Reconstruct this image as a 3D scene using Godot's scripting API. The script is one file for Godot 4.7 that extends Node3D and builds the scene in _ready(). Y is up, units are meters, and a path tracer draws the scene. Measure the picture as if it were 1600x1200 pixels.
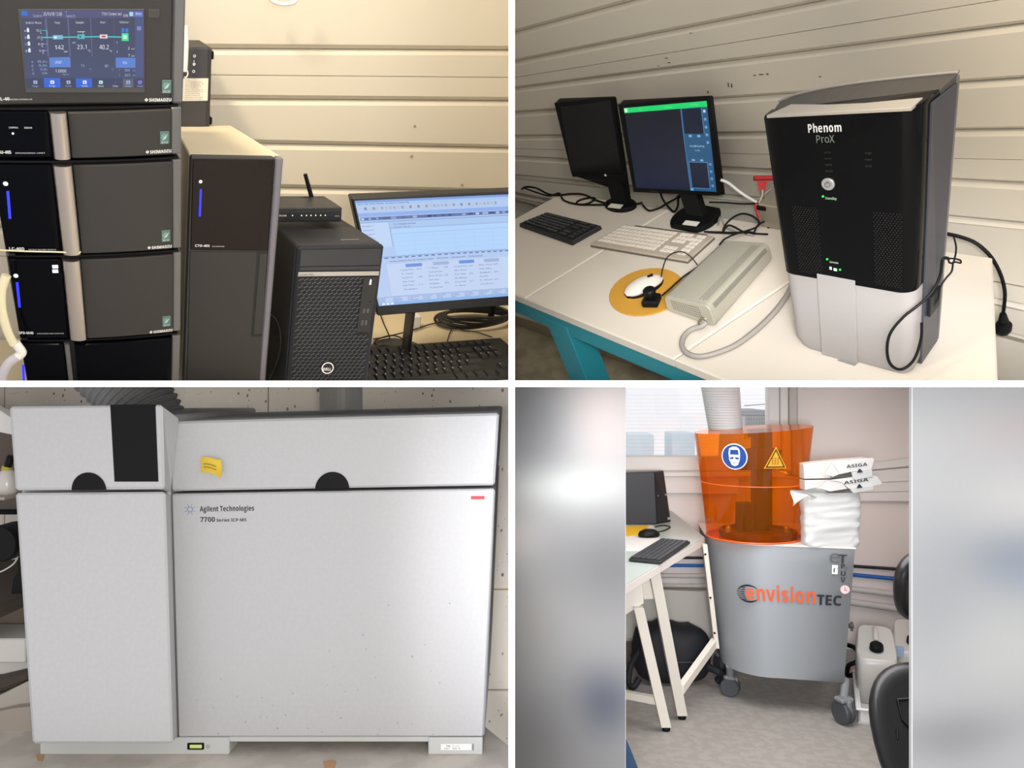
extends Node3D
# Four laboratory bays in one white rack: two upper bays that lean towards the viewer, two level lower bays.
const EYE := Vector3(0, 1.42, 0)
const HALF := 0.0034
var bays := {}
var sides := {}
var cur := {}
var names := {}
var mats := {}
var fonts := {}


class Mb:
	var v := PackedVector3Array()
	var t := PackedVector2Array()
	var s := PackedInt32Array()
	var xf := Transform3D.IDENTITY

	func tri(a: Vector3, b: Vector3, c: Vector3, g := -1, ta := Vector2.ZERO, tb := Vector2.ZERO, tc := Vector2.ZERO):
		v.append(xf * a); v.append(xf * c); v.append(xf * b)
		t.append(ta); t.append(tc); t.append(tb)
		s.append(g)

	func quad(a: Vector3, b: Vector3, c: Vector3, d: Vector3, g := -1, ta := Vector2.ZERO, tb := Vector2.ZERO, tc := Vector2.ZERO, td := Vector2.ZERO):
		tri(a, b, c, g, ta, tb, tc)
		tri(a, c, d, g, ta, tc, td)

	func qout(a: Vector3, b: Vector3, c: Vector3, d: Vector3, mid: Vector3, g := -1):
		var n := (b - a).cross(c - a)
		if n.dot((a + b + c + d) / 4.0 - mid) < 0:
			quad(d, c, b, a, g)
		else:
			quad(a, b, c, d, g)

	func box(lo: Vector3, hi: Vector3, ch := 0.0):
		var mid := (lo + hi) / 2.0
		var h := (hi - lo) / 2.0
		ch = minf(ch, minf(h.x, minf(h.y, h.z)) * 0.95)
		for ax in 3:
			var b := (ax + 1) % 3
			var c := (ax + 2) % 3
			for sg in [-1.0, 1.0]:
				var q := []
				for k in [[-1, -1], [1, -1], [1, 1], [-1, 1]]:
					var p := Vector3.ZERO
					p[ax] = sg * h[ax]
					p[b] = k[0] * (h[b] - ch)
					p[c] = k[1] * (h[c] - ch)
					q.append(mid + p)
				qout(q[0], q[1], q[2], q[3], mid)
			if ch > 0:
				for s1 in [-1.0, 1.0]:
					for s2 in [-1.0, 1.0]:
						var q := []
						for k in [[-1, 0], [1, 0], [1, 1], [-1, 1]]:
							var p := Vector3.ZERO
							p[ax] = k[0] * (h[ax] - ch)
							p[b] = s1 * (h[b] - (0.0 if k[1] == 0 else ch))
							p[c] = s2 * (h[c] - (ch if k[1] == 0 else 0.0))
							q.append(mid + p)
						qout(q[0], q[1], q[2], q[3], mid)
		if ch > 0:
			for sx in [-1.0, 1.0]:
				for sy in [-1.0, 1.0]:
					for sz in [-1.0, 1.0]:
						var a := mid + Vector3(sx * h.x, sy * (h.y - ch), sz * (h.z - ch))
						var b := mid + Vector3(sx * (h.x - ch), sy * h.y, sz * (h.z - ch))
						var c := mid + Vector3(sx * (h.x - ch), sy * (h.y - ch), sz * h.z)
						if (b - a).cross(c - a).dot(a - mid) < 0:
							tri(a, c, b)
						else:
							tri(a, b, c)

	# a box with front cut into nx strips, for fronts that bow
	func slab(lo: Vector3, hi: Vector3, nx: int, ch := 0.0):
		var xs := [lo.x, lo.x + ch] if ch > 0 else [lo.x]
		for i in range(1, nx): xs.append(lerpf(lo.x, hi.x, float(i) / nx))
		if ch > 0: xs.append(hi.x - ch)
		xs.append(hi.x)
		for i in xs.size() - 1:
			var a: float = xs[i]
			var b: float = xs[i + 1]
			var za := hi.z - (ch if i == 0 else 0.0)
			var zb := hi.z - (ch if i == xs.size() - 2 else 0.0)
			quad(Vector3(a, lo.y + ch, za), Vector3(b, lo.y + ch, zb), Vector3(b, hi.y - ch, zb), Vector3(a, hi.y - ch, za), 1)
			quad(Vector3(a, hi.y, lo.z), Vector3(a, hi.y, za - ch), Vector3(b, hi.y, zb - ch), Vector3(b, hi.y, lo.z), 2)
			quad(Vector3(a, lo.y, lo.z), Vector3(b, lo.y, lo.z), Vector3(b, lo.y, zb - ch), Vector3(a, lo.y, za - ch), 3)
			if ch > 0:
				quad(Vector3(a, hi.y - ch, za), Vector3(b, hi.y - ch, zb), Vector3(b, hi.y, zb - ch), Vector3(a, hi.y, za - ch), 4)
				quad(Vector3(a, lo.y, za - ch), Vector3(b, lo.y, zb - ch), Vector3(b, lo.y + ch, zb), Vector3(a, lo.y + ch, za), 5)
			quad(Vector3(b, lo.y, lo.z), Vector3(a, lo.y, lo.z), Vector3(a, hi.y, lo.z), Vector3(b, hi.y, lo.z), 6)
		quad(Vector3(lo.x, lo.y, lo.z), Vector3(lo.x, lo.y, hi.z - ch), Vector3(lo.x, hi.y, hi.z - ch), Vector3(lo.x, hi.y, lo.z))
		quad(Vector3(hi.x, lo.y, hi.z - ch), Vector3(hi.x, lo.y, lo.z), Vector3(hi.x, hi.y, lo.z), Vector3(hi.x, hi.y, hi.z - ch))

	# a bar whose front is a shallow arc across x
	func arc(lo: Vector3, hi: Vector3, nx: int, h: float):
		var q := PackedVector2Array([Vector2(lo.x, -lo.z)])
		for i in nx + 1:
			var u := float(i) / nx
			q.append(Vector2(lerpf(lo.x, hi.x, u), -hi.z - h * pow(sin(PI * clampf(u * 0.9 + 0.05, 0, 1)), 0.7)))
		q.append(Vector2(hi.x, -lo.z))
		var a := []
		var b := []
		for p in q:
			a.append(Vector3(p.x, lo.y, -p.y))
			b.append(Vector3(p.x, hi.y, -p.y))
		loft([a, b], 1, true)

	func rect(x0: float, y0: float, x1: float, y1: float, z: float, nx := 1):
		for i in nx:
			var a := lerpf(x0, x1, float(i) / nx)
			var b := lerpf(x0, x1, float(i + 1) / nx)
			var u := float(i) / nx
			var w := float(i + 1) / nx
			quad(Vector3(a, y0, z), Vector3(b, y0, z), Vector3(b, y1, z), Vector3(a, y1, z), 1, Vector2(u, 1), Vector2(w, 1), Vector2(w, 0), Vector2(u, 0))

	# outline in x,y extruded from z0 to z1 (z1 is the front)
	func prism(poly: PackedVector2Array, z0: float, z1: float, ch := 0.0, g := -1):
		var p := poly
		if Geometry2D.is_polygon_clockwise(p):
			p = p.duplicate(); p.reverse()
		var n := p.size()
		var q := PackedVector2Array()
		for i in n:
			var e0 := (p[i] - p[(i + n - 1) % n]).normalized()
			var e1 := (p[(i + 1) % n] - p[i]).normalized()
			var nn := (Vector2(-e0.y, e0.x) + Vector2(-e1.y, e1.x))
			nn = nn / maxf(0.5, nn.length_squared() / 2.0)
			q.append(p[i] + nn * ch)
		var ix := Geometry2D.triangulate_polygon(p)
		for i in range(0, ix.size(), 3):
			var a := ix[i]
			var b := ix[i + 1]
			var c := ix[i + 2]
			if (p[b] - p[a]).cross(p[c] - p[a]) < 0:
				var k := b
				b = c; c = k
			tri(Vector3(q[a].x, q[a].y, z1), Vector3(q[b].x, q[b].y, z1), Vector3(q[c].x, q[c].y, z1), -1, q[a], q[b], q[c])
			tri(Vector3(p[c].x, p[c].y, z0), Vector3(p[b].x, p[b].y, z0), Vector3(p[a].x, p[a].y, z0))
		var zs := z1 - ch if z1 > z0 else z1 + ch
		for i in n:
			var j := (i + 1) % n
			quad(Vector3(p[i].x, p[i].y, z0), Vector3(p[j].x, p[j].y, z0), Vector3(p[j].x, p[j].y, zs), Vector3(p[i].x, p[i].y, zs), g)
			if ch > 0:
				quad(Vector3(p[i].x, p[i].y, zs), Vector3(p[j].x, p[j].y, zs), Vector3(q[j].x, q[j].y, z1), Vector3(q[i].x, q[i].y, z1), -1 if g < 0 else g + 1)

	# rings of the same length, joined one after the other
	func loft(rings: Array, g := 1, caps := true):
		var n: int = rings[0].size()
		for k in rings.size() - 1:
			for i in n:
				var j := (i + 1) % n
				quad(rings[k][i], rings[k][j], rings[k + 1][j], rings[k + 1][i], g, Vector2(float(i) / n, k), Vector2(float(i + 1) / n, k), Vector2(float(i + 1) / n, k + 1), Vector2(float(i) / n, k + 1))
		if caps:
			for e in [0, rings.size() - 1]:
				var r: Array = Array(rings[e])
				var c := Vector3.ZERO
				for p in r: c += p
				c /= n
				for i in n:
					if e == 0: tri(c, r[(i + 1) % n], r[i])
					else: tri(c, r[i], r[(i + 1) % n])

	func lathe(prof: Array, n := 24, smooth := false):
		for k in prof.size() - 1:
			var a: Vector2 = prof[k]
			var b: Vector2 = prof[k + 1]
			for i in n:
				var t0 := TAU * i / n
				var t1 := TAU * (i + 1) / n
				var p := Vector3(a.x * sin(t0), a.y, a.x * cos(t0))
				var q := Vector3(a.x * sin(t1), a.y, a.x * cos(t1))
				var r := Vector3(b.x * sin(t1), b.y, b.x * cos(t1))
				var w := Vector3(b.x * sin(t0), b.y, b.x * cos(t0))
				var g := 1 if smooth else 1 + k
				if a.x < 1e-6: tri(p, r, w, g)
				elif b.x < 1e-6: tri(p, q, r, g)
				else: quad(p, q, r, w, g)

	func tube(pts: Array, r: float, n := 8, sub := 6, r2 := -1.0):
		var c := []
		for i in pts.size() - 1:
			var p0: Vector3 = pts[maxi(i - 1, 0)]
			var p1: Vector3 = pts[i]
			var p2: Vector3 = pts[i + 1]
			var p3: Vector3 = pts[mini(i + 2, pts.size() - 1)]
			for k in sub: c.append(p1.cubic_interpolate(p2, p0, p3, float(k) / sub))
		c.append(pts[-1])
		var up := Vector3(0.31, 0.9, 0.2).normalized()
		var rings := []
		for i in c.size():
			var d: Vector3 = (c[mini(i + 1, c.size() - 1)] - c[maxi(i - 1, 0)]).normalized()
			var x := up.cross(d)
			if x.length() < 0.05: x = Vector3(1, 0, 0.3).cross(d)
			x = x.normalized()
			up = d.cross(x).normalized()
			var ring := []
			var rr := r if r2 < 0 else lerpf(r, r2, float(i) / (c.size() - 1))
			for k in n:
				var t0 := TAU * k / n
				ring.append(c[i] + (x * cos(t0) + up * sin(t0)) * rr)
			rings.append(ring)
		loft(rings, 1, true)

	func raw(p: PackedVector3Array):
		for i in range(0, p.size(), 3):
			v.append(xf * p[i]); v.append(xf * p[i + 1]); v.append(xf * p[i + 2])
			for k in 3: t.append(Vector2.ZERO)
			s.append(-1)


# ---- names, materials, things ----
func mb() -> Mb:
	return Mb.new()

func numbered(called: String) -> String:
	var k: int = names.get(called, 0)
	names[called] = k + 1
	return called if k == 0 else "%s_%03d" % [called, k]

func M(key: String, color := Color.WHITE, rough := 0.5, metal := 0.0, more := {}) -> StandardMaterial3D:
	if mats.has(key): return mats[key]
	var m := StandardMaterial3D.new()
	m.resource_name = key
	m.albedo_color = color
	m.roughness = rough
	m.metallic = metal
	for k in more: m.set(k, more[k])
	mats[key] = m
	return m

func C(h: String) -> Color:
	return Color.html(h)

func glow(key: String, color: Color, e: float) -> StandardMaterial3D:
	return M(key, color, 0.5, 0.0, {"emission_enabled": true, "emission": color, "emission_energy_multiplier": e})

func printed(key: String, im: Image, rough := 0.6, e := 0.0) -> StandardMaterial3D:
	var tx := ImageTexture.create_from_image(im)
	if e > 0:
		return M(key, Color(0.02, 0.02, 0.02), rough, 0.0, {"emission_enabled": true, "emission": Color.WHITE, "emission_texture": tx, "emission_operator": BaseMaterial3D.EMISSION_OP_MULTIPLY, "emission_energy_multiplier": e})
	return M(key, Color.WHITE, rough, 0.0, {"albedo_texture": tx, "texture_repeat": false})

# a surface whose tone wanders: noise between two colours, laid on by triplanar mapping
func mottled(key: String, a: Color, b: Color, scale: float, freq := 0.02, rough := 0.7, bump := 0.0, seed_ := 1, lo := 0.3, hi := 0.7) -> StandardMaterial3D:
	if mats.has(key): return mats[key]
	var n := FastNoiseLite.new()
	n.seed = seed_; n.frequency = freq; n.fractal_octaves = 4
	var im := n.get_seamless_image(256, 256)
	var out := Image.create(256, 256, false, Image.FORMAT_RGB8)
	for y in 256:
		for x in 256:
			out.set_pixel(x, y, a.lerp(b, smoothstep(lo, hi, im.get_pixel(x, y).r)))
	var more := {"albedo_texture": ImageTexture.create_from_image(out), "uv1_triplanar": true, "uv1_scale": Vector3.ONE * scale}
	if bump > 0:
		more.merge({"heightmap_enabled": true, "heightmap_texture": ImageTexture.create_from_image(im), "heightmap_scale": bump})
	return M(key, Color.WHITE, rough, 0.0, more)

func place(o: Node, label: String, category: String, group := "", kind := ""):
	if label: o.set_meta("label", label)
	if category: o.set_meta("category", category)
	if group: o.set_meta("group", group)
	if kind: o.set_meta("kind", kind)

# a thing whose parts are given in its bay's own axes
func thing(called: String, label: String, category: String, bay_: String, base: Vector3, group := "", kind := "") -> Node3D:
	var o := Node3D.new()
	o.name = numbered(called)
	add_child(o, true)
	o.transform = bays[bay_] * Transform3D(Basis.IDENTITY, base)
	place(o, label, category, group, kind)
	cur = {"node": o, "base": base, "bay": bay_, "hex": null, "dim": Vector3.ONE, "bow": 0.0}
	return o

# a thing with eight given corners: its parts are given in x 0..w, y 0..h, z -d..0 (front at 0)
func hexed(called: String, label: String, category: String, bay_: String, hx: Array, group := "") -> Node3D:
	var c: Array = hx[0]
	var o := thing(called, label, category, bay_, (c[0] + c[1] + c[4] + c[5]) / 4.0, group)
	cur.hex = c
	cur.dim = hx[1]
	return o

func warp(p: Vector3) -> Vector3:
	if cur.hex == null: return p - cur.base
	var d: Vector3 = cur.dim
	var u := p.x / d.x
	if cur.bow > 0:
		p.z += cur.bow * (1.0 - pow((u - 0.4) / 0.6, 2.0)) * clampf(1.0 + p.z / d.z * 3.0, 0, 1)
	var y := p.y / d.y
	var w := -p.z / d.z
	var c: Array = cur.hex
	var f: Vector3 = c[0].lerp(c[1], u).lerp(c[3].lerp(c[2], u), y)
	var b: Vector3 = c[4].lerp(c[5], u).lerp(c[7].lerp(c[6], u), y)
	return f.lerp(b, w) - cur.base

func mesh_of(m: Mb) -> ArrayMesh:
	var st := SurfaceTool.new()
	st.begin(Mesh.PRIMITIVE_TRIANGLES)
	var to: Transform3D = cur.node.transform
	var sd: Vector2 = sides[cur.bay]
	var any := false
	for i in m.s.size():
		var ps := []
		var inside := 0
		for k in 3:
			var p := warp(m.v[i * 3 + k])
			var w := to * p
			var dx := sd.x * w.x - 0.0036 if sd.x != 0 else 1.0
			var dy := sd.y * (w.y - EYE.y) - 0.0036 if sd.y != 0 else 1.0
			if dx >= 0 and dy >= 0: inside += 1
			ps.append([p, m.t[i * 3 + k], dx, dy])
		if inside < 3:
			for e in [2, 3]:
				var out := []
				for k in ps.size():
					var a: Array = ps[k]
					var b: Array = ps[(k + 1) % ps.size()]
					if a[e] >= 0: out.append(a)
					if (a[e] >= 0) != (b[e] >= 0):
						var f: float = a[e] / (a[e] - b[e])
						out.append([a[0].lerp(b[0], f), a[1].lerp(b[1], f), lerpf(a[2], b[2], f), lerpf(a[3], b[3], f)])
				ps = out
				if ps.size() < 3: break
			if ps.size() < 3: continue
		any = true
		st.set_smooth_group(m.s[i])
		for k in range(1, ps.size() - 1):
			for a in [ps[0], ps[k], ps[k + 1]]:
				st.set_uv(a[1])
				st.add_vertex(a[0])
	if not any: return null
	st.generate_normals()
	return st.commit()

func part(called: String, m: Mb, mat: Material, parent: Node3D = null, label := "", kind := "") -> MeshInstance3D:
	var o := MeshInstance3D.new()
	o.name = called
	o.mesh = mesh_of(m)
	if o.mesh == null: return null
	o.mesh.surface_set_material(0, mat)
	(parent if parent else cur.node).add_child(o, true)
	place(o, label, "", "", kind)
	return o

# a thing that is one mesh
func solo(called: String, label: String, category: String, bay_: String, base: Vector3, m: Mb, mat: Material, group := "", kind := "") -> MeshInstance3D:
	var o := MeshInstance3D.new()
	o.name = numbered(called)
	o.transform = bays[bay_] * Transform3D(Basis.IDENTITY, base)
	cur = {"node": o, "base": base, "bay": bay_, "hex": null, "dim": Vector3.ONE, "bow": 0.0}
	o.mesh = mesh_of(m)
	if o.mesh == null: return null
	o.mesh.surface_set_material(0, mat)
	add_child(o, true)
	place(o, label, category, group, kind)
	return o

# ---- lettering ----
func glyphs(text: String, bold: bool, serif := false) -> Dictionary:
	var key := ("b" if bold else "r") + ("s" if serif else "") + text
	if fonts.has(key): return fonts[key]
	var sf := SystemFont.new()
	sf.font_names = PackedStringArray(["Droid Serif" if serif else "Droid Sans"])
	sf.font_weight = 700 if bold else 400
	var tm := TextMesh.new()
	tm.font = sf; tm.font_size = 48; tm.pixel_size = 1.0; tm.depth = 0.0; tm.curve_step = 4.0
	tm.text = "H"
	var h := tm.get_aabb()
	tm.text = text
	var b := tm.get_aabb()
	fonts[key] = {"p": tm.get_mesh_arrays()[Mesh.ARRAY_VERTEX], "base": h.position.y, "cap": h.size.y, "x": b.position.x, "w": b.size.x}
	return fonts[key]

# letters as thin faces: left end and baseline at `at`, capital height cap, stretched to width if given
func write(m: Mb, text: String, at: Vector3, cap: float, width := 0.0, bold := false, serif := false):
	var g := glyphs(text, bold, serif)
	var ky: float = cap / g.cap
	var kx: float = ky if width <= 0 else width / g.w
	var p := PackedVector3Array()
	for q in g.p: p.append(at + Vector3((q.x - g.x) * kx, (q.y - g.base) * ky, 0))
	m.raw(p)

func ink(im: Image, text: String, x: float, base: float, cap: float, color: Color, width := 0.0, bold := false):
	var g := glyphs(text, bold)
	var ky: float = cap / g.cap
	var kx: float = ky if width <= 0 else width / g.w
	var p: PackedVector3Array = g.p
	for i in range(0, p.size(), 3):
		var q := []
		for k in 3: q.append(Vector2(x + (p[i + k].x - g.x) * kx, base - (p[i + k].y - g.base) * ky))
		var x0 := maxi(0, floori(minf(q[0].x, minf(q[1].x, q[2].x))))
		var x1 := mini(im.get_width() - 1, ceili(maxf(q[0].x, maxf(q[1].x, q[2].x))))
		var y0 := maxi(0, floori(minf(q[0].y, minf(q[1].y, q[2].y))))
		var y1 := mini(im.get_height() - 1, ceili(maxf(q[0].y, maxf(q[1].y, q[2].y))))
		for yy in range(y0, y1 + 1):
			for xx in range(x0, x1 + 1):
				if Geometry2D.point_is_inside_triangle(Vector2(xx + 0.5, yy + 0.5), q[0], q[1], q[2]): im.set_pixel(xx, yy, color)

func fill(im: Image, x0: float, y0: float, x1: float, y1: float, c: Color):
	im.fill_rect(Rect2i(int(x0), int(y0), int(x1 - x0), int(y1 - y0)), c)

func circle(cx: float, cy: float, r: float, n := 24, a0 := 0.0, a1 := TAU) -> PackedVector2Array:
	var p := PackedVector2Array()
	var full := absf(a1 - a0 - TAU) < 1e-4
	for i in (n if full else n + 1): p.append(Vector2(cx + r * cos(lerpf(a0, a1, float(i) / n)), cy + r * sin(lerpf(a0, a1, float(i) / n))))
	return p

func rounded(x0: float, y0: float, x1: float, y1: float, r: float, n := 4) -> PackedVector2Array:
	var p := PackedVector2Array()
	for c in [[x1 - r, y1 - r, 0.0], [x0 + r, y1 - r, PI / 2], [x0 + r, y0 + r, PI], [x1 - r, y0 + r, PI * 1.5]]:
		for i in n + 1: p.append(Vector2(c[0] + r * cos(c[2] + PI / 2 * i / n), c[1] + r * sin(c[2] + PI / 2 * i / n)))
	return p

func ring(cx: float, cy: float, r0: float, r1: float, z: float, m: Mb, n := 28, ky := 1.0):
	for i in n:
		var a := TAU * i / n
		var b := TAU * (i + 1) / n
		m.quad(Vector3(cx + r0 * cos(a), cy + ky * r0 * sin(a), z), Vector3(cx + r1 * cos(a), cy + ky * r1 * sin(a), z), Vector3(cx + r1 * cos(b), cy + ky * r1 * sin(b), z), Vector3(cx + r0 * cos(b), cy + ky * r0 * sin(b), z))

# a turn about y and a place
func at(p: Vector3, yaw := 0.0, pitch := 0.0, roll := 0.0) -> Transform3D:
	return Transform3D(Basis.from_euler(Vector3(pitch, yaw, roll)), p)

# a frame whose x runs along the given direction, y along up
func along(p: Vector3, x: Vector3, up := Vector3.UP) -> Transform3D:
	var z := x.cross(up).normalized()
	return Transform3D(Basis(x.normalized(), z.cross(x).normalized(), z), p)

# ---- walls of boards: each row is [height left, height right, kind] from the top down, on the plane through a (left) and b (right) ----
func board_wall(o: Node3D, a: Vector3, b: Vector3, rows: Array, mat: Material, deep := 0.011, vee := 0.009):
	var n := (b - a).cross(Vector3.UP).normalized()
	for i in rows.size() - 1:
		var top: Array = rows[i]
		var bot: Array = rows[i + 1]
		var e1: float = vee if top[2] == "v" else 0.0008
		var e2: float = vee if bot[2] == "v" else 0.0008
		var d1: float = deep if top[2] == "v" else 0.0006
		var d2: float = deep if bot[2] == "v" else 0.0006
		var m := mb()
		var L := [Vector3(a.x, top[0] - 0.0007, a.z) - n * d1, Vector3(a.x, top[0] - e1, a.z), Vector3(a.x, bot[0] + e2, a.z), Vector3(a.x, bot[0] + 0.0007, a.z) - n * d2]
		var R := [Vector3(b.x, top[1] - 0.0007, b.z) - n * d1, Vector3(b.x, top[1] - e1, b.z), Vector3(b.x, bot[1] + e2, b.z), Vector3(b.x, bot[1] + 0.0007, b.z) - n * d2]
		for k in 3: m.quad(L[k + 1], R[k + 1], R[k], L[k])
		var back := n * -0.03
		m.quad(L[0], R[0], R[0] + back, L[0] + back)
		m.quad(R[3], L[3], L[3] + back, R[3] + back)
		m.quad(R[3] + back, L[3] + back, L[0] + back, R[0] + back)
		part("wall_board", m, mat, o)
	var m := mb()
	var t0: Array = rows[0]
	var t1: Array = rows[-1]
	var q := n * -0.035
	m.quad(Vector3(a.x, t1[0], a.z) + q, Vector3(b.x, t1[1], b.z) + q, Vector3(b.x, t0[1], b.z) + q, Vector3(a.x, t0[0], a.z) + q)
	q = n * -0.05
	m.quad(Vector3(b.x, t1[1], b.z) + q, Vector3(a.x, t1[0], a.z) + q, Vector3(a.x, t0[0], a.z) + q, Vector3(b.x, t0[1], b.z) + q)
	part("backing", m, M("board_backing", C("5a5348"), 0.9), o)

func cable(called: String, label: String, bay_: String, pts: Array, r: float, mat: Material, group := "", n := 6):
	var m := mb()
	m.tube(pts, r, n)
	return solo(called, label, "cable", bay_, pts[0], m, mat, group)

func use(hx: Array):
	cur.hex = hx[0]
	cur.dim = hx[1]

func area_light(called: String, p: Vector3, look: Vector3, size: Vector2, energy: float, color := Color.WHITE):
	var a := AreaLight3D.new()
	a.name = called
	a.area_size = size
	a.light_energy = energy
	a.light_color = color
	a.shadow_enabled = true
	a.set("area_range", 20.0)
	add_child(a)
	a.look_at_from_position(p, look)

func spot(called: String, p: Vector3, look: Vector3, angle: float, energy: float, size: float, color := Color.WHITE):
	var a := SpotLight3D.new()
	a.name = called
	a.spot_angle = angle
	a.spot_angle_attenuation = 0.4
	a.spot_range = 20.0
	a.spot_attenuation = 2.0
	a.light_energy = energy
	a.light_size = size
	a.light_color = color
	a.shadow_enabled = true
	add_child(a)
	a.look_at_from_position(p, look)

func _ready():
	var cam := Camera3D.new()
	cam.name = "camera"
	cam.fov = rad_to_deg(2.0 * atan(600.0 / 1300.0))
	cam.near = 0.05
	cam.position = EYE
	add_child(cam)
	var we := WorldEnvironment.new()
	we.name = "environment"
	var e := Environment.new()
	e.background_mode = Environment.BG_COLOR
	e.background_color = Color(0.98, 0.98, 1.0)
	e.background_energy_multiplier = 1.03
	e.tonemap_mode = Environment.TONE_MAPPER_LINEAR
	e.tonemap_exposure = 1.0
	e.sdfgi_enabled = true
	e.ssao_enabled = true
	e.ssil_enabled = true
	we.environment = e
	add_child(we)
	# unseen lamps in front of the rack, placed to light the bays
	spot("unseen_spectrograph_lamp", Vector3(0.27, 1.405, 0.6), Vector3(-0.4, 1.2, -1.3), 40.0, 1.65, 0.16, Color(1, 0.98, 0.95))
	spot("unseen_microscope_lamp", Vector3(-0.75, 2.9, -0.1), Vector3(0.6, 1.75, -2.1), 34.0, 4.4, 0.16, Color(1, 0.93, 0.80))
	spot("unseen_chromatograph_lamp", Vector3(0.2, 3.2, 0.1), Vector3(-0.4, 1.8, -1.8), 36.0, 1.1, 0.2, Color(1, 0.96, 0.90))
	spot("printer_fill_light", Vector3(0.55, 1.38, 0.2), Vector3(1.1, 0.75, -3.6), 24.0, 1.8, 0.2, Color(0.97, 0.98, 1))  # added front fill, brightens the printer bay through its opening
	spot("corner_fill_light", Vector3(0.04, 1.36, 0.2), Vector3(1.3, 0.75, -3.7), 22.0, 9.0, 0.2, Color(0.98, 0.98, 1))  # added fill that brightens the printer bay's right wall and corner

	bays = {
		"chromatograph": Transform3D(Basis(Vector3(0.8458, 0.1072, -0.5227), Vector3(0.1599, 0.8837, 0.4399), Vector3(0.5091, -0.4556, 0.7303)), EYE + Vector3(-0.3802, 0.2436, -1.48)),
		"microscope": Transform3D(Basis(Vector3(0.6968, -0.2901, 0.656), Vector3(-0.2853, 0.727, 0.6246), Vector3(-0.6581, -0.6224, 0.4238)), EYE + Vector3(0.748, 0.589, -2.383)),
		"spectrograph": Transform3D(Basis(Vector3(1, 0, 0), Vector3(0, 1, 0), Vector3(0, 0, 1)), EYE + Vector3(0, 0, -1.3)),
		"printer": Transform3D(Basis(Vector3(1, 0, 0), Vector3(0, 1, 0), Vector3(0, 0, 1)), EYE + Vector3(0, -1.42, -3.6)),
		"rack": Transform3D.IDENTITY,
	}
	sides = {"chromatograph": Vector2(-1, 1), "microscope": Vector2(1, 1), "spectrograph": Vector2(-1, -1), "printer": Vector2(1, -1), "rack": Vector2.ZERO}
	palette()
	rack()
	chromatograph_bay()
	microscope_bay()
	spectrograph_bay()
	printer_bay()

func shell(called: String, lo: Vector3, hi: Vector3, mat: Material):
	var m := mb()
	var c := Vector3((lo.x + hi.x) / 2, lo.y, (lo.z + hi.z) / 2)
	m.box(lo, hi)
	solo(called, "", "", "rack", c, m, mat, "", "structure")

func rack():
	var white := M("white_rack_panel", C("fbfbfa"), 0.5)
	var inner := M("pale_rack_lining", C("d8d4cc"), 0.9)
	shell("partition_wall", Vector3(-HALF, 0, -6.0), Vector3(HALF - 0.0006, 4.0, -0.85), white)
	shell("partition_floor", Vector3(-2.6, EYE.y - HALF + 0.0004, -6.0), Vector3(-HALF, EYE.y + HALF, -0.85), white)
	shell("partition_floor", Vector3(HALF - 0.0006, EYE.y - HALF + 0.0004, -6.0), Vector3(2.6, EYE.y + HALF, -0.85), white)
	shell("wall_left", Vector3(-2.66, 0, -6.0), Vector3(-2.6, 4.0, -0.85), inner)  # unseen outer shell, closes the rack and blocks light from the sides
	shell("wall_right", Vector3(2.6, 0, -6.0), Vector3(2.66, 4.0, -0.85), inner)
	shell("ceiling", Vector3(-2.66, 4.0, -6.0), Vector3(2.66, 4.06, -0.85), inner)

func palette():
	M("black_plastic", C("0c0c0d"), 0.5, 0.0, {"metallic_specular": 0.3})
	M("print_black", C("202226"), 0.6)
	M("print_grey", C("6a6a6a"), 0.6)
	M("print_white", C("d8d8d4"), 0.6)
	M("hose_white", C("e6e4e0"), 0.4)
	M("cream_paint", C("c9c1b1"), 0.6)

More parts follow.
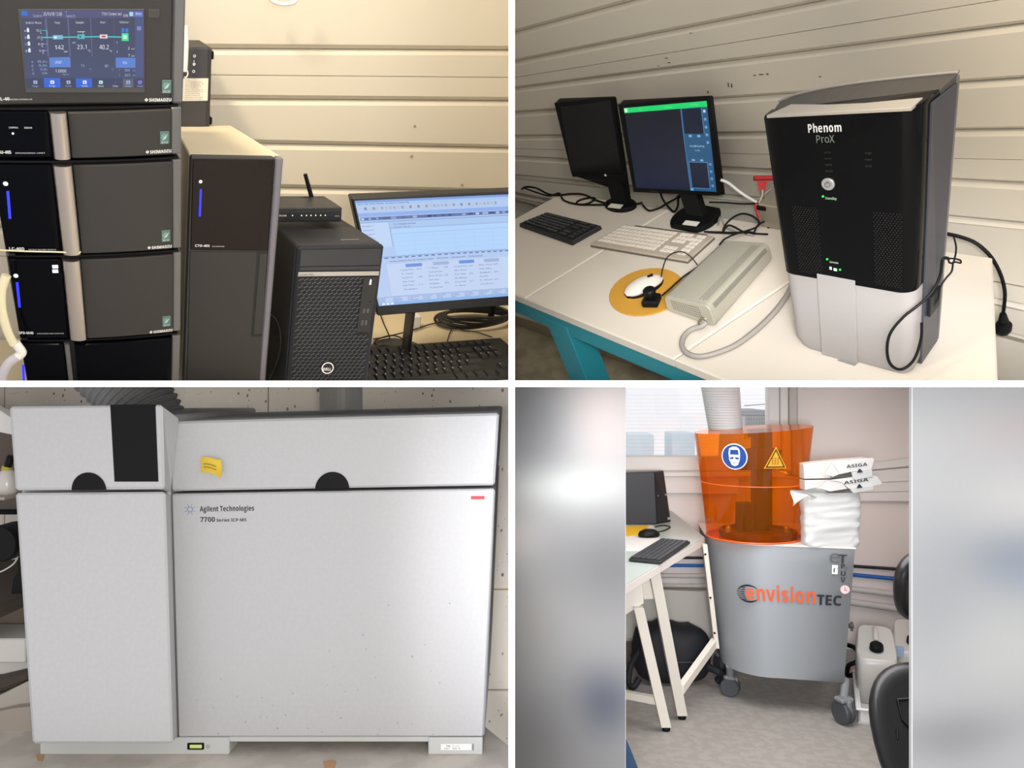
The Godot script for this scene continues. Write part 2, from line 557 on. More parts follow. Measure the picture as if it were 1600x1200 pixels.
# ---------------------------------------------------------------- upper left bay: chromatograph tower, oven, computer, monitor
func chromatograph_bay():
	var B := "chromatograph"
	var cream := M("cream_paint", C("cfc0a2"), 0.55)
	var beige_metal := M("oven_cream", C("d2c5a8"), 0.45)
	var grey := M("module_grey", C("302e2c"), 0.55, 0.0, {"metallic_specular": 0.35})
	var strip := M("module_edge_grey", C("575656"), 0.45)
	var silver := M("brushed_silver", C("a39a92"), 0.28, 0.85)
	var gloss := M("gloss_black", C("04050a"), 0.12, 0.0, {"metallic_specular": 0.17})
	var black := M("black_plastic")
	var ink_white := M("print_white", C("d8d8d4"), 0.6)
	var led := glow("led_blue", C("1c22ff"), 1.6)
	var ledw := glow("led_white", C("e8eefc"), 0.9)
	# ---- wall and table
	var w := thing("wall_back", "", "", B, Vector3(0.2, -0.4, -0.58), "", "structure")
	board_wall(w, Vector3(-1.3, 0, -0.58), Vector3(1.5, 0, -0.58), [[0.2973, 0.7254, "v"], [0.2127, 0.5686, "c"], [0.1223, 0.3826, "v"], [0.0934, 0.3021, "c"], [0.0549, 0.2329, "v"], [0.0084, 0.0797, "v"], [-0.0576, -0.0615, "v"], [-0.1242, -0.2193, "v"], [-0.1655, -0.3226, "c"], [-0.2082, -0.4156, "v"], [-0.3705, -0.7984, "c"]], cream, 0.012, 0.0115)
	var m := mb()
	for p in [Vector3(0.4867, 0.1068, -0.58), Vector3(0.4867, 0.0308, -0.58), Vector3(0.6462, -0.0414, -0.58)]:
		m.xf = Transform3D(Basis(Vector3.RIGHT, PI / 2), p)
		m.lathe([Vector2(0.004, 0), Vector2(0.0035, 0.0015), Vector2(0, 0.002)], 10)
	part("nail_head", m, M("nail_grey", C("9c8f78"), 0.5), w, "", "stuff")
	var t := thing("table_top", "cream table top under the chromatograph, the computer tower and the keyboard", "table", B, Vector3(0.3, -0.43, -0.1))
	m = mb(); m.box(Vector3(-1.2, -0.43, -0.565), Vector3(1.4, -0.4, 0.35), 0.003)
	part("top", m, M("table_cream", C("cdbd9c"), 0.5))
	# ---- tower of modules
	var wide := 0.0
	var mods := [
		["degasser_module", [[Vector3(-0.455, 0.1557, 0.05), Vector3(-0.2057, 0.1693, 0.05), Vector3(-0.2042, 0.2418, 0.05), Vector3(-0.4585, 0.2221, 0.05), Vector3(-0.455, 0.1557, -0.25), Vector3(-0.2057, 0.1693, -0.25), Vector3(-0.2042, 0.2418, -0.25), Vector3(-0.4585, 0.2221, -0.25)], Vector3(0.2524, 0.0696, 0.3)], "slim degasser module directly under the touch-screen unit", "DGU-405", "DEGASSING UNIT", [0.0787, 0.0011, 0.0994, 0.0679], [0.1012, 0.0015, 0.2376, 0.0687], Vector3(0.1995, 0.0041, 0), Vector2(0.2276, 0.0261), Vector3(0.008, 0.008, 0)],
		["pump_module", [[Vector3(-0.4472, 0.0197, 0.05), Vector3(-0.2078, 0.02, 0.05), Vector3(-0.2053, 0.1644, 0.05), Vector3(-0.4546, 0.1522, 0.05), Vector3(-0.4472, 0.0197, -0.25), Vector3(-0.2078, 0.02, -0.25), Vector3(-0.2053, 0.1644, -0.25), Vector3(-0.4546, 0.1522, -0.25)], Vector3(0.2445, 0.1386, 0.3)], "tall pump module, third from the top of the chromatograph tower", "LC-40D", "SOLVENT DELIVERY MODULE", [0.0729, 0.001, 0.0962, 0.1371], [0.098, 0.002, 0.2311, 0.136], Vector3(0.1913, 0.0033, 0), Vector2(0.2203, 0.0229), Vector3(0.0042, 0.007, 0)],
		["detector_module", [[Vector3(-0.4422, -0.116, 0.05), Vector3(-0.2109, -0.1247, 0.05), Vector3(-0.2079, 0.0163, 0.05), Vector3(-0.4468, 0.0158, 0.05), Vector3(-0.4422, -0.116, -0.25), Vector3(-0.2109, -0.1247, -0.25), Vector3(-0.2079, 0.0163, -0.25), Vector3(-0.4468, 0.0158, -0.25)], Vector3(0.2352, 0.1364, 0.3)], "tall detector module with two small white lights, fourth from the top of the tower", "SPD-M40", "PHOTODIODE ARRAY DETECTOR", [0.0678, 0.0009, 0.0905, 0.1339], [0.0916, 0.0018, 0.2229, 0.1338], Vector3(0.1838, 0.0027, 0), Vector2(0.2118, 0.0217), Vector3(-0.0005, 0.01, 0)],
		["sampler_module", [[Vector3(-0.4357, -0.2549, 0.05), Vector3(-0.2175, -0.2869, 0.05), Vector3(-0.211, -0.1288, 0.05), Vector3(-0.4425, -0.1192, 0.05), Vector3(-0.4357, -0.2549, -0.25), Vector3(-0.2175, -0.2869, -0.25), Vector3(-0.211, -0.1288, -0.25), Vector3(-0.4425, -0.1192, -0.25)], Vector3(0.2261, 0.1471, 0.3)], "bottom module of the tower with two dark glass doors", "", "", [0.0566, 0, 0.063, 0.1427], [0.0704, 0, 0.2128, 0.1428], Vector3.ZERO, Vector2.ZERO, Vector3.ZERO],
	]
	for k in 4:
		var d: Array = mods[k]
		hexed(d[0], d[2], "laboratory module", B, d[1], "stacked chromatograph modules")
		cur.bow = 0.016
		var D: Vector3 = cur.dim
		m = mb(); m.slab(Vector3(0.002, 0.0, -D.z), Vector3(D.x - 0.002, D.y, -0.014), 8)
		part("body", m, M("module_body", C("1c1b1b"), 0.6))
		var b: Array = d[5]
		var g: Array = d[6]
		m = mb(); m.slab(Vector3(0, 0.002, -0.013), Vector3(b[0] - 0.001, D.y - 0.004, 0), 6, 0.0015)
		part("glass_panel", m, gloss)
		m = mb(); m.arc(Vector3(b[0], 0.001, -0.013), Vector3(b[2], D.y - 0.005, 0.001), 12, 0.008 if k < 3 else 0.002)
		var bar := part("silver_bar", m, silver if k < 3 else strip)
		if k == 0:
			m = mb()
			m.box(Vector3(b[0] + 0.018, D.y * 0.62, 0.0035), Vector3(b[0] + 0.0195, D.y - 0.009, 0.005), 0.0003)
			m.box(Vector3(b[0] + 0.018, 0.018, 0.0035), Vector3(b[0] + 0.0195, D.y * 0.4, 0.005), 0.0003)
			part("groove", m, M("groove_dark", C("5a5049"), 0.5), bar, "", "stuff")
		m = mb(); m.slab(Vector3(g[0], 0.001, -0.013), Vector3(g[2], D.y - 0.005, 0.001), 8, 0.0015)
		var door := part("door", m, grey if k < 3 else gloss)
		m = mb(); m.slab(Vector3(g[2] + 0.0006, 0.001, -0.02), Vector3(D.x, D.y - 0.003, 0), 3, 0.0015)
		part("edge_strip", m, strip)
		m = mb(); m.slab(Vector3(0.01, D.y - 0.003, -0.03), Vector3(D.x - 0.003, D.y, -0.006), 8)
		part("top_gap", m, black)
		if k < 3:
			maker(d[7], d[8], door)
			m = mb()
			write(m, d[3], d[9] + Vector3(0, 0, 0.0006), 0.0044, 0.019, true)
			write(m, d[4], d[9] + Vector3(0.024, 0.0003, 0.0006), 0.0016, 0.036)
			part("lettering", m, ink_white)
		if k == 0:
			m = mb()
			write(m, "CONTROL", Vector3(0.0288, 0.0434, 0.0008), 0.0022, 0.011)
			write(m, "ERROR", Vector3(0.047, 0.0431, 0.0008), 0.0022, 0.009)
			part("lettering", m, ink_white)
			m = mb(); m.prism(circle(0.0324, 0.0363, 0.0014, 10), 0, 0.0008)
			part("light", m, ledw, null, "tiny white light")
		else:
			var q: Array = [[], [Vector2(0.0135, 0.1074), Vector2(0.0144, 0.0966), Vector2(0.0114, 0.0554)], [Vector2(0.0068, 0.1067), Vector2(0.0068, 0.0963), Vector2(0.0053, 0.0553)], [Vector2(-0.0036, 0.1177), Vector2(-0.0019, 0.1045), Vector2(-0.0057, 0.0607)]][k]
			m = mb(); m.prism(PackedVector2Array([q[2] + Vector2(-0.0014, 0), q[2] + Vector2(0.0018, 0), q[1] + Vector2(0.0018, 0), q[1] + Vector2(-0.0014, 0)]), 0, 0.0008)
			part("light_bar", m, led, null, "blue light bar")
			if k < 3:
				m = mb(); m.prism(circle(q[0].x, q[0].y, 0.003, 12), 0, 0.0008)
				part("power_light", m, ledw)
			if k == 2:
				m = mb()
				m.box(Vector3(0.054, 0.1188, 0), Vector3(0.0615, 0.124, 0.0012), 0.0004)
				part("status_light", m, ledw)
				m = mb(); m.box(Vector3(0.0535, 0.1117, 0), Vector3(0.061, 0.1168, 0.0012), 0.0004)
				part("status_light", m, ledw)
	# ---- controller with touch screen
	hexed("touch_screen_controller", "wide dark grey controller with a lit touch screen on top of the chromatograph tower", "controller", B, [[Vector3(-0.4584, 0.2234, 0.05), Vector3(-0.2019, 0.2438, 0.05), Vector3(-0.1956, 0.3973, 0.05), Vector3(-0.4637, 0.3629, 0.05), Vector3(-0.4584, 0.2234, -0.25), Vector3(-0.2019, 0.2438, -0.25), Vector3(-0.1956, 0.3973, -0.25), Vector3(-0.4637, 0.3629, -0.25)], Vector3(0.2638, 0.1466, 0.3)])
	var D: Vector3 = cur.dim
	m = mb(); m.box(Vector3(0, 0, -D.z), Vector3(D.x - 0.001, D.y, -0.012), 0.003)
	part("body", m, M("controller_body", C("605f66"), 0.5))
	m = mb(); m.box(Vector3(0, 0, -0.0115), Vector3(0.2472, D.y, 0), 0.003)
	var face := part("front", m, grey)
	m = mb(); m.box(Vector3(0.2476, 0, -0.0115), Vector3(D.x, D.y, -0.001), 0.003)
	part("edge_strip", m, strip)
	m = mb(); m.prism(PackedVector2Array([Vector2(0.0561, 0.0173), Vector2(0.2099, 0.0156), Vector2(0.2097, 0.1245), Vector2(0.0581, 0.1248)]), 0, 0.0012, 0.0006)
	var bez := part("bezel", m, M("bezel_dark", C("3a3936"), 0.3))
	m = mb()
	m.quad(Vector3(0.0578, 0.0241, 0.0016), Vector3(0.208, 0.0226, 0.0016), Vector3(0.2085, 0.1232, 0.0016), Vector3(0.0608, 0.1235, 0.0016), -1, Vector2(0, 1), Vector2(1, 1), Vector2(1, 0), Vector2(0, 0))
	part("screen", m, printed("controller_screen", controller_screen(), 0.25, 0.95), bez, "lit touch screen with a flow diagram and readings")
	m = mb(); m.box(Vector3(0.2146, 0.1132, 0), Vector3(0.2291, 0.124, 0.0008), 0.0003)
	for k in 3: m.box(Vector3(0.2175, 0.1212, 0.0008) - Vector3(0, 0.0035 * k, 0), Vector3(0.2258, 0.1217, 0.0012) - Vector3(0, 0.0035 * k, 0))
	part("sensor_plate", m, M("plate_dark", C("312f2d"), 0.4), face)
	maker(Vector3(0.2085, 0.0037, 0), Vector2(0.2396, 0.0242), face)
	m = mb()
	write(m, "CL-40", Vector3(0.0213, 0.0075, 0.0006), 0.0042, 0.0145, true)
	write(m, "SYSTEM CONTROLLER", Vector3(0.0362, 0.0077, 0.0006), 0.0018, 0.027)
	part("lettering", m, ink_white, face)
	# ---- column oven
	hexed("column_oven", "tall column oven with a cream top, dark glass window and grey door beside the tower", "oven", B, [[Vector3(-0.2042, -0.3713, 0), Vector3(-0.0563, -0.3962, 0), Vector3(-0.0327, 0.1577, 0), Vector3(-0.1821, 0.1555, 0), Vector3(-0.1367, -0.3713, -0.46), Vector3(-0.0237, -0.3962, -0.46), Vector3(0, 0.1089, -0.46), Vector3(-0.1146, 0.1027, -0.46)], Vector3(0.1497, 0.5408, 0.4644)])
	D = cur.dim
	m = mb(); m.box(Vector3(0, 0, -D.z), Vector3(D.x, D.y, -0.022), 0.002)
	part("body", m, beige_metal)
	m = mb(); m.box(Vector3(0, 0, -0.0215), Vector3(0.136, D.y, 0), 0.003)
	var fr := part("front_frame", m, M("oven_front", C("2b2927"), 0.5))
	m = mb(); m.box(Vector3(0.1365, 0, -0.0215), Vector3(D.x, D.y, 0.001), 0.003)
	part("edge_strip", m, M("oven_edge", C("646269"), 0.45))
	m = mb(); m.prism(PackedVector2Array([Vector2(0.0055, 0.381), Vector2(0.1353, 0.3812), Vector2(0.1327, 0.5368), Vector2(0.0041, 0.5352)]), 0, 0.002, 0.001)
	var glass := part("window", m, M("tinted_glass", C("150c0a"), 0.1, 0.0, {"metallic_specular": 0.3}), null, "dark tinted window")
	m = mb(); m.prism(PackedVector2Array([Vector2(0.0087, 0.0141), Vector2(0.1386, 0.0141), Vector2(0.1343, 0.3789), Vector2(0.0051, 0.3781)]), 0, 0.002, 0.0006)
	var door := part("door", m, grey)
	m = mb(); m.prism(PackedVector2Array([Vector2(0.1158, 0.2192), Vector2(0.135, 0.2198), Vector2(0.1338, 0.3785), Vector2(0.1159, 0.3786)]), 0.0018, 0.0024)
	var rec := part("handle_recess", m, M("recess_dark", C("0b0a0a"), 0.7), door)
	m = mb(); m.prism(PackedVector2Array([Vector2(0.12, 0.2249), Vector2(0.1352, 0.2254), Vector2(0.1343, 0.376), Vector2(0.1207, 0.376)]), 0.0022, 0.0036, 0.0006)
	part("handle", m, grey, door)
	m = mb(); m.prism(circle(0.0174, 0.4986, 0.0026, 12), 0.0018, 0.0028)
	part("power_light", m, ledw, glass)
	m = mb(); m.box(Vector3(0.0164, 0.4396, 0.0018), Vector3(0.0198, 0.4863, 0.0028), 0.0005)
	part("light_bar", m, led, glass, "blue light bar")
	m = mb()
	write(m, "CTO-40S", Vector3(0.0125, 0.3868, 0.0026), 0.0042, 0.0235, true)
	write(m, "COLUMN OVEN", Vector3(0.0399, 0.3872, 0.0026), 0.0017, 0.02)
	part("lettering", m, ink_white, fr)
	# ---- black unit standing on the oven
	hexed("power_unit", "upright black unit with a printed white label standing on the oven's cream top", "power unit", B, [[Vector3(-0.1075, 0.1005, -0.44), Vector3(-0.0484, 0.1055, -0.44), Vector3(-0.0438, 0.2633, -0.44), Vector3(-0.0956, 0.2588, -0.44), Vector3(-0.1075, 0.1005, -0.54), Vector3(-0.0484, 0.1055, -0.54), Vector3(-0.0438, 0.2633, -0.54), Vector3(-0.0956, 0.2588, -0.54)], Vector3(0.0556, 0.1583, 0.1)])
	D = cur.dim
	m = mb(); m.box(Vector3(0, 0, -D.z), Vector3(D.x, D.y, 0), 0.003)
	part("body", m, M("unit_black", C("2a292b"), 0.5))
	m = mb(); m.box(Vector3(0.001, 0, 0), Vector3(D.x - 0.008, D.y - 0.002, 0.003), 0.001)
	var panel := part("front_panel", m, M("unit_panel", C("333236"), 0.5))
	for y in [0.9, 0.08]:
		m = mb(); m.box(Vector3(D.x, D.y * y - 0.008, -0.03), Vector3(D.x + 0.006, D.y * y + 0.008, -0.006), 0.002)
		part("foot", m, black)
	m = mb(); m.box(Vector3(-0.0011, 0.0562, 0.003), Vector3(0.049, 0.1002, 0.0036))
	var lab := part("label_plate", m, M("label_cream", C("d8d2c4"), 0.7), panel, "white label with eleven lines of small print")
	m = mb()
	var rows := ["CAUTION", "To avoid electric shock", "disconnect the power cord", "before opening.", "Do not remove cover.", "Refer servicing to", "qualified personnel only", "Use only with the cable", "supplied with this unit", "Keep away from water", "and direct sunlight"]
	for k in 11:
		write(m, rows[k], Vector3(0.0046, 0.0959, 0.0038) + Vector3(0, -0.00375 * k, 0), 0.0018, 0.009 if k == 0 else 0.024 + 0.012 * absf(sin(k * 2.3)))
	part("label_print", m, M("print_black", C("202226"), 0.6), lab)
	m = mb()
	var spots := [Vector2(0.0194, 0.1428), Vector2(0.0193, 0.1273), Vector2(0.0193, 0.1136)]
	for k in 3:
		var p: Vector2 = spots[k]
		ring(p.x, p.y, 0.0 if k == 1 else 0.0014, 0.0030, 0.0036, m, 14)
	m.box(Vector3(spots[1].x - 0.0012, spots[1].y + 0.004, 0.003), Vector3(spots[1].x + 0.0004, spots[1].y + 0.0075, 0.0036))
	part("symbol", m, ink_white, panel, "", "stuff")
	m = mb(); m.tube([Vector3(-0.0981, 0.3011, -0.42), Vector3(-0.0972, 0.2757, -0.42), Vector3(-0.0982, 0.2427, -0.42), Vector3(-0.1003, 0.2162, -0.42)], 0.0045, 8)
	solo("white_hose", "short white hose hanging between the controller and the black unit", "hose", B, Vector3(-0.0991, 0.2163, -0.42), m, M("hose_white", C("e6e4e0"), 0.4))
	m = mb(); m.tube([Vector3(-0.1051, 0.2193, -0.4), Vector3(-0.1009, 0.222, -0.4), Vector3(-0.0992, 0.2162, -0.4), Vector3(-0.1022, 0.2088, -0.4), Vector3(-0.1058, 0.2097, -0.4)], 0.0012, 6)
	solo("wire_hook", "small white wire loop below the white hose", "hook", B, Vector3(-0.1034, 0.2087, -0.4), m, M("hose_white"))
	# ---- computer tower
	hexed("computer_tower", "black desktop computer tower with a honeycomb grille and a round white emblem", "computer", B, [[Vector3(-0.0118, -0.4036, 0), Vector3(0.1533, -0.4314, 0), Vector3(0.166, 0.0001, 0), Vector3(0, 0, 0), Vector3(0.0042, -0.4036, -0.3), Vector3(0.1369, -0.4314, -0.3), Vector3(0.1496, -0.0167, -0.3), Vector3(0.016, -0.0281, -0.3)], Vector3(0.1667, 0.4177, 0.3009)])
	D = cur.dim
	var pcb := M("pc_black", C("181a22"), 0.5, 0.0, {"metallic_specular": 0.4})
	m = mb(); m.box(Vector3(0, 0, -D.z), Vector3(D.x, D.y, -0.016), 0.003)
	part("case", m, M("pc_case", C("22242b"), 0.5))
	m = mb(); m.box(Vector3(0, 0, -0.0155), Vector3(D.x, D.y, 0), 0.004)
	fr = part("front_frame", m, pcb)
	m = mb(); m.prism(PackedVector2Array([Vector2(0.0052, 0.3721), Vector2(0.1618, 0.3703), Vector2(0.1611, 0.4111), Vector2(0.0046, 0.4115)]), -0.001, 0.0015, 0.0008)
	var bay := part("drive_bay", m, M("pc_bay", C("23252c"), 0.45), fr)
	m = mb(); m.box(Vector3(0.0057, 0.3787, 0.0012), Vector3(0.1602, 0.38, 0.0019))
	part("bay_line", m, black, fr)
	m = mb(); m.prism(PackedVector2Array([Vector2(0.0034, 0.3606), Vector2(0.1613, 0.3594), Vector2(0.1615, 0.3677), Vector2(0.0037, 0.369)]), -0.001, 0.002, 0.0005)
	var sil := part("silver_strip", m, M("pc_silver", C("a9a6a4"), 0.35, 0.6), fr)
	m = mb(); write(m, "OptiPlex 7000", Vector3(0.0059, 0.3622, 0.0023), 0.0034, 0.026)
	part("lettering", m, M("print_black"), sil)
	m = mb(); m.prism(PackedVector2Array([Vector2(0.0105, 0), Vector2(0.1556, 0), Vector2(0.1438, 0.1381), Vector2(0.1553, 0.2482), Vector2(0.1602, 0.3571), Vector2(0.0027, 0.3582)]), -0.001, 0.0004)
	var gr := part("grille", m, M("grille_dark", C("050506"), 0.7), fr)
	# slanted ribs of the grille
	m = mb()
	var g0 := Vector2(0.0028, 0.3569)
	var gx: float = 0.0098
	var gy: float = 0.0074
	var wgr: float = D.x - 0.013
	for r in 40:
		for c in 18:
			var x := 0.006 + c * gx + (gx * 0.5 if r % 2 else 0.0)
			var y := g0.y - 0.004 - r * gy
			if y < 0.005 or x > wgr - 0.004: continue
			if x > 0.1281 and y >  0.2417: continue
			var p := Vector2(x, y) - Vector2(0.0768, 0.1696)
			if p.length() < 0.0135: continue
			var a := Vector3(x - 0.0004, y - 0.0016, 0.0022)
			m.quad(a, a + Vector3(0.0082, 0.0040, 0), a + Vector3(0.0082, 0.0066, -0.0006), a + Vector3(0, 0.0026, -0.0006), -1)
			m.quad(a + Vector3(0, -0.0005, -0.0020), a + Vector3(0.0082, 0.0035, -0.0020), a + Vector3(0.0082, 0.0040, 0), a, -1)
	part("grille_rib", m, M("grille_rib", C("30333d"), 0.4, 0.0, {"metallic_specular": 0.5}), gr, "", "stuff")
	m = mb(); m.prism(PackedVector2Array([Vector2(0.1291, 0.2471), Vector2(0.155, 0.2448), Vector2(0.1609, 0.3571), Vector2(0.1308, 0.3564)]), 0, 0.003, 0.0006)
	var io := part("port_panel", m, M("pc_panel", C("17181b"), 0.5), fr)
	m = mb(); m.prism(PackedVector2Array([Vector2(0.1434, 0.3422), Vector2(0.1469, 0.3427), Vector2(0.1467, 0.3523), Vector2(0.1443, 0.3526)]), 0.003, 0.0036)
	part("power_button", m, ledw, io, "small lit power mark")
	for q in [PackedVector2Array([Vector2(0.1359, 0.2855), Vector2(0.1407, 0.2854), Vector2(0.1415, 0.2946), Vector2(0.1366, 0.2947)]), PackedVector2Array([Vector2(0.1437, 0.2854), Vector2(0.1485, 0.2853), Vector2(0.149, 0.2945), Vector2(0.1442, 0.2946)]), PackedVector2Array([Vector2(0.1349, 0.2604), Vector2(0.1397, 0.2604), Vector2(0.1406, 0.271), Vector2(0.1357, 0.271)]), PackedVector2Array([Vector2(0.143, 0.2603), Vector2(0.1478, 0.2602), Vector2(0.1484, 0.2708), Vector2(0.1434, 0.2709)])]:
		m = mb(); m.prism(q, 0.003, 0.0042, 0.0004)
		part("port", m, M("port_metal", C("55565c"), 0.35, 0.7), io)
	m = mb(); m.prism(circle(0.1499, 0.3075, 0.0016, 10), 0.003, 0.0036); part("jack", m, black, io)
	m = mb(); ring(0.0768, 0.1696, 0.0105, 0.0125, 0.0034, m, 30)
	write(m, "DELL", Vector3(0.0676, 0.1641, 0.0034), 0.0062, 0.0165, true)
	part("emblem", m, M("emblem_white", C("e8e8e8"), 0.4), fr, "round white emblem")
	m = mb(); m.prism(circle(0.0768, 0.1696, 0.0126, 30), 0, 0.003); part("emblem_plate", m, pcb, fr)
	m = mb(); m.box(Vector3(D.x * 0.58, D.y - 0.0002, -0.045), Vector3(D.x * 0.8, D.y + 0.0003, -0.04)); part("top_print", m, M("print_grey"), null, "faint grey print on the top")
	# ---- router
	hexed("network_router", "flat black network router with a short antenna lying on the computer tower", "router", B, [[Vector3(-0.0083, 0.0035, -0.129), Vector3(0.129, 0.0041, -0.129), Vector3(0.1284, 0.0334, -0.129), Vector3(-0.0104, 0.0313, -0.129), Vector3(0.0037, 0.0035, -0.249), Vector3(0.1381, 0.0041, -0.249), Vector3(0.1376, 0.0199, -0.249), Vector3(0.0016, 0.0182, -0.249)], Vector3(0.1381, 0.0286, 0.1208)])
	D = cur.dim
	m = mb(); m.box(Vector3(0, 0, -D.z), Vector3(D.x, D.y, 0), 0.002)
	part("case", m, M("router_black", C("232427"), 0.45))
	m = mb(); m.box(Vector3(0.001, 0.003, 0), Vector3(D.x - 0.001, D.y - 0.008, 0.001), 0.0004)
	fr = part("front_panel", m, M("router_front", C("1a1c22"), 0.4))
	m = mb()
	for k in 26: m.box(Vector3(0.012 + k * 0.0047, D.y, -D.z + 0.004), Vector3(0.0145 + k * 0.0047, D.y + 0.0012, -D.z + 0.008))
	part("vent_rib", m, black, null, "", "stuff")
	m = mb(); write(m, "D-Link", Vector3(0.0145, 0.012, 0.0014), 0.0034, 0.0135, true)
	write(m, "DIR-300", Vector3(0.1237, 0.0108, 0.0014), 0.0018, 0.0085)
	part("lettering", m, ink_white, fr)
	for p in [Vector2(0.0394, 0.0136), Vector2(0.0571, 0.0134), Vector2(0.0666, 0.0135), Vector2(0.0756, 0.0134), Vector2(0.0849, 0.0135), Vector2(0.0947, 0.0134), Vector2(0.1041, 0.0133)]:
		m = mb(); m.prism(circle(p.x, p.y, 0.0013, 8), 0.001, 0.0016)
		part("light", m, glow("router_led", C("d8d2a0"), 0.7), fr)
	m = mb()
	cur.hex = null
	m.tube([Vector3(0.1073, 0.0177, -0.244), Vector3(0.0921, 0.0654, -0.247)], 0.0046, 10, 1, 0.0040)
	part("antenna", m, black)
	m = mb(); m.tube([Vector3(0.0795, 0.018, -0.229), Vector3(0.1073, 0.0177, -0.244)], 0.004, 8, 1)
	part("antenna_joint", m, black)
	# ---- monitor
	hexed("wide_monitor", "wide black monitor showing a pale blue program window behind the computer tower", "monitor", B, [[Vector3(0.27, -0.2494, -0.2245), Vector3(0.6813, -0.2155, -0.1624), Vector3(0.627, 0.0627, -0.1706), Vector3(0.1895, 0.0203, -0.2367), Vector3(0.2752, -0.2494, -0.2591), Vector3(0.6865, -0.2155, -0.197), Vector3(0.6323, 0.0627, -0.2052), Vector3(0.1948, 0.0203, -0.2713)], Vector3(0.4309, 0.2826, 0.035)])
	D = cur.dim
	m = mb(); m.box(Vector3(0, 0, -D.z), Vector3(D.x, D.y, 0), 0.003)
	part("case", m, M("monitor_black", C("17181c"), 0.45))
	m = mb()
	m.quad(Vector3(0.0083, 0.0257, 0.0008), Vector3(0.4309, 0.0257, 0.0008), Vector3(0.4309, 0.2766, 0.0008), Vector3(0.0059, 0.2763, 0.0008), -1, Vector2(0.02, 1), Vector2(1, 1), Vector2(1, 0), Vector2(0, 0))
	part("screen", m, printed("monitor_screen", program_screen(), 0.3, 0.95), null, "lit screen with menus, panels and tables")
	cur.hex = null
	m = mb(); m.box(Vector3(0.4149, -0.5559, -0.3) * Vector3(1, 0, 1) + Vector3(-0.014, -0.395, -0.02), Vector3(0.384, -0.2865, -0.3) + Vector3(0.006, 0.05, 0.0), 0.004); part("stand", m, M("stand_grey", C("3a3a3c"), 0.4))
	m = mb(); m.xf = at(Vector3(0.384, -0.4, -0.33)); m.lathe([Vector2(0, 0), Vector2(0.07, 0), Vector2(0.068, 0.006), Vector2(0.03, 0.010), Vector2(0, 0.010)], 32); part("foot", m, M("stand_grey"))
	m = mb()
	m.xf = along(Vector3(0, 0, 0), Vector3(1, 0, 0))
	var ap: Vector3 = Vector3(0.4839, -0.4, -0.4524)
	m.box(ap + Vector3(-0.014, 0.0, -0.012), ap + Vector3(0.014, 0.042, 0.012), 0.003)
	solo("white_adapter", "small white plug adapter standing under the wide monitor", "adapter", B, ap, m, M("adapter_white", C("d9d6cf"), 0.45))
	m = mb()
	ap = Vector3(0.7164, -0.4, -0.4421)
	m.box(ap + Vector3(-0.008, 0.0, -0.006), ap + Vector3(0.008, 0.07, 0.006), 0.002)
	solo("cable_clip", "black upright clip holding the coiled cable under the wide monitor", "clip", B, ap, m, black)
	# coiled cable behind the keyboard
	m = mb()
	var cc: Vector3 = Vector3(0.6678, -0.39, -0.459)
	for k in 5:
		var pts := []
		for i in 25:
			var a := TAU * i / 24.0
			pts.append(cc + Vector3(cos(a) * (0.115 - 0.004 * k), 0.004 + 0.007 * k + 0.004 * sin(a * 2 + k), sin(a) * (0.055 - 0.003 * k) + 0.006 * k))
		m.tube(pts, 0.0042, 6, 3)
	solo("coiled_cable", "thick black cable coiled under the right part of the wide monitor", "cable", B, cc - Vector3(0, 0.01, 0), m, M("cable_black", C("16171a"), 0.45))
	var cb := M("cable_black")
	cable("tangled_cable", "thin black cable looping beside the computer tower towards the keyboard", B, [Vector3(0.4145, -0.366, -0.5418), Vector3(0.4072, -0.386, -0.4849), Vector3(0.3876, -0.394, -0.3914), Vector3(0.3495, -0.394, -0.356), Vector3(0.3401, -0.39, -0.38), Vector3(0.3943, -0.386, -0.3965), Vector3(0.4204, -0.392, -0.3729), Vector3(0.3899, -0.394, -0.3442), Vector3(0.3504, -0.39, -0.3511), Vector3(0.3312, -0.396, -0.345)], 0.0018, cb, "thin cables on the cream table")
	cable("tangled_cable", "thin black cable running from the tower's side under the wide monitor", B, [Vector3(0.345, -0.394, -0.3995), Vector3(0.3818, -0.39, -0.3996), Vector3(0.4596, -0.392, -0.4263), Vector3(0.5263, -0.393, -0.4548), Vector3(0.5771, -0.394, -0.4701)], 0.0018, cb, "thin cables on the cream table")
	cable("tangled_cable", "thin black cable curving down to the top edge of the black keyboard", B, [Vector3(0.5895, -0.376, -0.4487), Vector3(0.5855, -0.392, -0.4249), Vector3(0.5607, -0.394, -0.3915), Vector3(0.5345, -0.394, -0.3514)], 0.0015, cb, "thin cables on the cream table")
	cable("tangled_cable", "thin black cable crossing from the coil to the table's right edge", B, [Vector3(0.584, -0.376, -0.4496), Vector3(0.5995, -0.392, -0.4139), Vector3(0.6444, -0.394, -0.3889), Vector3(0.6711, -0.394, -0.3501)], 0.0015, cb, "thin cables on the cream table")
	cable("looped_power_lead", "black cord looping at the left side of the computer tower", B, [Vector3(-0.0318, -0.1478, -0.05), Vector3(-0.0193, -0.1592, -0.05), Vector3(-0.0096, -0.1893, -0.05), Vector3(-0.0093, -0.2301, -0.05), Vector3(-0.0204, -0.2707, -0.05), Vector3(-0.0346, -0.2973, -0.05)], 0.0022, cb)
	# ---- keyboard
	var ka: Vector3 = Vector3(0.3171, -0.388, -0.3428)
	var kx: Vector3 = (Vector3(0.6876, -0.388, -0.3297) - ka).normalized()
	var kt := along(ka, kx)
	t = thing("black_keyboard", "full-size black keyboard in front of the wide monitor", "keyboard", B, ka + kt.basis * Vector3(0.15, -0.012, 0.1))
	m = mb(); m.xf = kt
	m.box(Vector3(-0.085, -0.012, -0.004), Vector3(0.371, 0.0, 0.208), 0.003)
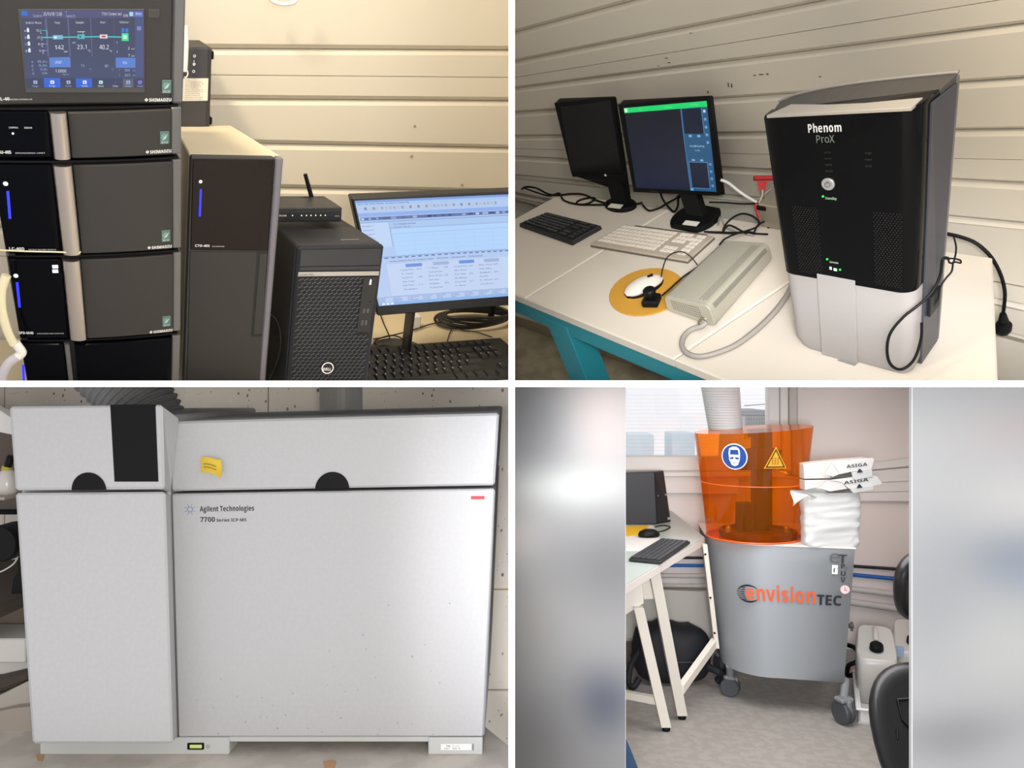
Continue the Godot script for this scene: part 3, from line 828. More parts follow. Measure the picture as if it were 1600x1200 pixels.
	var kb := part("case", m, M("keyboard_black", C("18191b"), 0.5))
	var shared := {}
	var krow := [0.012, 0.050, 0.082, 0.114, 0.146, 0.178]
	var lay := [
		[[0, 1], [2, 1], [3, 1], [4, 1], [5, 1], [6.5, 1], [7.5, 1], [8.5, 1], [9.5, 1], [11, 1], [12, 1], [13, 1], [14, 1], [15.3, 1], [16.3, 1], [17.3, 1]],
		[[0, 1], [1, 1], [2, 1], [3, 1], [4, 1], [5, 1], [6, 1], [7, 1], [8, 1], [9, 1], [10, 1], [11, 1], [12, 1], [13, 2], [15.3, 1], [16.3, 1], [17.3, 1]],
		[[0, 1.5], [1.5, 1], [2.5, 1], [3.5, 1], [4.5, 1], [5.5, 1], [6.5, 1], [7.5, 1], [8.5, 1], [9.5, 1], [10.5, 1], [11.5, 1], [12.5, 1], [13.6, 1.4], [15.3, 1], [16.3, 1], [17.3, 1]],
		[[0, 1.75], [1.75, 1], [2.75, 1], [3.75, 1], [4.75, 1], [5.75, 1], [6.75, 1], [7.75, 1], [8.75, 1], [9.75, 1], [10.75, 1], [11.75, 1], [12.75, 2.25]],
		[[0, 1.25], [1.25, 1], [2.25, 1], [3.25, 1], [4.25, 1], [5.25, 1], [6.25, 1], [7.25, 1], [8.25, 1], [9.25, 1], [10.25, 1], [11.25, 2.75], [16.3, 1]],
		[[0, 1.25], [1.25, 1.25], [2.5, 1.25], [3.75, 6.25], [10, 1.25], [11.25, 1.25], [12.5, 1.25], [13.75, 1.25], [15.3, 1], [16.3, 1], [17.3, 1]],
	]
	var u := 0.0218
	for r in 6:
		for k in lay[r]:
			var wkey: float = k[1] * u - 0.0026
			var x: float = -0.078 + k[0] * u + wkey / 2
			var z: float = krow[r] + 0.013
			var id := "%.2f" % k[1]
			var o := MeshInstance3D.new()
			o.name = "key"
			if not shared.has(id):
				var n := mb()
				var hw := wkey / 2
				n.loft([[Vector3(-hw, 0, -0.0135), Vector3(-hw, 0, 0.0135), Vector3(hw, 0, 0.0135), Vector3(hw, 0, -0.0135)], [Vector3(-hw + 0.002, 0.006, -0.011), Vector3(-hw + 0.002, 0.006, 0.0095), Vector3(hw - 0.002, 0.006, 0.0095), Vector3(hw - 0.002, 0.006, -0.011)]], -1)
				var st := SurfaceTool.new()
				st.begin(Mesh.PRIMITIVE_TRIANGLES)
				st.set_smooth_group(-1)
				for p in n.v: st.add_vertex(p)
				st.generate_normals()
				shared[id] = st.commit()
				shared[id].surface_set_material(0, M("key_black", C("202123"), 0.45))
			o.mesh = shared[id]
			o.transform = Transform3D(Basis.IDENTITY, -cur.base) * kt * Transform3D(Basis.IDENTITY, Vector3(x, 0, z))
			var wp: Vector3 = bays[B] * (kt * Vector3(x + wkey / 2, 0, z))
			if wp.x > -0.004 or wp.y < EYE.y + 0.006: continue
			kb.add_child(o, true)
	m = mb()
	m.xf = kt
	for r in range(1, 5):
		for k in lay[r]: m.box(Vector3(-0.074 + k[0] * u, 0.0061, krow[r] + 0.006), Vector3(-0.0715 + k[0] * u, 0.0065, krow[r] + 0.009))
	part("key_legend", m, ink_white, kb, "", "stuff")
	# ---- drain tubes at the left edge
	m = mb(); m.tube([Vector3(-0.4515, 0.0037, 0.1), Vector3(-0.4589, -0.0171, 0.1), Vector3(-0.4617, -0.0394, 0.1), Vector3(-0.4607, -0.0623, 0.1), Vector3(-0.4573, -0.0847, 0.1), Vector3(-0.4518, -0.1037, 0.1)], 0.0062, 10)
	t = thing("drain_tube", "cream drain tube bending down the left side of the tower", "tube", B, Vector3(-0.4703, -0.1564, 0.1))
	part("upper_tube", m, M("tube_cream", C("d6cda8"), 0.35))
	m = mb(); m.tube([Vector3(-0.45, -0.1018, 0.1), Vector3(-0.4438, -0.1148, 0.1), Vector3(-0.4443, -0.12, 0.1), Vector3(-0.4504, -0.1247, 0.1)], 0.0066, 10); part("joint", m, M("joint_white", C("dcdad2"), 0.35))
	m = mb(); m.tube([Vector3(-0.4495, -0.1237, 0.1), Vector3(-0.4609, -0.1331, 0.1), Vector3(-0.4688, -0.1481, 0.1), Vector3(-0.4758, -0.1707, 0.1)], 0.0068, 10); part("lower_tube", m, M("tube_lilac", C("b7b2b4"), 0.4))
	cable("thin_cream_tube", "thin cream tube lying in the gap above the detector module", B, [Vector3(-0.4705, 0.0316, 0.071), Vector3(-0.4239, 0.028, 0.071), Vector3(-0.3917, 0.0263, 0.071), Vector3(-0.3711, 0.0247, 0.071), Vector3(-0.3586, 0.0219, 0.071), Vector3(-0.3533, 0.0258, 0.071)], 0.0012, M("tube_cream"))
	m = mb(); m.tube([Vector3(0.0868, 0.3829, -0.52), Vector3(0.0914, 0.3639, -0.52), Vector3(0.1039, 0.3555, -0.52), Vector3(0.1258, 0.355, -0.52), Vector3(0.1449, 0.3617, -0.52), Vector3(0.1525, 0.3765, -0.52), Vector3(0.1546, 0.3917, -0.52)], 0.004, 8)
	solo("white_cable_loop", "white cable loop hanging at the top of the board wall", "cable", B, Vector3(0.1244, 0.3555, -0.52), m, M("hose_white"))

func maker(p: Vector3, eco: Vector2, parent: Node3D):
	var white := M("print_white")
	var m := mb()
	ring(p.x + 0.003, p.y + 0.0024, 0.0014, 0.0026, 0.0016, m, 4)
	m.box(Vector3(p.x + 0.0008, p.y + 0.0021, 0.0012), Vector3(p.x + 0.0052, p.y + 0.0027, 0.0017))
	write(m, "SHIMADZU", p + Vector3(0.0068, 0, 0.0016), 0.0044, 0.031, true)
	part("maker_mark", m, white, parent)
	m = mb(); m.box(Vector3(eco.x - 0.0066, eco.y - 0.0095, 0.0009), Vector3(eco.x + 0.0066, eco.y + 0.0085, 0.0016), 0.0003)
	var s := part("eco_sticker", m, M("sticker_teal", C("49645f"), 0.4), parent, "small teal sticker")
	m = mb()
	m.prism(circle(eco.x - 0.001, eco.y + 0.001, 0.0042, 12), 0.0016, 0.0018)
	part("leaf_disc", m, M("sticker_green", C("5f827c"), 0.4), s)
	m = mb()
	m.prism(PackedVector2Array([Vector2(eco.x - 0.004, eco.y - 0.0045), Vector2(eco.x + 0.001, eco.y - 0.002), Vector2(eco.x + 0.005, eco.y + 0.005), Vector2(eco.x - 0.0005, eco.y + 0.0005)]), 0.0018, 0.002)
	write(m, "ECO", Vector3(eco.x - 0.0045, eco.y - 0.0085, 0.0019), 0.0028, 0.009, true)
	part("sticker_print", m, M("sticker_pale", C("9fb2ae"), 0.4), s)

func controller_screen() -> Image:
	var im := Image.create(768, 512, false, Image.FORMAT_RGB8)
	var P := func(x: float, y: float) -> Vector2:
		var xl := 168.0 + 50.0 * (y - 82.0) / 648.0
		return Vector2((x - xl) / (1197.0 - xl) * 768.0, (y - 82.0) / 650.0 * 512.0)
	for y in 512:
		for x in 768:
			var k := 0.2 + 0.5 * y / 512.0
			im.set_pixel(x, y, C("3c3d52").lerp(C("40507c"), k))
	var R := func(x0: float, y0: float, x1: float, y1: float, c: Color):
		var a: Vector2 = P.call(x0, y0)
		var b: Vector2 = P.call(x1, y1)
		fill(im, a.x, a.y, b.x, b.y, c)
	var T := func(s: String, x: float, y: float, cap: float, c: Color, w := 0.0, bold := false):
		var a: Vector2 = P.call(x, y)
		ink(im, s, a.x, a.y, cap * 0.787, c, w * 0.755, bold)
	var wt := C("e6ebf6")
	var dim := C("9fb0d8")
	R.call(168, 82, 1197, 148, C("4b4d78"))
	R.call(176, 90, 228, 126, C("2a6ad0"))
	T.call("System", 268, 138, 20, dim, 70)
	R.call(338, 92, 341, 140, dim)
	T.call("25/11/18 12:05", 352, 128, 28, wt, 150)
	T.call("1", 532, 108, 18, dim); T.call("Set(2)", 534, 142, 22, dim, 76)
	T.call("7701 Cemre inci", 832, 126, 24, wt, 168)
	T.call("OK", 1020, 140, 22, wt, 40)
	R.call(1070, 98, 1106, 136, C("a9d6e4"))
	R.call(1112, 94, 1192, 140, C("5a70c0")); T.call("Menu", 1128, 122, 20, wt, 50)
	for x in [378, 556, 742, 936, 1114]: R.call(x, 150, x + 3, 470, C("5d5f86"))
	R.call(1120, 150, 1197, 640, C("48517f"))
	R.call(1138, 216, 1176, 250, C("7b86b8"))
	var heads := ["Mobile Phase", "Pump", "Sampler", "Oven", "Detector"]
	var hx := [212, 442, 614, 820, 984]
	for k in 5: T.call(heads[k], hx[k], 194, 18, wt, [124, 42, 68, 42, 82][k])
	for k in 4:
		var y := 252 + 56 * k
		T.call(["A", "B", "C", "D"][k], 200 + 4 * k, y + 6, 16, wt)
		R.call(218 + 4 * k, y - 20, 240 + 4 * k, y + 10, wt)
		R.call(224 + 4 * k, y - 28, 234 + 4 * k, y - 18, wt)
		T.call(["75.0", "23.0", "0.0", "0.0"][k], 294 + 8 * k, y + 6, 17, wt, 40)
		T.call("%", 324 + 6 * k, y + 24, 13, wt)
		R.call(342, y - 4, 384, y + 1, C("43e0d8") if k < 2 else C("8aa0ff"))
	R.call(376, 248, 384, 310, C("43e0d8")); R.call(382, 310, 390, 426, C("7c92f0"))
	R.call(340, 303, 1004, 312, C("3fd8d2"))
	R.call(426, 290, 510, 326, C("7bb4d8")); R.call(436, 298, 460, 318, C("d8f0ff"))
	R.call(626, 262, 690, 268, wt); R.call(672, 262, 676, 290, wt); R.call(628, 286, 690, 326, C("58b8c0")); R.call(640, 296, 660, 316, C("2a6a80"))
	R.call(814, 290, 880, 324, C("f0d8dc")); R.call(830, 300, 864, 314, C("b04058"))
	R.call(1002, 236, 1028, 270, C("2b78d8")); R.call(1036, 236, 1062, 270, C("2b78d8"))
	R.call(1002, 276, 1064, 340, C("3fe09a")); R.call(1016, 292, 1050, 322, C("c8ffe0"))
	T.call("142", 444, 410, 36, wt, 72); T.call("bar", 516, 436, 16, wt, 32)
	T.call("AT", 584, 362, 14, wt, 28)
	T.call("23.1", 624, 410, 36, wt, 80); T.call("°C", 712, 434, 18, wt, 24)
	T.call("40.2", 810, 410, 36, wt, 82); T.call("°C", 898, 434, 18, wt, 24)
	T.call("1", 958, 362, 16, wt); T.call("2", 1058, 408, 22, wt); T.call("mAU", 1086, 408, 13, wt, 30)
	T.call("2", 958, 436, 16, wt); T.call("7", 1060, 468, 22, wt); T.call("mAU", 1086, 468, 13, wt, 30)
	R.call(396, 478, 572, 564, C("5580d0")); T.call("LPGE1", 444, 532, 24, wt, 58)
	R.call(950, 478, 1124, 564, C("5580d0")); T.call("PDA", 1016, 530, 22, wt, 34)
	for k in 4:
		T.call(["A", "B", "C", "D"][k], 256 + 3 * k, 520 + 33 * k, 18, dim)
		T.call(["95.0", "5.0", "0.0", "0.0"][k], 304 + 12 * k, 520 + 33 * k, 20, dim, 58 - 8 * k); T.call("%", 366, 520 + 33 * k, 15, dim)
	T.call("1.0000", 448, 604, 24, wt, 90); T.call("mL/min", 504, 626, 13, dim, 56)
	T.call("15", 656, 558, 22, dim); T.call("°C", 724, 584, 15, dim)
	T.call("40", 854, 558, 22, dim); T.call("°C", 914, 584, 15, dim)
	T.call("1", 980, 588, 16, dim); T.call("500", 1028, 592, 20, dim, 48); T.call("nm", 1098, 590, 13, dim)
	T.call("2", 980, 632, 16, dim); T.call("201", 1028, 634, 20, dim, 48); T.call("nm", 1098, 632, 13, dim)
	R.call(214, 652, 1197, 732, C("343a5c"))
	var bx := [262, 398, 530, 664, 800, 924, 1036, 1140]
	var bn := ["Purge", "Pump", "Prime", "Oven", "Save", "Others", "Pause", "Stop"]
	R.call(354, 652, 492, 730, C("2a62d8")); R.call(614, 654, 752, 730, C("2a62d8"))
	R.call(1014, 656, 1106, 730, C("5a5f72"))
	for k in 8:
		T.call(bn[k], bx[k], 724, 15, wt if k in [1, 3, 4, 5] else dim, 50)
		if k != 5: R.call(bx[k] + 8, 672, bx[k] + 42, 700, [dim, wt, dim, wt, C("bff0e0"), wt, dim, C("8a7ae0")][k])
		R.call(bx[k] + 20, 680, bx[k] + 28, 694, C("4058a0"))
	return im

func program_screen() -> Image:
	var im := Image.create(1024, 576, false, Image.FORMAT_RGB8)
	for y in 576: im.fill_rect(Rect2i(0, y, 1024, 1), C("a9c9f2").lerp(C("bcd0f4"), y / 576.0))
	var dk := C("4a5f96")
	var mid := C("86a2d6")
	fill(im, 0, 0, 1024, 12, C("7f9fe0"))
	ink(im, "File  Edit  View  Method  Instrument  Acquisition  Data  Window  Help", 12, 22, 7, dk, 260)
	fill(im, 0, 26, 1024, 62, C("b5cbf0"))
	for k in 34: fill(im, 40 + k * 21, 36, 52 + k * 21, 50, dk.lerp(Color.WHITE, 0.25 + 0.4 * absf(sin(k * 1.7))))
	fill(im, 0, 66, 1024, 84, C("8fb0ee"))
	fill(im, 10, 88, 1024, 104, C("5a70a8"))
	var r := RandomNumberGenerator.new()
	r.seed = 5
	for k in 26: fill(im, 14 + k * 38, 91, 14 + k * 38 + r.randi_range(10, 34), 101, C("c8d6f4").lerp(C("2c3870"), r.randf()))
	fill(im, 0, 112, 1024, 116, mid)
	fill(im, 0, 150, 1024, 152, mid)
	fill(im, 0, 118, 150, 250, C("c0d6f8"))
	fill(im, 150, 118, 153, 250, mid)
	ink(im, "Chromatogram Monitor", 172, 134, 8, dk, 120)
	ink(im, "Channel 1  254 nm", 172, 148, 6, dk, 86)
	for k in 5: ink(im, "Sample %d" % (k + 1), 14, 136 + 22 * k, 7, C("5a78b8"), 54)
	fill(im, 160, 156, 1024, 300, C("b4d6ff"))
	fill(im, 160, 180, 1024, 182, C("8fb2e6"))
	for k in 8: fill(im, 160 + k * 110, 184, 161 + k * 110, 296, C("a2c4f2"))
	for k in 5: fill(im, 160, 200 + k * 24, 1024, 201 + k * 24, C("a2c4f2"))
	fill(im, 0, 302, 1024, 306, mid)
	for k in 24: fill(im, 60 + k * 36, 308, 80 + k * 36, 313, dk)
	ink(im, "Instrument Parameters View    Normal    Advanced    Download", 120, 334, 8, dk, 520)
	fill(im, 100, 344, 820, 524, C("c4d6f6"))
	for k in 4:
		fill(im, 200 + 150 * k, 350, 290 + 150 * k, 368, C("6f94e0") if k % 2 == 0 else C("a0b6dc"))
		for n in 6:
			ink(im, ["Pump Flow", "T. Flow", "Pump B Conc", "Max. Press", "Oven Temp", "Wavelength"][(n + k) % 6], 170 + 150 * k, 386 + 22 * n, 7, dk, r.randf_range(50, 86))
			if n % 2 == 0: ink(im, "%.2f" % r.randf_range(0, 40), 258 + 150 * k, 386 + 22 * n, 7, dk, 24)
	fill(im, 0, 528, 1024, 531, mid)
	for n in 3:
		for k in 12: ink(im, "%06d" % r.randi_range(100000, 999999), 20 + 84 * k, 540 + 8 * n, 5, C("5f78b4"), r.randf_range(30, 66))
	fill(im, 0, 558, 1024, 576, C("8fb8ee"))
	for k in 3: fill(im, 40 + k * 24, 561, 56 + k * 24, 573, C("e4f0ff"))
	return im

# ---------------------------------------------------------------- upper right bay: desktop microscope, two monitors, keyboards
func microscope_bay():
	var B := "microscope"
	var cream := M("cream_paint")
	var black := M("black_plastic")
	var ink_white := M("print_white")
	# ---- wall and floor
	var w := thing("wall_back", "", "", B, Vector3(-0.2, -0.75, 0.1), "", "structure")
	board_wall(w, Vector3(-2.6, 0, 0.1), Vector3(1.2, 0, 0.1), [[0.3866, 0.9684, "v"], [0.2429, 0.8964, "c"], [0.1161, 0.8226, "v"], [0.0583, 0.7002, "v"], [0.0269, 0.6339, "c"], [0.0068, 0.5707, "v"], [-0.0463, 0.4496, "v"], [-0.1061, 0.3282, "v"], [-0.1248, 0.2532, "c"], [-0.1366, 0.1831, "v"], [-0.1891, 0.0726, "v"], [-0.1902, -0.1224, "c"], [-0.1754, -0.1937, "v"], [-0.1634, -0.3078, "v"], [-0.0839, -0.5844, "c"]], cream, 0.012, 0.0115)
	var m := mb()
	for q in [[Vector3(0.0425, 0.3584, 0.101), 0.0035, 0.0012], [Vector3(0.0608, 0.3618, 0.101), 0.006, 0.0012], [Vector3(0.0788, 0.3635, 0.101), 0.003, 0.0016], [Vector3(-0.221, 0.394, 0.101), 0.005, 0.001], [Vector3(-0.2151, 0.3818, 0.101), 0.004, 0.001], [Vector3(-0.2514, 0.3714, 0.101), 0.003, 0.0008], [Vector3(-0.0377, 0.3285, 0.101), 0.0015, 0.006], [Vector3(-0.0283, 0.3272, 0.101), 0.0018, 0.005], [Vector3(0.2172, 0.3638, 0.101), 0.003, 0.001], [Vector3(-0.104, 0.3049, 0.101), 0.002, 0.003], [Vector3(-0.1304, 0.4631, 0.101), 0.004, 0.0008]]:
		m.box(q[0] - Vector3(q[1], q[2], 0.002), q[0] + Vector3(q[1], q[2], 0.0002))
	part("scuff_mark", m, M("scuff", C("5d5546"), 0.8), w, "", "stuff")
	m = mb(); m.box(Vector3(-3.0, -0.79, 0.0), Vector3(1.4, -0.75, 1.6))
	solo("floor", "", "", B, Vector3(-0.5, -0.79, 0.6), m, mottled("concrete_floor", C("aca182"), C("988e70"), 1.5, 0.02, 0.8), "", "structure")
	m = mb(); m.box(Vector3(-3.0, -0.75, 0.02), Vector3(0.6, -0.69, 0.21), 0.004)
	solo("trim_1", "", "", B, Vector3(-0.8, -0.75, 0.1), m, M("kerb_concrete", C("a59b82"), 0.85), "", "structure")
	# ---- table: three painted boards on a teal frame
	var t := thing("work_table", "white painted board table on a teal steel frame", "table", B, Vector3(-0.1, -0.75, 0.45))
	var paint := M("table_white", C("cac1b2"), 0.28)
	var flat := Transform3D(Basis(Vector3.RIGHT, Vector3.FORWARD, Vector3.UP), Vector3.ZERO)
	var s1a := Vector2(-0.3381, -0.7233)
	var s1b := Vector2(-0.2021, -0.2238)
	var s2a := Vector2(0.1893, -0.7649)
	var s2b := Vector2(0.3428, -0.2011)
	var g := Vector2(0.0016, 0)
	var pieces := [
		PackedVector2Array([Vector2(-0.5772, -0.704), s1a - g, s1b - g, Vector2(-0.6147, -0.241), Vector2(-0.7198, -0.5641)]),
		PackedVector2Array([s1a + g, s2a - g, s2b - g, s1b + g]),
		PackedVector2Array([s2a + g, Vector2(0.6351, -0.8012), Vector2(0.8641, -0.6941), Vector2(0.6538, -0.1823), s2b + g])]
	for k in 3:
		m = mb(); m.xf = flat
		m.prism(pieces[k], -0.026, 0, 0.004)
		part("top_board", m, paint, t)
	var fr := along(Vector3(-0.3371, 0, 0.7114), Vector3(0.9969, 0, 0.0786))
	var teal := M("teal_paint", C("1d7d88"), 0.4)
	m = mb(); m.xf = fr; m.box(Vector3(-1.2, -0.095, -0.03), Vector3(1.3, -0.027, 0), 0.003)
	part("apron", m, teal, t)
	m = mb(); m.xf = fr; m.prism(PackedVector2Array([Vector2(0.135, -0.06), Vector2(0.048, -0.06), Vector2(0.118, -0.75), Vector2(0.205, -0.75)]), -0.07, 0.004, 0.003)
	part("leg", m, teal, t)
	m = mb(); m.xf = fr; m.box(Vector3(0.052, -0.085, -0.5), Vector3(0.13, -0.03, -0.03), 0.003)
	part("side_rail", m, teal, t)
	m = mb(); m.xf = fr; m.box(Vector3(0.10, -0.75, -0.5), Vector3(0.17, -0.09, -0.44), 0.003)
	part("leg", m, teal, t)
	# ---- microscope
	var o := hexed("desktop_microscope", "tall black and white desktop electron microscope with a glossy front and round power button", "microscope", B, [[Vector3(0.4099, 0, 0.618), Vector3(0.6682, 0, 0.6162), Vector3(0.6678, 0.5883, 0.6162), Vector3(0.3904, 0.5494, 0.6181), Vector3(0.4353, 0, 0.5232), Vector3(0.6652, 0, 0.4857), Vector3(0.6785, 0.5801, 0.4836), Vector3(0.3759, 0.5311, 0.5329)], Vector3(0.2692, 0.569, 0.1126)])
	var D: Vector3 = cur.dim
	var plan := func(x0: float, x1: float, zf: float, zb: float, r: float, y: float) -> Array:
		var p := []
		for i in 7:
			var a := PI / 2 * i / 6.0
			p.append(Vector3(x1 - r + r * sin(a), y, zf - r * 0.62 + r * 0.62 * cos(a)))
		p.append(Vector3(x1, y, zb)); p.append(Vector3(x0, y, zb))
		for i in 7:
			var a := PI / 2 * (1.0 - i / 6.0)
			p.append(Vector3(x0 + r - r * sin(a), y, zf - r * 0.62 + r * 0.62 * cos(a)))
		return p
	m = mb(); m.loft([plan.call(0.024, D.x - 0.012, -0.004, -0.06, 0.02, 0.0), plan.call(0.016, D.x - 0.004, -0.001, -0.06, 0.022, 0.009), plan.call(0.0, D.x, -0.001, -0.06, 0.03, 0.03), plan.call(0, D.x, 0, -0.06, 0.03, 0.2075)], 1)
	var low := part("lower_body", m, M("scope_white", C("918d89"), 0.4))
	m = mb(); m.loft([plan.call(-0.001, D.x + 0.001, 0.003, -0.06, 0.031, 0.2075), plan.call(-0.001, D.x + 0.001, 0.003, -0.06, 0.031, D.y - 0.008), plan.call(0.001, D.x - 0.001, 0.001, -0.06, 0.03, D.y - 0.002)], 1)
	var cov := part("glass_cover", m, M("scope_gloss", C("050506"), 0.08, 0.0, {"metallic_specular": 0.25}), null, "glossy black front cover")
	m = mb()
	m.prism(PackedVector2Array([Vector2(0.0782, 0.2203), Vector2(0.1587, 0.2184), Vector2(0.1531, -0.0004), Vector2(0.072, -0.0034)]), -0.004, 0.0038, 0.0005)
	var mid := part("specimen_door", m, M("scope_white"), null, "flush specimen door")
	m = mb(); m.prism(PackedVector2Array([Vector2(0.0698, -0.0013), Vector2(0.1527, 0.0013), Vector2(0.1447, -0.0307), Vector2(0.0668, -0.0278)]), 0.004, 0.0105, 0.0015)
	part("door_lip", m, M("scope_lip", C("87837c"), 0.35), mid)
	m = mb()
	for k in 2: m.box([Vector3(0.0798, -0.0204, -0.02), Vector3(0.1591, -0.02, -0.02)][k] - Vector3(0.012, 0.02, 0), [Vector3(0.0798, -0.0204, 0.006), Vector3(0.1591, -0.02, 0.006)][k] + Vector3(0.014, 0.006, 0), 0.003)
	part("front_foot", m, M("foot_clear", C("c9c0b2"), 0.3), null, "", "stuff")
	# top: pale front strip, dark arched rear
	var tops := [Vector2(0.0111, 0.0026), Vector2(0.2648, 0.0057), Vector2(0.2623, -0.0285), Vector2(0.1745, -0.0278), Vector2(0.1108, -0.0378), Vector2(0.0315, -0.0731)]
	m = mb()
	var pt := PackedVector2Array()
	for p in tops: pt.append(Vector2(p.x, -p.y))
	m.xf = Transform3D(Basis(Vector3.RIGHT, Vector3.FORWARD, Vector3.UP), Vector3(0, D.y - 0.003, 0))
	m.prism(pt, -0.0015, 0.0042, 0.001)
	part("top_strip", m, M("scope_top", C("a9a297"), 0.45))
	m = mb()
	var arch := func(x: float) -> float:
		var k: float = clampf((x + 0.0) / D.x, 0, 1)
		return 0.012 * sin(PI * pow(k, 0.62))
	var rr := []
	for i in 13:
		var x := lerpf(0.0, D.x, i / 12.0)
		var zf := lerpf(-0.078, -0.036, i / 12.0) + 0.010 * sin(PI * i / 12.0)
		rr.append([Vector3(x, 0.012, zf), Vector3(x, D.y - 0.006, zf), Vector3(x, D.y + arch.call(x), -D.z * 0.96), Vector3(x, 0.012, -D.z * 0.96)])
	m.loft(rr, -1)
	part("rear_body", m, M("scope_dark_top", C("4b4742"), 0.6))
	m = mb()
	var rim := []
	for i in 13: rim.append(Vector3(lerpf(0.0, D.x, i / 12.0), D.y + arch.call(lerpf(0.0, D.x, i / 12.0)) + 0.002, -D.z * 0.985))
	m.tube(rim, 0.0032, 6, 2)
	part("rear_rim", m, M("scope_rim", C("8d8983"), 0.45))
	m = mb(); m.box(Vector3(D.x - 0.004, 0.005, -D.z * 0.92), Vector3(D.x + 0.0035, D.y - 0.012, -0.034), 0.002)
	var sp := part("side_panel", m, M("scope_blue_grey", C("30323c"), 0.35))
	m = mb(); m.box(Vector3(D.x - 0.004, 0.004, -D.z * 1.0), Vector3(D.x + 0.002, D.y - 0.002, -D.z * 0.93), 0.002)
	part("rear_edge", m, M("scope_rear_grey", C("6b6965"), 0.5))
	# lettering, button, lights, perforated bands
	m = mb(); write(m, "Phenom", Vector3(0.0882, 0.5324, 0.0038), 0.0165, 0.0605, true)
	part("lettering", m, M("print_white"), cov)
	m = mb(); write(m, "ProX", Vector3(0.102, 0.5122, 0.0038), 0.0145, 0.033)
	part("lettering", m, M("print_dim", C("6f7a72"), 0.5), cov)
	m = mb(); m.xf = Transform3D(Basis(Vector3.RIGHT, PI / 2), Vector3(0.118, 0.4295, 0.003))
	m.lathe([Vector2(0, 0), Vector2(0.0125, 0), Vector2(0.0125, 0.003), Vector2(0.011, 0.0042), Vector2(0, 0.0046)], 28)
	var bt := part("power_button", m, M("button_chrome", C("b9b9b6"), 0.3, 0.7), cov, "round chrome power button")
	m = mb(); ring(0.118, 0.4295, 0.0044, 0.0058, 0.0082, m, 20)
	m.box(Vector3(0.118, 0.4295, 0.008) + Vector3(-0.0008, 0.001, 0), Vector3(0.118, 0.4295, 0.0084) + Vector3(0.0008, 0.007, 0))
	part("power_mark", m, M("mark_grey", C("5e5e5c"), 0.5), bt)
	var green := glow("led_green", C("2cf03c"), 1.6)
	for p in [Vector2(0.1056, 0.4024), Vector2(0.1038, 0.2602), Vector2(0.129, 0.2393)]:
		m = mb(); m.prism(circle(p.x, p.y, 0.0019, 10), 0.003, 0.0044)
		part("green_light", m, green, cov, "tiny green light")
	m = mb(); write(m, "Standby", Vector3(0.1098, 0.3966, 0.0038), 0.0052, 0.022)
	write(m, "Sample", Vector3(0.1086, 0.2527, 0.0038), 0.0044, 0.018)
	m.box(Vector3(0.107, 0.2358, 0.003), Vector3(0.1117, 0.2428, 0.0038)); m.box(Vector3(0.1155, 0.2344, 0.003), Vector3(0.1223, 0.2406, 0.0038))
	part("status_print", m, M("print_green_white", C("a9c9a9"), 0.5), cov)
	m = mb()
	for k in 4:
		write(m, ["pump", "source", "vent", "load"][k], Vector3(0.1142, 0.4918, 0.0037) + Vector3(0, -0.0125 * k, 0), 0.004, 0.013)
		if k < 3: write(m, ["stage", "nav", "tilt"][k], Vector3(0.1873, 0.4901, 0.0037) + Vector3(0, -0.0125 * k, 0), 0.004, 0.012)
	part("faint_print", m, M("print_faint", C("2a2d2a"), 0.5), cov)
	m = mb()
	for r in 34:
		for c in 9:
			for sd in 2:
				var x: float = (0.0413 if sd == 0 else 0.1998) + c * 0.0058 + (0.0029 if r % 2 else 0.0)
				var y: float = 0.375 - r * 0.0047
				m.prism(circle(x, y, 0.0013, 6), 0.003, 0.0034)
	part("perforation", m, M("hole_grey", C("0d0a0a"), 0.6), cov, "", "stuff")
	# port box on the side with its leads
	m = mb()
	var pa: Vector3 = Vector3(D.x + 0.0035,  0.1297, -0.075)
	m.box(pa + Vector3(0, -0.016, -0.012), pa + Vector3(0.006, 0.03, 0.026), 0.001)
	part("port_panel", m, M("port_black", C("101014"), 0.5), sp)
	cur.hex = null
	var pr: Vector3 = Vector3(0.6417, 0.0631, 0.5101)
	m = mb(); m.box(pr + Vector3(-0.006, -0.022, -0.008), pr + Vector3(0.006, -0.002, 0.008), 0.002)
	part("plug", m, black)
	cable("microscope_lead", "black lead looping in front of the microscope's lower right corner", B, [Vector3(0.6857, 0.1503, 0.6171), Vector3(0.6866, 0.1132, 0.6202), Vector3(0.6797, 0.0683, 0.633), Vector3(0.6643, 0.0519, 0.6508), Vector3(0.6489, 0.0689, 0.6638), Vector3(0.6422, 0.1046, 0.6655), Vector3(0.645, 0.1435, 0.658), Vector3(0.6606, 0.1736, 0.6394), Vector3(0.6766, 0.1903, 0.6224), Vector3(0.6922, 0.2079, 0.5951), Vector3(0.6993, 0.2377, 0.5763), Vector3(0.7004, 0.2703, 0.571), Vector3(0.7058, 0.2651, 0.5595)], 0.0030, black, "leads plugged into the microscope")
	cable("microscope_lead", "thin black lead running up behind the microscope's right side", B, [Vector3(0.6684, 0.1256, 0.5601), Vector3(0.679, 0.1402, 0.5348), Vector3(0.6801, 0.1655, 0.5282), Vector3(0.6849, 0.1823, 0.5155), Vector3(0.6905, 0.1923, 0.5017), Vector3(0.6914, 0.2106, 0.4973), Vector3(0.6987, 0.2008, 0.4828), Vector3(0.697, 0.2096, 0.4853), Vector3(0.6871, 0.2238, 0.5051), Vector3(0.6869, 0.2158, 0.5066), Vector3(0.6913, 0.212, 0.4973), Vector3(0.6924, 0.2394, 0.4917), Vector3(0.6887, 0.2695, 0.4969)], 0.0018, black, "leads plugged into the microscope")
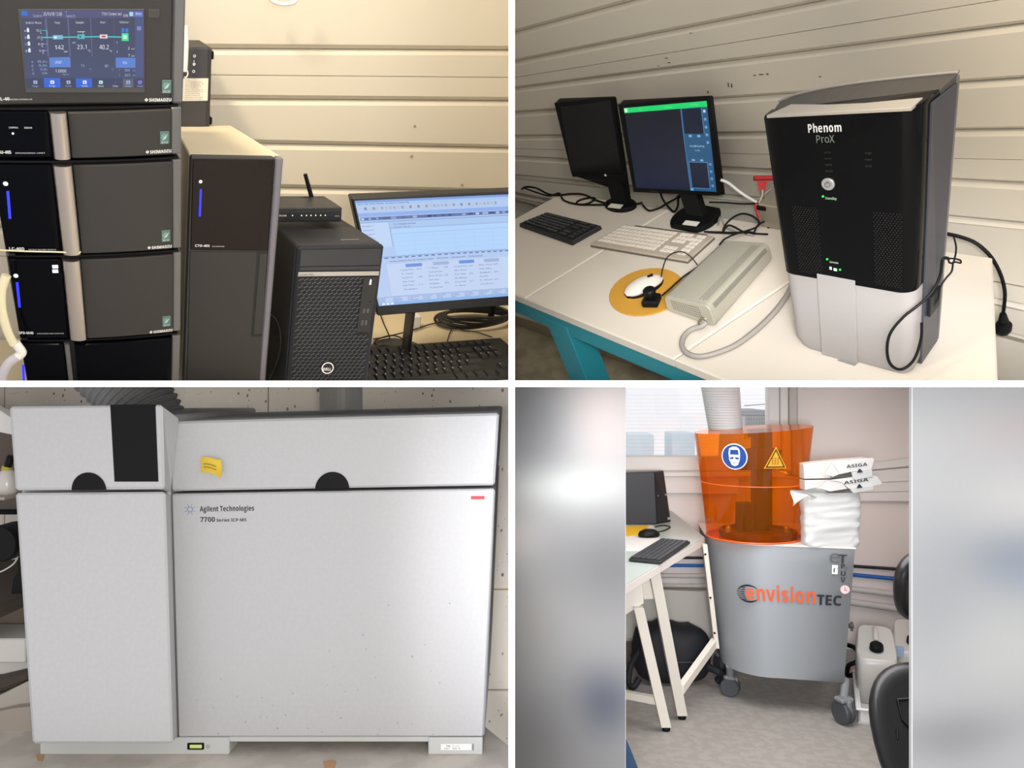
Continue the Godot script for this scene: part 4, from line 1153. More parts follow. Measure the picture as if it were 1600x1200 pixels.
	# ---- power cord hanging off the table's right edge
	t = thing("hanging_power_lead", "thick black power cord with a plug hanging over the table's right edge", "cord", B, Vector3(0.6908, -0.2201, 0.17))
	m = mb(); m.tube([Vector3(0.5465, 0.0337, 0.17), Vector3(0.5777, 0.0313, 0.17), Vector3(0.613, 0.0212, 0.17), Vector3(0.6462, -0.0083, 0.17), Vector3(0.6696, -0.051, 0.17), Vector3(0.6826, -0.0971, 0.17), Vector3(0.6846, -0.1398, 0.17), Vector3(0.6839, -0.167, 0.17)], 0.0042, 8)
	part("cord", m, black)
	m = mb(); m.tube([Vector3(0.6836, -0.1632, 0.17), Vector3(0.6867, -0.1857, 0.17)], 0.007, 8, 1, 0.012); part("plug_neck", m, black)
	m = mb(); m.xf = at(Vector3(0.6879, -0.2011, 0.17), 0, 0, -0.2)
	m.lathe([Vector2(0, -0.016), Vector2(0.017, -0.016), Vector2(0.02, -0.006), Vector2(0.017, 0.008), Vector2(0, 0.012)], 16)
	part("plug", m, black)
	# ---- monitors
	monitor("square_monitor", "square black monitor with a blank dark screen, on an oval foot", [[Vector3(-0.5159, 0.0887, 0.2685), Vector3(-0.3442, 0.0823, 0.2337), Vector3(-0.3301, 0.3426, 0.2308), Vector3(-0.5112, 0.3293, 0.2675), Vector3(-0.5219, 0.0887, 0.2391), Vector3(-0.3572, 0.0087, 0.2057), Vector3(-0.3325, 0.3281, 0.2007), Vector3(-0.5171, 0.3293, 0.2381)], Vector3(0.1803, 0.2507, 0.0433)], [Vector3(-0.0023, 0.0137, 0.0006), Vector3(0.1757, 0.0163, 0.0006), Vector3(0.1801, 0.239, 0.0006), Vector3(0.0149, 0.2368, 0.0006)], M("screen_off", C("151516"), 0.2, 0.0, {"metallic_specular": 0.4}), Vector3(-0.3637, 0, 0.2518), 0.056, 0.035, false)
	monitor("square_monitor", "square black monitor with a lit screen under a green bar, on a rounded foot", [[Vector3(-0.2916, 0.066, 0.2613), Vector3(-0.0379, 0.0634, 0.2098), Vector3(-0.0262, 0.3538, 0.2075), Vector3(-0.2806, 0.3363, 0.259), Vector3(-0.2976, 0.066, 0.2319), Vector3(-0.0363, 0.049, 0.1789), Vector3(-0.0308, 0.3394, 0.1778), Vector3(-0.2865, 0.3363, 0.2296)], Vector3(0.2595, 0.2806, 0.0319)], [Vector3(0.0097, 0.0148, 0.0006), Vector3(0.2551, 0.0115, 0.0006), Vector3(0.2547, 0.2678, 0.0006), Vector3(0.0154, 0.2696, 0.0006)], printed("microscope_screen", microscope_screen(), 0.25, 0.95), Vector3(-0.0974, 0, 0.2479), 0.068, 0.06, true)
	# ---- keyboards
	keyboard("small_keyboard", "compact black keyboard in front of the monitor with the blank screen", [[Vector3(-0.617, 0, 0.447), Vector3(-0.3728, 0, 0.473), Vector3(-0.3728, 0.014, 0.473), Vector3(-0.617, 0.014, 0.447), Vector3(-0.5635, 0, 0.3645), Vector3(-0.3385, 0, 0.3732), Vector3(-0.3385, 0.014, 0.3732), Vector3(-0.5635, 0.014, 0.3645)], Vector3(0.2456, 0.014, 0.1019)], M("keyboard_black"), M("key_black", C("202123"), 0.45), M("keyboard_black"))
	keyboard("white_keyboard", "long white keyboard in front of the lit square monitor", [[Vector3(-0.3144, 0, 0.461), Vector3(0.0051, 0, 0.4363), Vector3(0.0051, 0.012, 0.4363), Vector3(-0.3144, 0.012, 0.461), Vector3(-0.2773, 0, 0.3446), Vector3(0.0107, 0, 0.3145), Vector3(0.0107, 0.012, 0.3145), Vector3(-0.2773, 0.012, 0.3446)], Vector3(0.3204, 0.012, 0.1221)], M("keyboard_white", C("a99e8e"), 0.5), M("key_white", C("d9cfc0"), 0.4), M("keyboard_edge", C("5c5449"), 0.5))
	# ---- mouse, mat, knob
	m = mb(); m.xf = flat
	m.xf.origin.y = 0.0006
	m.prism(PackedVector2Array([Vector2(0.0483, -0.5153), Vector2(0.0612, -0.5337), Vector2(0.0698, -0.5541), Vector2(0.0736, -0.5754), Vector2(0.0726, -0.5966), Vector2(0.0669, -0.6168), Vector2(0.0568, -0.6352), Vector2(0.0427, -0.6508), Vector2(0.0252, -0.663), Vector2(0.0051, -0.6712), Vector2(-0.0166, -0.6749), Vector2(-0.0391, -0.6739), Vector2(-0.0612, -0.6682), Vector2(-0.0819, -0.6578), Vector2(-0.1, -0.6433), Vector2(-0.1146, -0.6253), Vector2(-0.1249, -0.6046), Vector2(-0.1301, -0.5822), Vector2(-0.1299, -0.5595), Vector2(-0.1243, -0.5376), Vector2(-0.1134, -0.5178), Vector2(-0.098, -0.5012), Vector2(-0.0789, -0.4887), Vector2(-0.0572, -0.4809), Vector2(-0.034, -0.4782), Vector2(-0.0108, -0.4807), Vector2(0.0114, -0.488), Vector2(0.0314, -0.4998)]), 0, 0.003, 0.001)
	solo("mouse_mat", "round mustard yellow mouse mat at the table's front", "mouse mat", B, Vector3(-0.0254, 0.0006, 0.5782), m, M("mat_yellow", C("b8862a"), 0.7))
	var ma: Vector3 = Vector3(-0.0612, 0.0036, 0.6075)
	var mx: Vector3 = (Vector3(-0.0183, 0.0036, 0.5216) - ma)
	o = thing("computer_mouse", "white-topped black computer mouse on the yellow mat", "mouse", B, ma + mx * 0.5)
	var ml := mx.length()
	m = mb(); m.xf = along(ma + mx * 0.46, mx)
	var hump := func(k0: float, k1: float, wd: float, base: float, mm: Mb):
		var rings := []
		for i in 11:
			var u: float = lerpf(-0.5, 0.5, i / 10.0)
			var wv: float = wd * sqrt(maxf(0.02, 1.0 - pow(u * 1.96, 2.0) * 0.98)) * (1.0 - 0.16 * u)
			var hv: float = lerpf(k0, k1, 0.5 + 0.5 * sin(PI * (0.62 - u * 0.75))) * sqrt(maxf(0.04, 1.0 - pow(u * 1.96, 2.0) * 0.96))
			var rg := []
			for n in 13:
				var a := PI * n / 12.0
				rg.append(Vector3(u * ml * 1.12, base + hv * sin(a), wv * cos(a)))
			rings.append(rg)
		mm.loft(rings, 1, true)
	hump.call(0.016, 0.022, 0.034, 0.0, m)
	part("body", m, black)
	m = mb(); m.xf = along(ma + mx * 0.46 + Vector3(0, 0.006, 0), mx)
	hump.call(0.016, 0.0225, 0.031, 0.0, m)
	part("shell", m, M("mouse_white", C("d2c8bb"), 0.35))
	m = mb(); m.xf = along(ma + mx * 0.70 + Vector3(0, 0.0285, 0), mx); m.box(Vector3(-0.008, -0.004, -0.0035), Vector3(0.008, 0.002, 0.0035), 0.0015)
	part("wheel", m, black)
	m = mb(); m.box(Vector3(-0.006, 0, -0.004), Vector3(0.006, 0.0006, 0.004)); 
	var ka: Vector3 = Vector3(0.0177, 0.0036, 0.6139)
	o = thing("control_knob", "small black control knob on a square base beside the mouse", "knob", B, ka)
	m = mb(); m.xf = at(ka, 0.35); m.box(Vector3(-0.021, 0, -0.021), Vector3(0.021, 0.020, 0.021), 0.004); part("base", m, black)
	m = mb(); m.xf = at(ka + Vector3(0, 0.02, 0)); m.lathe([Vector2(0, 0), Vector2(0.011, 0), Vector2(0.013, 0.006), Vector2(0.015, 0.012), Vector2(0.0165, 0.022), Vector2(0.013, 0.026), Vector2(0, 0.027)], 20); part("knob", m, black)
	cable("mouse_cable", "thin black mouse cable arching above the white keyboard's corner", B, [Vector3(-0.0093, 0.0214, 0.5319), Vector3(-0.013, 0.0381, 0.5132), Vector3(-0.0133, 0.0533, 0.4912), Vector3(-0.0044, 0.0577, 0.471), Vector3(0.0124, 0.0518, 0.4537), Vector3(0.03, 0.0365, 0.4488), Vector3(0.0473, 0.0174, 0.4503)], 0.0016, black)
	cable("knob_cable", "black cable from the control knob along the silver supply box", B, [Vector3(0.0264, 0.008, 0.583), Vector3(0.0353, 0.0143, 0.56), Vector3(0.0437, 0.0217, 0.536), Vector3(0.0525, 0.028, 0.5131), Vector3(0.0655, 0.0335, 0.4848), Vector3(0.073, 0.0384, 0.466)], 0.0026, black)
	# ---- silver supply box
	o = hexed("supply_box", "long silver power supply box with round perforations lying beside the mouse mat", "power supply", B, [[Vector3(0.0669, 0, 0.6174), Vector3(0.2198, 0, 0.6294), Vector3(0.2103, 0.0661, 0.6287), Vector3(0.0662, 0.048, 0.6173), Vector3(0.0794, 0, 0.3662), Vector3(0.2064, 0, 0.3551), Vector3(0.1999, 0.0552, 0.3557), Vector3(0.0708, 0.0438, 0.3669)], Vector3(0.1496, 0.0574, 0.2625)])
	D = cur.dim
	var silver := M("supply_silver", C("a9a595"), 0.42, 0.2)
	m = mb(); m.prism(rounded(0, 0, D.x, D.y, 0.017, 4), -D.z, 0, 0.0, 1)
	part("shell", m, silver)
	m = mb(); m.prism(rounded(0.002, 0.002, D.x - 0.002, D.y - 0.002, 0.015, 4), 0, 0.004, 0.001)
	var ep := part("end_plate", m, M("supply_end", C("a8a494"), 0.4, 0.2))
	m = mb()
	for r in 5:
		for c in 14:
			var x := 0.022 + c * 0.0066 + r * 0.0008
			var y := D.y * 0.80 - r * 0.0066
			m.prism(PackedVector2Array([Vector2(x, y), Vector2(x + 0.0042, y - 0.0028), Vector2(x + 0.0042, y - 0.0046), Vector2(x, y - 0.0018)]), 0.004, 0.0044)
	part("vent_slot", m, M("slot_dark", C("4c493f"), 0.7), ep, "", "stuff")
	m = mb(); m.xf = Transform3D(Basis(Vector3.RIGHT, PI / 2), Vector3(0.1163, 0.0114, 0.004))
	m.lathe([Vector2(0, 0), Vector2(0.010, 0), Vector2(0.010, 0.004), Vector2(0.007, 0.005), Vector2(0.007, 0.016), Vector2(0.005, 0.018), Vector2(0, 0.018)], 20)
	part("connector", m, M("connector_chrome", C("a9a08e"), 0.25, 0.85), ep, "round metal connector")
	m = mb()
	for r in 44:
		for c in 8:
			var z := -0.012 - r * (D.z - 0.024) / 44.0 - (0.0028 if c % 2 else 0.0)
			var a := 0.25 + c * 0.17
			var p := Vector3(D.x - 0.0168 + 0.0173 * sin(a), D.y - 0.0168 + 0.0173 * cos(a), z)
			if c < 4: p = Vector3(D.x - 0.016 - (4 - c) * 0.0062, D.y + 0.0003, z)
			var n := Vector3(0, 1, 0) if c < 4 else Vector3(sin(a), cos(a), 0)
			var e := n.cross(Vector3(0, 0, 1))
			m.quad(p - e * 0.0015 + Vector3(0, 0, 0.0012), p + e * 0.0015 + Vector3(0, 0, 0.0012), p + e * 0.0015 - Vector3(0, 0, 0.0012), p - e * 0.0015 - Vector3(0, 0, 0.0012))
	for r in 44:
		var z := -0.012 - r * (D.z - 0.024) / 44.0
		m.box(Vector3(0.003, D.y - 0.006, z - 0.0012), Vector3(0.0055, D.y - 0.0046, z + 0.0012))
	part("perforation", m, M("slot_dark"), null, "", "stuff")
	cable("supply_cable", "thick grey cable curving from the silver box's connector across the table to the microscope", B, [Vector3(0.2017, 0.022, 0.6425), Vector3(0.1933, 0.014, 0.6534), Vector3(0.1725, 0.008, 0.6671), Vector3(0.1717, 0.008, 0.698), Vector3(0.1876, 0.008, 0.7263), Vector3(0.2128, 0.008, 0.7424), Vector3(0.2422, 0.008, 0.7416), Vector3(0.2693, 0.008, 0.7201), Vector3(0.2987, 0.008, 0.6735), Vector3(0.314, 0.008, 0.6033), Vector3(0.3177, 0.008, 0.5364), Vector3(0.3128, 0.008, 0.4788), Vector3(0.304, 0.008, 0.4398)], 0.0065, M("cable_grey", C("918b82"), 0.5))
	# ---- red clamp block behind the supply box
	var cp: Vector3 = Vector3(0.0969, 0, 0.206)
	o = thing("toggle_clamp", "metal clamp block with two red handles behind the silver supply box", "clamp", B, cp)
	var red := M("handle_red", C("c3262c"), 0.4)
	var steel := M("clamp_steel", C("aaa390"), 0.35, 0.5)
	m = mb(); m.box(cp + Vector3(-0.004, 0, -0.02), cp + Vector3(0.055, 0.07, 0.02), 0.003); part("block", m, steel)
	var zc: float = cp.z
	m = mb(); m.tube([Vector3(0.0412, 0.0961, 0.1528), Vector3(0.0768, 0.082, 0.1184)], 0.0068, 8, 2); part("handle", m, red)
	m = mb(); m.loft([[Vector3(0.0494, 0.088, 0.1519), Vector3(0.0686, 0.0802, 0.1339), Vector3(0.0653, 0.0768, 0.1289), Vector3(0.0461, 0.0846, 0.1471)], [Vector3(0.0605, 0.0678, 0.1646), Vector3(0.0725, 0.0629, 0.1533), Vector3(0.0692, 0.0595, 0.1484), Vector3(0.0572, 0.0644, 0.1597)]], -1); part("handle_stem", m, red)
	m = mb(); m.tube([Vector3(0.066, 0.0666, 0.1579), Vector3(0.0705, 0.0554, 0.1675), Vector3(0.0705, 0.0429, 0.1859)], 0.0045, 6, 2); part("post", m, steel)
	m = mb(); m.tube([Vector3(0.0817, 0.0623, 0.1399), Vector3(0.0651, 0.0513, 0.1818)], 0.0022, 6, 2); part("link", m, steel)
	m = mb(); m.tube([Vector3(0.0683, 0.0459, 0.1947), Vector3(0.0762, 0.0312, 0.2042), Vector3(0.0857, 0.0148, 0.2136), Vector3(0.0901, 0.0026, 0.2248)], 0.0075, 8, 4, 0.003); part("lower_lever", m, red)
	m = mb(); m.box(cp + Vector3(-0.008, 0.052, -0.008), cp + Vector3(0.02, 0.066, 0.024), 0.003); part("plug_body", m, black)
	cable("white_cable", "white cable running from behind the lit monitor down to the clamp block", B, [Vector3(-0.0197, 0.1184, 0.2142), Vector3(-0.0029, 0.1063, 0.206), Vector3(0.0193, 0.0857, 0.2019), Vector3(0.0411, 0.0664, 0.1968), Vector3(0.0647, 0.0473, 0.1883)], 0.0042, M("hose_white", C("e6e4e0"), 0.4))
	cable("black_power_lead", "straight black lead between the lit monitor and the clamp block", B, [Vector3(-0.0238, 0.0836, 0.2719), Vector3(0.0027, 0.0722, 0.2476), Vector3(0.0396, 0.055, 0.2158), Vector3(0.0681, 0.0438, 0.1882)], 0.0026, black, "tangled black cables behind the keyboards")
	cable("looped_cable", "black cable forming a tall loop between the lit monitor and the clamp block", B, [Vector3(0.0007, 0.0415, 0.3442), Vector3(0.0349, 0.0254, 0.315), Vector3(0.0633, 0.0138, 0.2881), Vector3(0.0926, 0.0101, 0.2483), Vector3(0.0957, 0.0171, 0.2331), Vector3(0.0789, 0.0343, 0.2337), Vector3(0.058, 0.047, 0.2474), Vector3(0.0432, 0.0468, 0.2705), Vector3(0.0349, 0.0378, 0.2967), Vector3(0.0363, 0.0269, 0.3106), Vector3(0.0432, 0.0344, 0.2888), Vector3(0.0856, 0.0026, 0.2701), Vector3(0.1084, -0.0047, 0.2456)], 0.0028, black, "tangled black cables behind the keyboards")
	cable("looped_cable", "black cable curving from the loop down to the silver box's rear corner", B, [Vector3(0.0418, 0.0063, 0.3425), Vector3(0.0468, 0.0136, 0.3241), Vector3(0.0599, 0.0154, 0.301), Vector3(0.0811, 0.0119, 0.2734), Vector3(0.102, -0.0008, 0.2598), Vector3(0.0989, -0.0077, 0.2749), Vector3(0.0975, 0.0155, 0.2427), Vector3(0.1174, 0.0177, 0.2087)], 0.0026, black, "tangled black cables behind the keyboards")
	cable("looped_cable", "grey cable curling up beside the lit monitor's foot", B, [Vector3(-0.016, 0.004, 0.2593), Vector3(-0.0302, 0.004, 0.2309), Vector3(-0.0206, 0.014, 0.2308), Vector3(-0.0094, 0.004, 0.2443), Vector3(0.0145, 0.004, 0.2628), Vector3(0.0511, 0.004, 0.2706), Vector3(0.1029, 0.004, 0.273)], 0.0028, M("cable_grey"), "tangled black cables behind the keyboards")
	m = mb(); m.tube([Vector3(0.0902, 0.0501, 0.1857), Vector3(0.1035, 0.0343, 0.1885), Vector3(0.1117, 0.0112, 0.2097), Vector3(0.122, -0.0148, 0.232), Vector3(0.1341, -0.0301, 0.2358)], 0.006, 8)
	solo("rear_cable_bundle", "thick black cable bundle beside the microscope's left edge", "cable", B, Vector3(0.1199, -0.0358, 0.2254), m, black)
	cable("desk_cable", "long black cable winding from the table's left end past the blank monitor", B, [Vector3(-0.7719, 0.004, 0.269), Vector3(-0.767, 0.004, 0.2514), Vector3(-0.7223, 0.004, 0.248), Vector3(-0.654, 0.004, 0.2659), Vector3(-0.6117, 0.004, 0.2625), Vector3(-0.5697, 0.004, 0.2435), Vector3(-0.525, 0.004, 0.2354), Vector3(-0.4657, 0.004, 0.2497), Vector3(-0.424, 0.004, 0.2568), Vector3(-0.3837, 0.004, 0.2566), Vector3(-0.3331, 0.004, 0.2424), Vector3(-0.3019, 0.004, 0.2229)], 0.0034, black, "black cables on the table's rear")
	cable("desk_cable", "black cable weaving below the other one towards the blank monitor's foot", B, [Vector3(-0.7658, 0.004, 0.2593), Vector3(-0.7094, 0.004, 0.2688), Vector3(-0.6409, 0.004, 0.2743), Vector3(-0.6154, 0.004, 0.2517), Vector3(-0.5747, 0.004, 0.2796), Vector3(-0.5238, 0.004, 0.2883), Vector3(-0.4803, 0.004, 0.28), Vector3(-0.4682, 0.004, 0.2466), Vector3(-0.4904, 0.004, 0.2451), Vector3(-0.517, 0.004, 0.2676), Vector3(-0.5082, 0.004, 0.2878), Vector3(-0.4566, 0.004, 0.277), Vector3(-0.4043, 0.004, 0.2624)], 0.0030, black, "black cables on the table's rear")
	cable("desk_cable", "black cable sagging between the two monitor feet", B, [Vector3(-0.2953, 0.004, 0.2318), Vector3(-0.2563, 0.004, 0.2528), Vector3(-0.234, 0.004, 0.2323), Vector3(-0.2257, 0.004, 0.2053), Vector3(-0.2156, 0.004, 0.1741), Vector3(-0.1941, 0.024, 0.1799)], 0.0030, black, "black cables on the table's rear")
	cable("desk_cable", "black cable hanging in a bend left of the lit monitor's neck", B, [Vector3(-0.256, 0.024, 0.1892), Vector3(-0.25, 0.004, 0.1906), Vector3(-0.2115, 0.004, 0.2189), Vector3(-0.1783, 0.004, 0.2373), Vector3(-0.1852, 0.004, 0.208), Vector3(-0.2102, 0.004, 0.1654), Vector3(-0.1876, 0.004, 0.1522), Vector3(-0.1687, 0.004, 0.1471)], 0.0034, black, "black cables on the table's rear")
	cable("desk_cable", "thin black cable from the lit monitor's foot across the keyboard's rear edge", B, [Vector3(-0.0293, 0.004, 0.2957), Vector3(0.0163, 0.004, 0.2846), Vector3(0.0675, 0.004, 0.2717), Vector3(0.1348, 0.004, 0.2568)], 0.0026, black, "black cables on the table's rear")

func monitor(called: String, label: String, hexa: Array, scr: Array, mat: Material, foot: Vector3, rx: float, rz: float, lit: bool):
	var black := M("black_plastic")
	hexed(called, label, "monitor", "microscope", hexa, "square monitors on the white table")
	var D: Vector3 = cur.dim
	var m := mb(); m.box(Vector3(0, 0, -D.z), Vector3(D.x, D.y, -0.004), 0.003)
	part("case", m, black)
	m = mb()
	var z := Vector3(0, 0, 1)
	var o: Array = [Vector3(0, 0, 0), Vector3(D.x, 0, 0), Vector3(D.x, D.y, 0), Vector3(0, D.y, 0)]
	for k in 4:
		var j := (k + 1) % 4
		m.quad(o[k], o[j], scr[j] * Vector3(1, 1, 0), scr[k] * Vector3(1, 1, 0))
		m.quad(o[j], o[k], o[k] - z * 0.004, o[j] - z * 0.004)
		m.quad(scr[k] * Vector3(1, 1, 0), scr[j] * Vector3(1, 1, 0), scr[j] * Vector3(1, 1, 0) - z * 0.002, scr[k] * Vector3(1, 1, 0) - z * 0.002)
	part("bezel", m, M("bezel_black", C("0b0b0c"), 0.45, 0.0, {"metallic_specular": 0.3}))
	m = mb()
	var q := Vector3(0, 0, -0.0022)
	m.quad(scr[0] + q, scr[1] + q, scr[2] + q, scr[3] + q, -1, Vector2(0, 1), Vector2(1, 1), Vector2(1, 0), Vector2(0, 0))
	part("screen", m, mat, null, "lit dark blue screen with a green bar" if lit else "blank dark screen")
	if not lit:
		m = mb(); m.prism(circle(D.x * 0.66, D.y * 0.045, 0.0036, 14), 0.0, 0.0008)
		part("emblem", m, M("print_white"), null, "small round pale emblem")
	else:
		m = mb(); m.box(Vector3(D.x * 0.2, 0.004, -0.0006), Vector3(D.x * 0.3, 0.006, 0.0006)); part("control_strip", m, M("print_faint", C("2a2d2a"), 0.5))
	var c0: Vector3 = cur.hex[0].lerp(cur.hex[1], 0.66 if not lit else 0.56)
	cur.hex = null
	m = mb()
	var dn := c0 + Vector3(0, 0.03, -0.02)
	m.loft([[Vector3(foot.x - 0.026, 0.01, foot.z + 0.006), Vector3(foot.x + 0.03, 0.01, foot.z + 0.0), Vector3(foot.x + 0.03, 0.01, foot.z - 0.02), Vector3(foot.x - 0.026, 0.01, foot.z - 0.014)], [dn + Vector3(-0.022, 0, 0.0), dn + Vector3(0.026, 0, -0.006), dn + Vector3(0.026, 0, -0.03), dn + Vector3(-0.022, 0, -0.024)]], -1)
	part("neck", m, black)
	m = mb()
	var pr := []
	for y in [[1.0, 0.001], [1.0, 0.008], [0.86, 0.012], [0.4, 0.014]]:
		var rg := []
		for i in 28:
			var a := -TAU * i / 28.0
			var c := cos(a)
			var s := sin(a)
			if lit: s = clampf(s * 1.25, -1.0, 1.0)
			rg.append(foot + Vector3(c * rx * y[0], y[1], s * rz * y[0]))
		pr.append(rg)
	m.loft(pr, -1)
	var ft := part("foot", m, black)
	m = mb(); m.xf = at(foot + Vector3(0.012 if lit else 0.0, 0.0125, rz * 0.62), 0.1); m.box(Vector3(-0.022, 0, -0.010), Vector3(0.022, 0.0018, 0.010))
	part("foot_label", m, M("label_cream", C("d8d2c4"), 0.7), ft, "pale paper label")

func keyboard(called: String, label: String, hexa: Array, body: Material, key: Material, edge: Material):
	hexed(called, label, "keyboard", "microscope", hexa)
	var D: Vector3 = cur.dim
	var m := mb(); m.box(Vector3(0, 0, -D.z), Vector3(D.x, D.y * 0.55, 0), 0.002)
	var b := part("base", m, edge)
	m = mb(); m.box(Vector3(0.001, D.y * 0.4, -D.z + 0.001), Vector3(D.x - 0.001, D.y, -0.001), 0.002)
	part("case", m, body)
	m = mb()
	var u := D.x / 23.0
	for r in 6:
		var z := -D.z * (0.86 - r * 0.135) + 0.0
		for c in 21:
			if r == 5 and c > 3 and c < 9: continue
			if c == 14 or c == 18 and r != 1 or (c > 14 and c < 18 and (r == 3)): continue
			m.box(Vector3(u * (0.8 + c), D.y, z - D.z * 0.052), Vector3(u * (1.66 + c), D.y + 0.0045, z + D.z * 0.052), 0.0012)
	m.box(Vector3(u * 4.8, D.y, -D.z * 0.185 - D.z * 0.052), Vector3(u * 9.6, D.y + 0.0045, -D.z * 0.185 + D.z * 0.052), 0.0012)
	part("keys", m, key, null, "", "stuff")
	if called == "white_keyboard":
		m = mb(); m.box(Vector3(D.x * 0.14, D.y, -D.z + 0.001), Vector3(D.x * 0.93, D.y + 0.002, -D.z + 0.005), 0.0005)
		part("rear_strip", m, M("keyboard_edge"), b)

func microscope_screen() -> Image:
	var im := Image.create(512, 480, false, Image.FORMAT_RGB8)
	for y in 480: im.fill_rect(Rect2i(0, y, 512, 1), C("0e1220").lerp(C("131d38"), y / 480.0))
	fill(im, 0, 0, 512, 30, C("17d86e"))
	fill(im, 0, 4, 22, 26, C("bff4d4"))
	ink(im, "Live", 90, 20, 9, C("7ff0b0"), 26); ink(im, "Archive", 260, 20, 9, C("7ff0b0"), 44); ink(im, "Settings", 410, 18, 9, C("7ff0b0"), 52)
	fill(im, 356, 30, 512, 480, C("24567e"))
	fill(im, 352, 30, 356, 480, C("4d86b0"))
	fill(im, 362, 34, 476, 166, C("101a30")); fill(im, 362, 316, 476, 466, C("4d86b0")); fill(im, 366, 320, 472, 462, C("101a34"))
	fill(im, 474, 34, 478, 166, C("4d86b0"))
	for k in 5: fill(im, 484, 44 + 40 * k, 498, 58 + 40 * k, C("b9d8ee") if k == 0 else C("6ea3cc"))
	for k in 4: fill(im, 484, 320 + 40 * k, 498, 334 + 40 * k, C("5c96c4"))
	for k in 2: fill(im, 384 + 50 * k, 172, 402 + 50 * k, 184, C("7fb2d6")); fill(im, 384 + 50 * k, 302, 402 + 50 * k, 312, C("7fb2d6"))
	ink(im, "Sample loading", 382, 236, 10, C("cfe6f6"), 86)
	ink(im, "ready", 408, 258, 9, C("9cc6e4"), 32)
	fill(im, 352, 466, 372, 480, C("5aa6e0"))
	return im

# ---------------------------------------------------------------- lower left bay: the white mass spectrometer
func spectrograph_bay():
	var B := "spectrograph"
	var white := mottled("powder_coat_white", C("b3b3b3"), C("b6b5b5"), 14.0, 0.03, 0.5)
	var trim := M("spectrometer_trim", C("bdbeba"), 0.55)
	var black := M("black_plastic", C("0c0c0d"), 0.5, 0.0, {"metallic_specular": 0.3})
	# ---- terrazzo wall of three courses
	var im := Image.create(512, 512, false, Image.FORMAT_RGB8)
	im.fill(C("e0d8ca"))
	var rng := RandomNumberGenerator.new()
	rng.seed = 7
	for i in 420:
		var dark: float = rng.randf()
		var c: Color = C("5d564c").lerp(C("a29a8d"), dark)
		if rng.randf() < 0.3: c = C("e4dfd4")
		var r: int = 1 + int(rng.randf() * rng.randf() * 5)
		var cx: int = rng.randi_range(4, 507)
		var cy: int = rng.randi_range(4, 507)
		for y in range(-r, r + 1):
			for x in range(-r, r + 1):
				if x * x * 2 + y * y < r * r + 1: im.set_pixel(clampi(cx + x, 0, 511), clampi(cy + y, 0, 511), c)
	var terrazzo := M("terrazzo", Color.WHITE, 0.55, 0.0, {"albedo_texture": ImageTexture.create_from_image(im), "uv1_triplanar": true, "uv1_scale": Vector3.ONE * 2.2})
	var w := thing("wall_back", "", "", B, Vector3(-0.6, -1.4, -0.75), "", "structure")
	var ys := [0.2, -0.5062, -0.7538, -1.4]
	var joint := [C("b08a5a"), C("8d8a80")]
	for k in 3:
		for n in 3:
			var m := mb()
			m.box(Vector3(-1.9 + n * 0.65, ys[k + 1] + 0.0015, -0.79), Vector3(-1.252 + n * 0.65, ys[k] - 0.0015, -0.75), 0.0015)
			part("wall_tile", m, terrazzo, w)
		if k < 2:
			var m := mb()
			m.box(Vector3(-1.9, ys[k + 1] - 0.0025, -0.785), Vector3(0.02, ys[k + 1] + 0.0025, -0.7515))
			part("tile_joint", m, M("joint_%s" % ["ochre", "grey"][k], joint[k], 0.8), w)
	# ---- bench top
	var top := mottled("bench_laminate", C("c6bfb6"), C("b9b2a9"), 3.0, 0.02, 0.45)
	var m := mb()
	m.xf = Transform3D(Basis(Vector3.RIGHT, Vector3.FORWARD, Vector3.UP), Vector3(0, -0.5795, 0))
	m.prism(PackedVector2Array([Vector2(-1.6, -0.16), Vector2(0.0, -0.16), Vector2(0.0, 0.028), Vector2(-0.0051, 0.0357), Vector2(-0.0468, 0.1134), Vector2(-0.14, 0.32), Vector2(-1.6, 0.32)]), -0.03, 0.0, 0.002)
	var bench := thing("bench_top", "pale laminate bench top with small rust stains under the white analyser", "bench", B, Vector3(-0.5, -0.61, -0.1))
	part("top", m, top)
	for q in [PackedVector2Array([Vector2(-0.7434, -0.0011), Vector2(-0.7379, 0.0034), Vector2(-0.7281, -0.0034), Vector2(-0.7209, -0.0231), Vector2(-0.729, -0.021)]), PackedVector2Array([Vector2(-0.2898, -0.0231), Vector2(-0.2764, -0.0166), Vector2(-0.2687, -0.0253), Vector2(-0.2667, -0.0527), Vector2(-0.2802, -0.0527)])]:
		m = mb()
		m.xf = Transform3D(Basis(Vector3.RIGHT, Vector3.FORWARD, Vector3.UP), Vector3(0, -0.5793, 0))
		m.prism(q, 0, 0.0004)
		part("stain", m, M("rust_stain", C("b58f68"), 0.8), bench, "rust-brown stain")
	for x in [-1.5, -0.14]:
		for z in [0.1, -0.28]:
			m = mb(); m.box(Vector3(x - 0.025, -1.4, z - 0.025), Vector3(x + 0.025, -0.61, z + 0.025), 0.003)
			part("leg", m, M("bench_leg_grey", C("8a8a86"), 0.5), bench)
	# ---- the analyser
	var o := thing("mass_spectrometer", "large white bench-top mass spectrometer with two upper lids and two lower doors", "spectrometer", B, Vector3(-0.41, -0.5795, -0.2))
	use([[Vector3(-0.5324, -0.5641, -0.026), Vector3(-0.0439, -0.5641, -0.026), Vector3(-0.0265, -0.1673, -0.026), Vector3(-0.5426, -0.1734, -0.026), Vector3(-0.5324, -0.5641, -0.446), Vector3(-0.0439, -0.5641, -0.446), Vector3(-0.0265, -0.1673, -0.446), Vector3(-0.5426, -0.1734, -0.446)], Vector3(0.5024, 0.394, 0.42)])
	m = mb(); m.box(Vector3(0, 0, -cur.dim.z), Vector3(cur.dim.x, cur.dim.y, 0), 0.004)
	var body := part("body", m, white)
